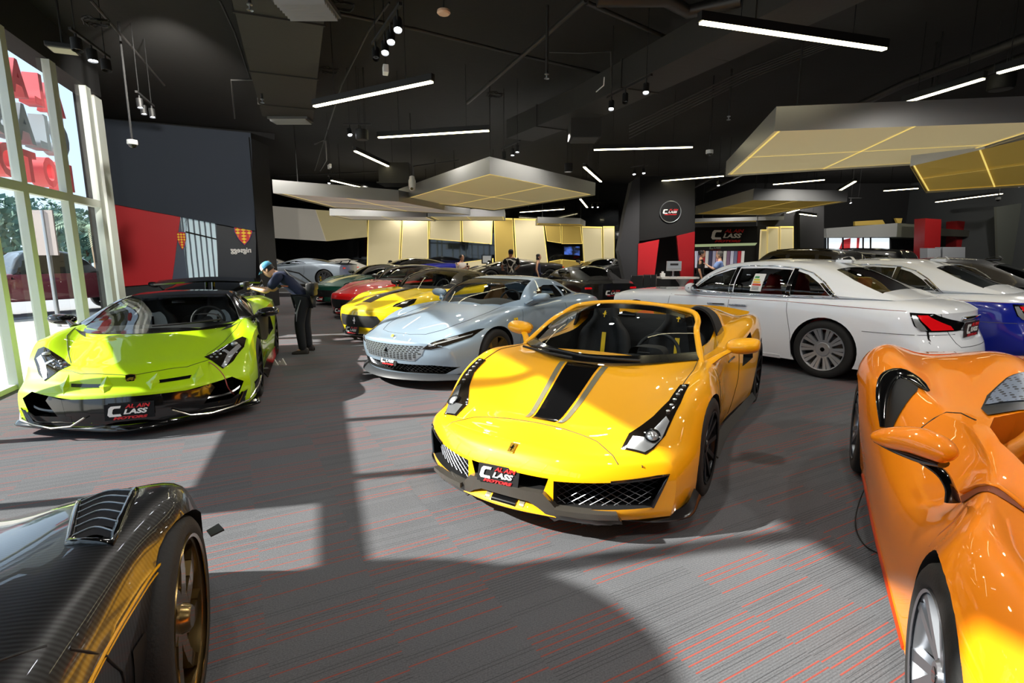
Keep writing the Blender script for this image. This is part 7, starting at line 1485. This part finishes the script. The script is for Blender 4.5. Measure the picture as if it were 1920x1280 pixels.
# ---------------------------------------------------------------- hanging canopies (illuminated underside, brushed metal edge)
def canopy(label, pts, z, h, name='ceiling_canopy', panels=((0, 0),), m=None, tilt=None):
    """pts: pixels of the lower outline, taken on the level z"""
    P = [gz(u, v, z) if len(p) == 2 else Vector(p) for p in pts for u, v in [p[:2]]] if tilt is None else tilt
    c0 = sum(P, Vector())/len(P); e = empty(name, c0); tag(e, label, 'ceiling canopy'); n = len(P)
    lo = [p-c0 for p in P]; up = [p+Vector((0, 0, h)) for p in lo]
    B().add(lo+up, [tuple(range(2*n-1, n-1, -1))]+[(i, i+n, (i+1) % n+n, (i+1) % n) for i in range(n)]).obj('edge_band', Metal, e)
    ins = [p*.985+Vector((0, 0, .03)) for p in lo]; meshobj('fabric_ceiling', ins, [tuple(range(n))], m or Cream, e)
    b = B(); d1 = (lo[1]-lo[0]); k = max(2, int(d1.length/1.9)) if n == 4 else 0
    gw = .012
    def strip(a, d):
        t = (d-a).normalized(); s_ = Vector((-t.y, t.x, 0))*gw; dn = Vector((0, 0, .022)); b.add([a-s_+dn, d-s_+dn, d+s_+dn, a+s_+dn], [(0, 1, 2, 3)])
    for i in range(n): a, d = lo[i]*.95, lo[(i+1) % n]*.95; strip(a, d)
    if n == 4:
        for j in range(1, k): strip(lo[0].lerp(lo[1], j/k)*.97, lo[3].lerp(lo[2], j/k)*.97)
        strip(lo[0].lerp(lo[3], .5)*.97, lo[1].lerp(lo[2], .5)*.97)
    b.obj('light_seams', Glow, e)
    for p in (lo[0], lo[n//2]): q = p*.8; B().cyl(q+Vector((0, 0, h)), q+Vector((0, 0, ZC-c0.z)), .012, n=6).obj('hanger_rod', M['blkm'], e)
    return e
N_, Lf, Rt = gz(918, 326, 3.15), gz(748, 376, 3.15), gz(1116, 366, 3.15)
canopy('centre hanging ceiling canopy with a pointed corner towards the camera', None, 3.15, .32, tilt=[N_, Rt, Lf+Rt-N_, Lf])
a, d = gz(748, 378, 3.0), gz(512, 362, 3.0); canopy('hanging ceiling canopy left of the pointed centre one', None, 3.0, .3, tilt=[d, a, a+Vector((1.5, 5.0, 0)), d+Vector((0, 4, 0))], m=Cream_w)
a, d = gz(618, 404, 3.0), gz(800, 407, 3.0); canopy('small far canopy under the left hanging canopy', None, 3.0, .25, tilt=[a, d, d+Vector((0, 2.5, 0)), a+Vector((0, 2.5, 0))], m=Cream_w)
a, d = gz(802, 406, 3.0), gz(946, 406, 3.0); canopy('small far canopy with pale edge under the centre canopy', None, 3.0, .28, tilt=[a, d, d+Vector((0, 2.5, 0)), a+Vector((0, 2.5, 0))])
a, d = gz(1008, 418, 2.9), gz(1088, 420, 2.9); canopy('small far canopy in front of the amber wall panels', None, 2.9, .25, tilt=[a, d, d+Vector((.5, 2, 0)), a+Vector((0, 2, 0))], m=CreamD)
N_, Lf, R2 = gz(1452, 246, 3.2), gz(1360, 331, 3.2), gz(2020, 226, 3.2)
canopy('large hanging ceiling canopy at upper right', None, 3.2, .30, tilt=[N_, R2, R2+(Lf-N_)*.75, Lf])
p0, p1, p2, p3 = at(1706, 312, 8.9), at(1990, 245, 7.6), at(2000, 345, 9.5), at(1736, 362, 9.9); canopy('sloping lower wing of the upper right canopy', None, 3, .25, tilt=[p0, p1, p2, p3], m=CreamD)
N_, Lf, R2 = gz(1412, 375, 3.2), gz(1303, 402, 3.2), gz(1588, 378, 3.2)
canopy('hanging ceiling canopy behind the column emblem', None, 3.2, .33, tilt=[N_, R2, R2+(Lf-N_), Lf], m=CreamD)
a, d = gz(1303, 416, 3.0), gz(1470, 412, 3.0); canopy('amber canopy over the reception sign', None, 3.0, .15, tilt=[a, d, d+Vector((0, 1.2, 0)), a+Vector((0, 1.2, 0))], m=CreamD)
# ---------------------------------------------------------------- linear lamps
bars = [(1311, 42, 1661, 93, 3.9, 'brightest bar lamp, at the top right'), (588, 200, 812, 153, 3.9, 'bar lamp at upper left of centre, nearest of that row'), (708, 258, 918, 245, 3.9, 'bar lamp above the centre canopy'),
 (1112, 281, 1300, 276, 3.9, 'bar lamp right of the centre canopy'), (665, 283, 750, 322, 3.9, 'slanting bar lamp left of the white camera'), (1692, 194, 1847, 147, 4.0, 'bar lamp over the large right canopy'), (1868, 138, 1990, 105, 4.0, 'bar lamp cut by the right edge'),
 (620, 338, 697, 356, 3.9, 'slanting bar lamp above the left canopy'), (1095, 313, 1127, 341, 3.9, 'short slanting bar lamp right of the centre canopy'), (1205, 342, 1358, 330, 3.9, 'bar lamp above the column emblem'),
 (1449, 346, 1547, 337, 3.9, 'bar lamp under the large right canopy'), (1568, 361, 1604, 340, 3.8, 'short slanting bar lamp beside the back right canopy'), (1656, 358, 1723, 353, 3.8, 'bar lamp left of the sloping wing'),
 (1754, 379, 1880, 363, 3.8, 'bar lamp below the sloping wing'), (1811, 387, 1880, 384, 3.7, 'bar lamp second below the sloping wing'), (1880, 398, 1960, 392, 3.6, 'lowest bar lamp by the far right wall'), (1088, 373, 1101, 389, 3.7, 'tiny slanting bar lamp under the centre canopy'),
 (975, 398, 1058, 392, 3.5, 'bar lamp over the small far canopy'), (1476, 399, 1498, 393, 3.3, 'short bar lamp right of the reception canopy'), (1500, 401, 1530, 405, 3.1, 'short bar lamp near the dark square column')]
for u0, v0, u1, v1, z, lb in bars:
    a, d = gz(u0, v0, z), gz(u1, v1, z); c0 = (a+d)/2; e = empty('linear_lamp', c0); tag(e, lb, 'lamp', 'hanging bar lamps'); dr = (d-a).normalized()
    B().bar(a-c0+Vector((0, 0, .055)), d-c0+Vector((0, 0, .055)), .07, .09).obj('housing', M['blkm'], e); B().bar(a-c0+dr*.02, d-c0-dr*.02, .06, .02).obj('diffuser', Lamp, e)
    for f in (.2, .8): q = a.lerp(d, f)-c0; B().cyl(q+Vector((0, 0, .1)), q+Vector((0, 0, ZC-z-.004)), .006, n=5).obj('suspension_wire', M['blkm'], e)
# ---------------------------------------------------------------- track spots
def track(px, z, label, aim=(0, .3, -1), cols=None, r=.045, bar=True):
    P = [gz(u, v, z) for u, v, k in px]; c0 = sum(P, Vector())/len(P)
    for i, ((u, v, lit), p) in enumerate(zip(px, P)):
        e = empty('spotlight', p); lb = label % (('first', 'second', 'third', 'fourth')[i]) if '%' in label else label; tag(e, lb, 'spotlight', 'track spotlights')
        dr = Vector(aim).normalized(); Q = dr.to_track_quat('Z', 'Y').to_matrix().to_4x4()
        B().lathe([(.001, -.12), (r, -.12), (r, .02), (r*.92, .02), (r*.88, -.01)], 16, Q).obj('lamp_body', M['blkm'], e, 40)
        B().lathe([(.001, .0), (r*.88, .0)], 16, Q).obj('bulb', Bulb if lit else M['lens'], e)
        B().cyl((0, 0, 0), (0, 0, .18), .012, n=6).obj('bracket', M['blkm'], e)
    if bar:
        a, d = P[0], P[-1]
        if (a-d).length < .2: d = a+Vector((.3, 0, 0))
        x = (d-a).normalized()*.12; o = B().bar(a-x+Vector((0, 0, .19)), d+x+Vector((0, 0, .19)), .035, .03)
        for q in (a, d): o.cyl(q+Vector((0, 0, .2)), (q.x, q.y, ZC-.004), .006, n=5)
        tag(o.obj('lighting_track', M['blkm']), 'black rail carrying '+label.replace('%s of ', '').replace('%s ', ''), 'rail')
track([(746, 54, 1), (733, 77, 1), (722, 97, 1), (705, 108, 0)], 3.9, '%s spotlight of the bright cluster at top centre', (.1, -.5, -1))
track([(145, 92, 0), (174, 112, 1), (200, 130, 0)], 4.1, '%s spotlight from the left in the row by the glass front', (.1, -.1, -1), r=.06)
track([(263, 200, 1), (270, 212, 1), (286, 218, 1)], 3.9, '%s spotlight of the small group on the dark wall', (.1, -.1, -1))
track([(1146, 203, 1), (1172, 190, 0), (1211, 172, 1)], 3.9, '%s spotlight on the duct right of centre', (-.1, -.4, -1))
track([(656, 252, 1)], 3.9, 'single bright spotlight beside the black drum speaker', (.3, -.5, -1))
track([(945, 295, 0), (961, 290, 1), (970, 284, 1)], 3.7, '%s spotlight on the short rail above the centre canopy', (0, -.2, -1))
track([(1189, 326, 1), (1207, 324, 1)], 3.8, '%s spotlight left of the column emblem', (0, -.5, -1)); track([(617, 343, 1), (622, 349, 1)], 3.8, '%s spotlight above the left canopy', (0, -.4, -1))
track([(1347, 347, 1)], 3.7, 'single spotlight under the right bar lamp', (0, -.4, -1)); track([(1595, 380, 1)], 3.7, 'single spotlight right of the back canopy', (0, -.4, -1)); track([(1878, 350, 1), (1912, 349, 1)], 3.7, '%s spotlight under the sloping wing', (0, -.4, -1)); track([(1111, 388, 1), (1121, 388, 1)], 3.6, '%s far spotlight near the tiny lamp', (0, -.4, -1))
# flood lamp by the glass
p = gz(118, 90, 4.2); e = empty('flood_lamp', p); tag(e, 'square flood lamp with pale face by the glass front', 'lamp'); B().box((0, 0, 0), (.30, .26, .06), rz=.4, bev=.01).obj('housing', M['blkm'], e); B().box((0, 0, -.035), (.25, .21, .01), rz=.4).obj('face', mat('flood_face', '#b4b09a', .5), e); B().cyl((0, 0, .03), (0, 0, ZC-4.2), .012, n=6).obj('arm', M['blkm'], e)
# speakers, cameras, detectors, sprinklers
def drum(u, v, z, r, h, lb):
    p = gz(u, v, z); e = empty('drum_speaker', p); tag(e, lb, 'speaker'); B().lathe([(.001, 0), (r*.9, 0), (r, .02), (r, h), (.001, h)], 28).obj('shell', M['blkm'], e, 40); B().lathe([(.001, -.004), (r*.85, -.004)], 28).obj('grille', Pipe, e)
    for a in (0, 2.1, 4.2): B().cyl((r*.7*math.cos(a), r*.7*math.sin(a), h), (r*.7*math.cos(a), r*.7*math.sin(a), ZC-z), .004, n=4).obj('wire', M['blkm'], e)
drum(679, 262, 3.8, .12, .18, 'black drum speaker hanging left of centre'); drum(1066, 322, 3.7, .11, .2, 'black drum speaker above the centre canopy tip'); drum(1876, 168, 4.0, .16, .2, 'black drum speaker at the upper right edge')
def dome(u, v, z, lb, r=.07):
    p = gz(u, v, z); e = empty('dome_camera', p); tag(e, lb, 'security camera'); B().lathe([(r*.3, .11), (r, .10), (r*1.05, .04), (r*.95, .03)], 20).obj('housing', M['white'], e, 40); B().ell((0, 0, .03), (r*.8, r*.8, r*.75), 16, 10).obj('dome', M['glass_o'], e, 60); B().cyl((0, 0, .1), (0, 0, ZC-z), .016, n=8).obj('pole', M['blkm'], e)
dome(249, 275, 3.3, 'white dome camera on a pole in front of the dark wall'); dome(1330, 291, 3.6, 'white dome camera right of centre'); dome(1871, 376, 3.4, 'small dome camera at the far right')
p = gz(773, 352, 3.3); e = empty('pan_camera', p); tag(e, 'white pan and tilt camera hanging by the left canopy edge', 'security camera'); k = .09
B().lathe([(.02, .30), (k*.7, .28), (k*.8, .22), (k, .18), (k*1.05, .05), (k*.95, .02), (.001, .02)], 24).obj('housing', M['white'], e, 40); B().ell((0, 0, 0), (k*.9, k*.9, k*.9), 20, 12).obj('ball', M['white'], e, 60); B().cyl((0, -k*.6, -.02), (0, -k*.98, -.035), .035, n=16).obj('lens', M['blk'], e, 40); B().cyl((0, 0, .28), (0, 0, ZC-3.3), .014, n=6).obj('drop_pipe', M['blkm'], e)
p = gz(832, 27, 4.25); e = empty('smoke_detector', p); tag(e, 'pale round detector disc hanging at the top centre', 'detector'); B().lathe([(.001, 0), (.06, 0), (.075, .015), (.07, .04), (.001, .05)], 24).obj('disc', mat('detector_cream', '#d9b79a', .5), e, 40); B().cyl((0, 0, .04), (.02, 0, ZC-4.25), .006, n=5).obj('cable', M['blkm'], e)
p = gz(723, 131, 4.0); e = empty('motion_sensor', p); tag(e, 'white box sensor below the bright spotlight cluster', 'sensor'); B().box((0, 0, 0), (.07, .16, .10), rz=.3, bev=.01).obj('case', M['white'], e); B().cyl((0, 0, .05), (0, 0, ZC-4.0), .006, n=5).obj('cable', M['blkm'], e)
p = gz(618, 312, 3.8); e = empty('motion_sensor', p); tag(e, 'small white box sensor near the far left pipes', 'sensor'); B().box((0, 0, 0), (.06, .26, .10), rz=.5, bev=.01).obj('case', M['white'], e); B().cyl((0, 0, .05), (0, 0, ZC-3.8), .006, n=5).obj('cable', M['blkm'], e)
def sprinkler(u, v, z, u1, v1, lb):
    p = gz(u, v, z); e = empty('sprinkler', p); tag(e, lb, 'sprinkler'); B().lathe([(.035, 0), (.035, .008), (.01, .012), (.012, .05), (.03, .055), (.03, .065), (.014, .07)], 14).obj('head', M['silver'], e, 40); B().cyl((0, 0, .07), (0, 0, ZC-z-.25), .02, n=8).obj('drop_pipe', Pipe, e)
sprinkler(1025, 148, 3.95, 0, 0, 'sprinkler head on a drop pipe right of centre'); sprinkler(469, 20, 4.2, 0, 0, 'sprinkler head at the upper left duct'); sprinkler(492, 193, 4.2, 0, 0, 'sprinkler head beside the left duct outlet'); sprinkler(1366, 225, 4.0, 0, 0, 'sprinkler head among the right pipes')
# ---------------------------------------------------------------- ducts and pipes
def pipe(name, px, z, r, lb, m=None, n=8):
    P = [gz(u, v, z+(q[0] if q else 0)) for u, v, *q in px]; o = B().tube(P, r, n).obj(name, m or Pipe, None, 50); tag(o, lb, 'pipe'); return o
pipe('sprinkler_pipe', [(1098, 0), (1024, 66), (876, 193)], 4.6, .03, 'black pipe slanting across the ceiling above the centre'); pipe('sprinkler_pipe', [(560, 10), (780, 55), (960, 100), (1160, 145)], 4.75, .025, 'thin black pipe crossing the top centre ceiling'); pipe('sprinkler_pipe', [(1100, 5), (1225, 60), (1310, 95)], 4.7, .03, 'thin black pipe running under the top right duct')
pipe('water_pipe', [(1290, 356), (1500, 248), (1700, 155), (1990, 45)], 4.5, .07, 'upper thick black pipe at right'); pipe('water_pipe', [(1325, 358), (1500, 275), (1720, 183), (1990, 80)], 4.45, .07, 'lower thick black pipe at right')
pipe('water_pipe', [(1120, 0), (1250, 0), (1290, 22), (1390, 0)], 4.55, .08, 'thick black pipe with a joint at the top edge')
for k in range(5): pipe('conduit', [(1180, 235+6*k), (1400, 130+5*k), (1560, 70+4*k)], 4.55, .012, 'thin conduit in the bundle beside the long duct, number %s from the top' % ('one', 'two', 'three', 'four', 'five')[k])
pipe('conduit', [(170, 0), (250, 92), (308, 160)], 4.8, .02, 'thin black conduit on the upper left ceiling'); pipe('conduit', [(412, 0), (440, 60), (470, 150)], 4.8, .016, 'thin black conduit left of the big duct'); pipe('conduit', [(730, 5), (690, 60), (640, 160), (590, 320)], 4.7, .014, 'thin black conduit behind the bright spotlights')
pipe('cable', [(1030, 98, .3), (1090, 100, .2), (1145, 96, .2), (1147, 170, 0)], 4.3, .008, 'loose black cable right of the long sprinkler drop'); pipe('cable', [(1133, 145), (1132, 160), (1118, 172)], 4.2, .008, 'short loose white cable end at the duct', M['white'])
for i, (u, v) in enumerate(((180, 45), (640, 15), (928, 180), (617, 135))):
    p = gz(u, v, 4.6); o = B().tube([p+Vector((.13*math.cos(a)*(1+.1*(j % 3)), .13*math.sin(a), .012*(j % 5)-.0)) for j, a in enumerate([2*PI*k/14 for k in range(42)])], .008, 5).obj('cable_coil', M['blkm']); o.data.transform(Matrix.Identity(4)); tag(o, ('coiled black cable at upper left by the glass', 'coiled black cable right of the big duct grille', 'coiled black cable above the centre canopy', 'coiled black cable left of the nearest bar lamp')[i], 'cable')
def duct(name, px, z0, h, w, lb, grille=None):
    P = [gz(u, v, z0) for u, v in px]; b = B()
    for a, d in zip(P[:-1], P[1:]): b.bar(a+Vector((0, 0, h/2)), d+Vector((0, 0, h/2)), w, h)
    e = empty(name, P[0]); tag(e, lb, 'duct'); b.v = [tuple(Vector(v)-P[0]) for v in b.v]; b.obj('casing', Duct, e)
    for a, d in zip(P[:-1], P[1:]):
        L = (d-a).length; n = max(1, int(L/1.6)); dr = (d-a).normalized()
        for k in range(n): q = a.lerp(d, (k+.5)/n)+Vector((0, 0, h/2))-P[0]; B().bar(q-dr*.015, q+dr*.015, w+.04, h+.04).obj('flange', Duct, e)
    return e
duct('air_duct', [(975, 262), (1105, 212), (1330, 108), (1640, -40)], 4.25, .4, .7, 'long black air duct slanting from centre to the top right')
e = duct('air_duct', [(540, 222), (530, 100), (520, -60)], 4.35, .5, .95, 'wide black air duct at upper left with louvred outlets')
def louvre(e0, c, w, d, lb):
    b = B(); p = Vector(c); B().box(tuple(p-e0.location), (w, d, .05)).obj('outlet_frame', mat('louvre_grey', '#4a4a4c', .6), e0); s_ = B()
    for k in range(7): s_.box(tuple(p-e0.location+Vector((0, -d*.4+d*.8*k/6, -.04))), (w*.9, d*.05, .05), M4=Matrix.Translation(p-e0.location+Vector((0, -d*.4+d*.8*k/6, -.04))) @ Matrix.Rotation(.6, 4, 'X'))
    s_.obj('outlet_louvres', mat('louvre_light', '#77777a', .5), e0)
louvre(e, gz(545, 224, 4.33), .8, .35, ''); louvre(e, gz(575, 12, 4.33), .6, .5, '')
p = gz(1095, 262, 3.9); e = empty('air_duct', p); tag(e, 'square black duct drop with a grille above the centre canopy', 'duct'); B().box((0, 0, .3), (.6, .6, .6)).obj('casing', Duct, e); s_ = B()
for k in range(6): s_.box((0, -.22+.09*k, -.01), (.5, .02, .03))
s_.obj('grille', mat('grille_grey', '#5c5b58', .6), e)
p = gz(745, 345, 3.5); e = empty('air_duct', p); tag(e, 'square black duct box behind the white pan camera', 'duct'); B().box((0, 0, .25), (.8, .8, .5)).obj('casing', Duct, e); B().box((0, 0, -.01), (.9, .9, .03)).obj('flange', Duct, e)
pipe('conduit', [(440, 222), (434, 150), (470, 150), (585, 150)], 4.5, .015, 'bent black conduit around the upper left duct'); pipe('conduit', [(515, 330), (700, 322), (860, 300)], 4.3, .018, 'black pipe along the far left ceiling'); pipe('conduit', [(590, 270), (610, 262), (612, 300), (600, 320)], 4.0, .02, 'bent black pipe near the far left spotlights')
def spot(x, y, z, e, col=(1, .95, .86), ang=150):  # fill lamp without any fitting
    d = bpy.data.lights.new('fill_spot', 'SPOT'); d.spot_size = R_(ang); d.spot_blend = .6; d.energy = e; d.color = col; d.shadow_soft_size = .07; o = bpy.data.objects.new('fill_spot', d); COL.objects.link(o); o.location = (x, y, z)
k = 0
for y in (1.2, 4.5, 8, 11.5, 15, 18.5, 22, 25):  # even grid of unseen fill lamps, stronger over the orange car and the back
    for x in (-5, -1.8, 1.6, 5, 8.5, 12.5):
        k += 1
        if y > 9 or x > -5: spot(x+.5*((k*7) % 3-1), y+.4*((k*5) % 3-1), 4.0, (170 if x > 1 and y < 6 else 75) if y < 11 else 190)
spot(-8.2, 19.8, 4.2, 420)  # added fill lamps, in place of sunlight on the silver supercar
spot(-6.2, 21, 4.2, 200)

def aim(o, p): o.rotation_euler = (Vector(p)-o.location).to_track_quat('-Z', 'Y').to_euler()
spot(-4.6, 7.6, 4.7, 1000, ang=75); aim(COL.objects[-1], (-8.6, 13.9, 2.6)); spot(-3.4, 9.4, 4.7, 500, ang=60); aim(COL.objects[-1], (-7.4, 14.6, 2.4))  # added lamps stand in for facade daylight on the partition

spot(13.6, 19.5, 4.6, 500, ang=100); aim(COL.objects[-1], (15.5, 24.5, 2.4)); spot(16.5, 17.5, 4.6, 500, ang=100); aim(COL.objects[-1], (19, 22.5, 2.2)); spot(4.8, 14.5, 4.6, 200, ang=70); aim(COL.objects[-1], (5, 17, 1.5))  # added lamps brighten the pavilion, red pillars and column
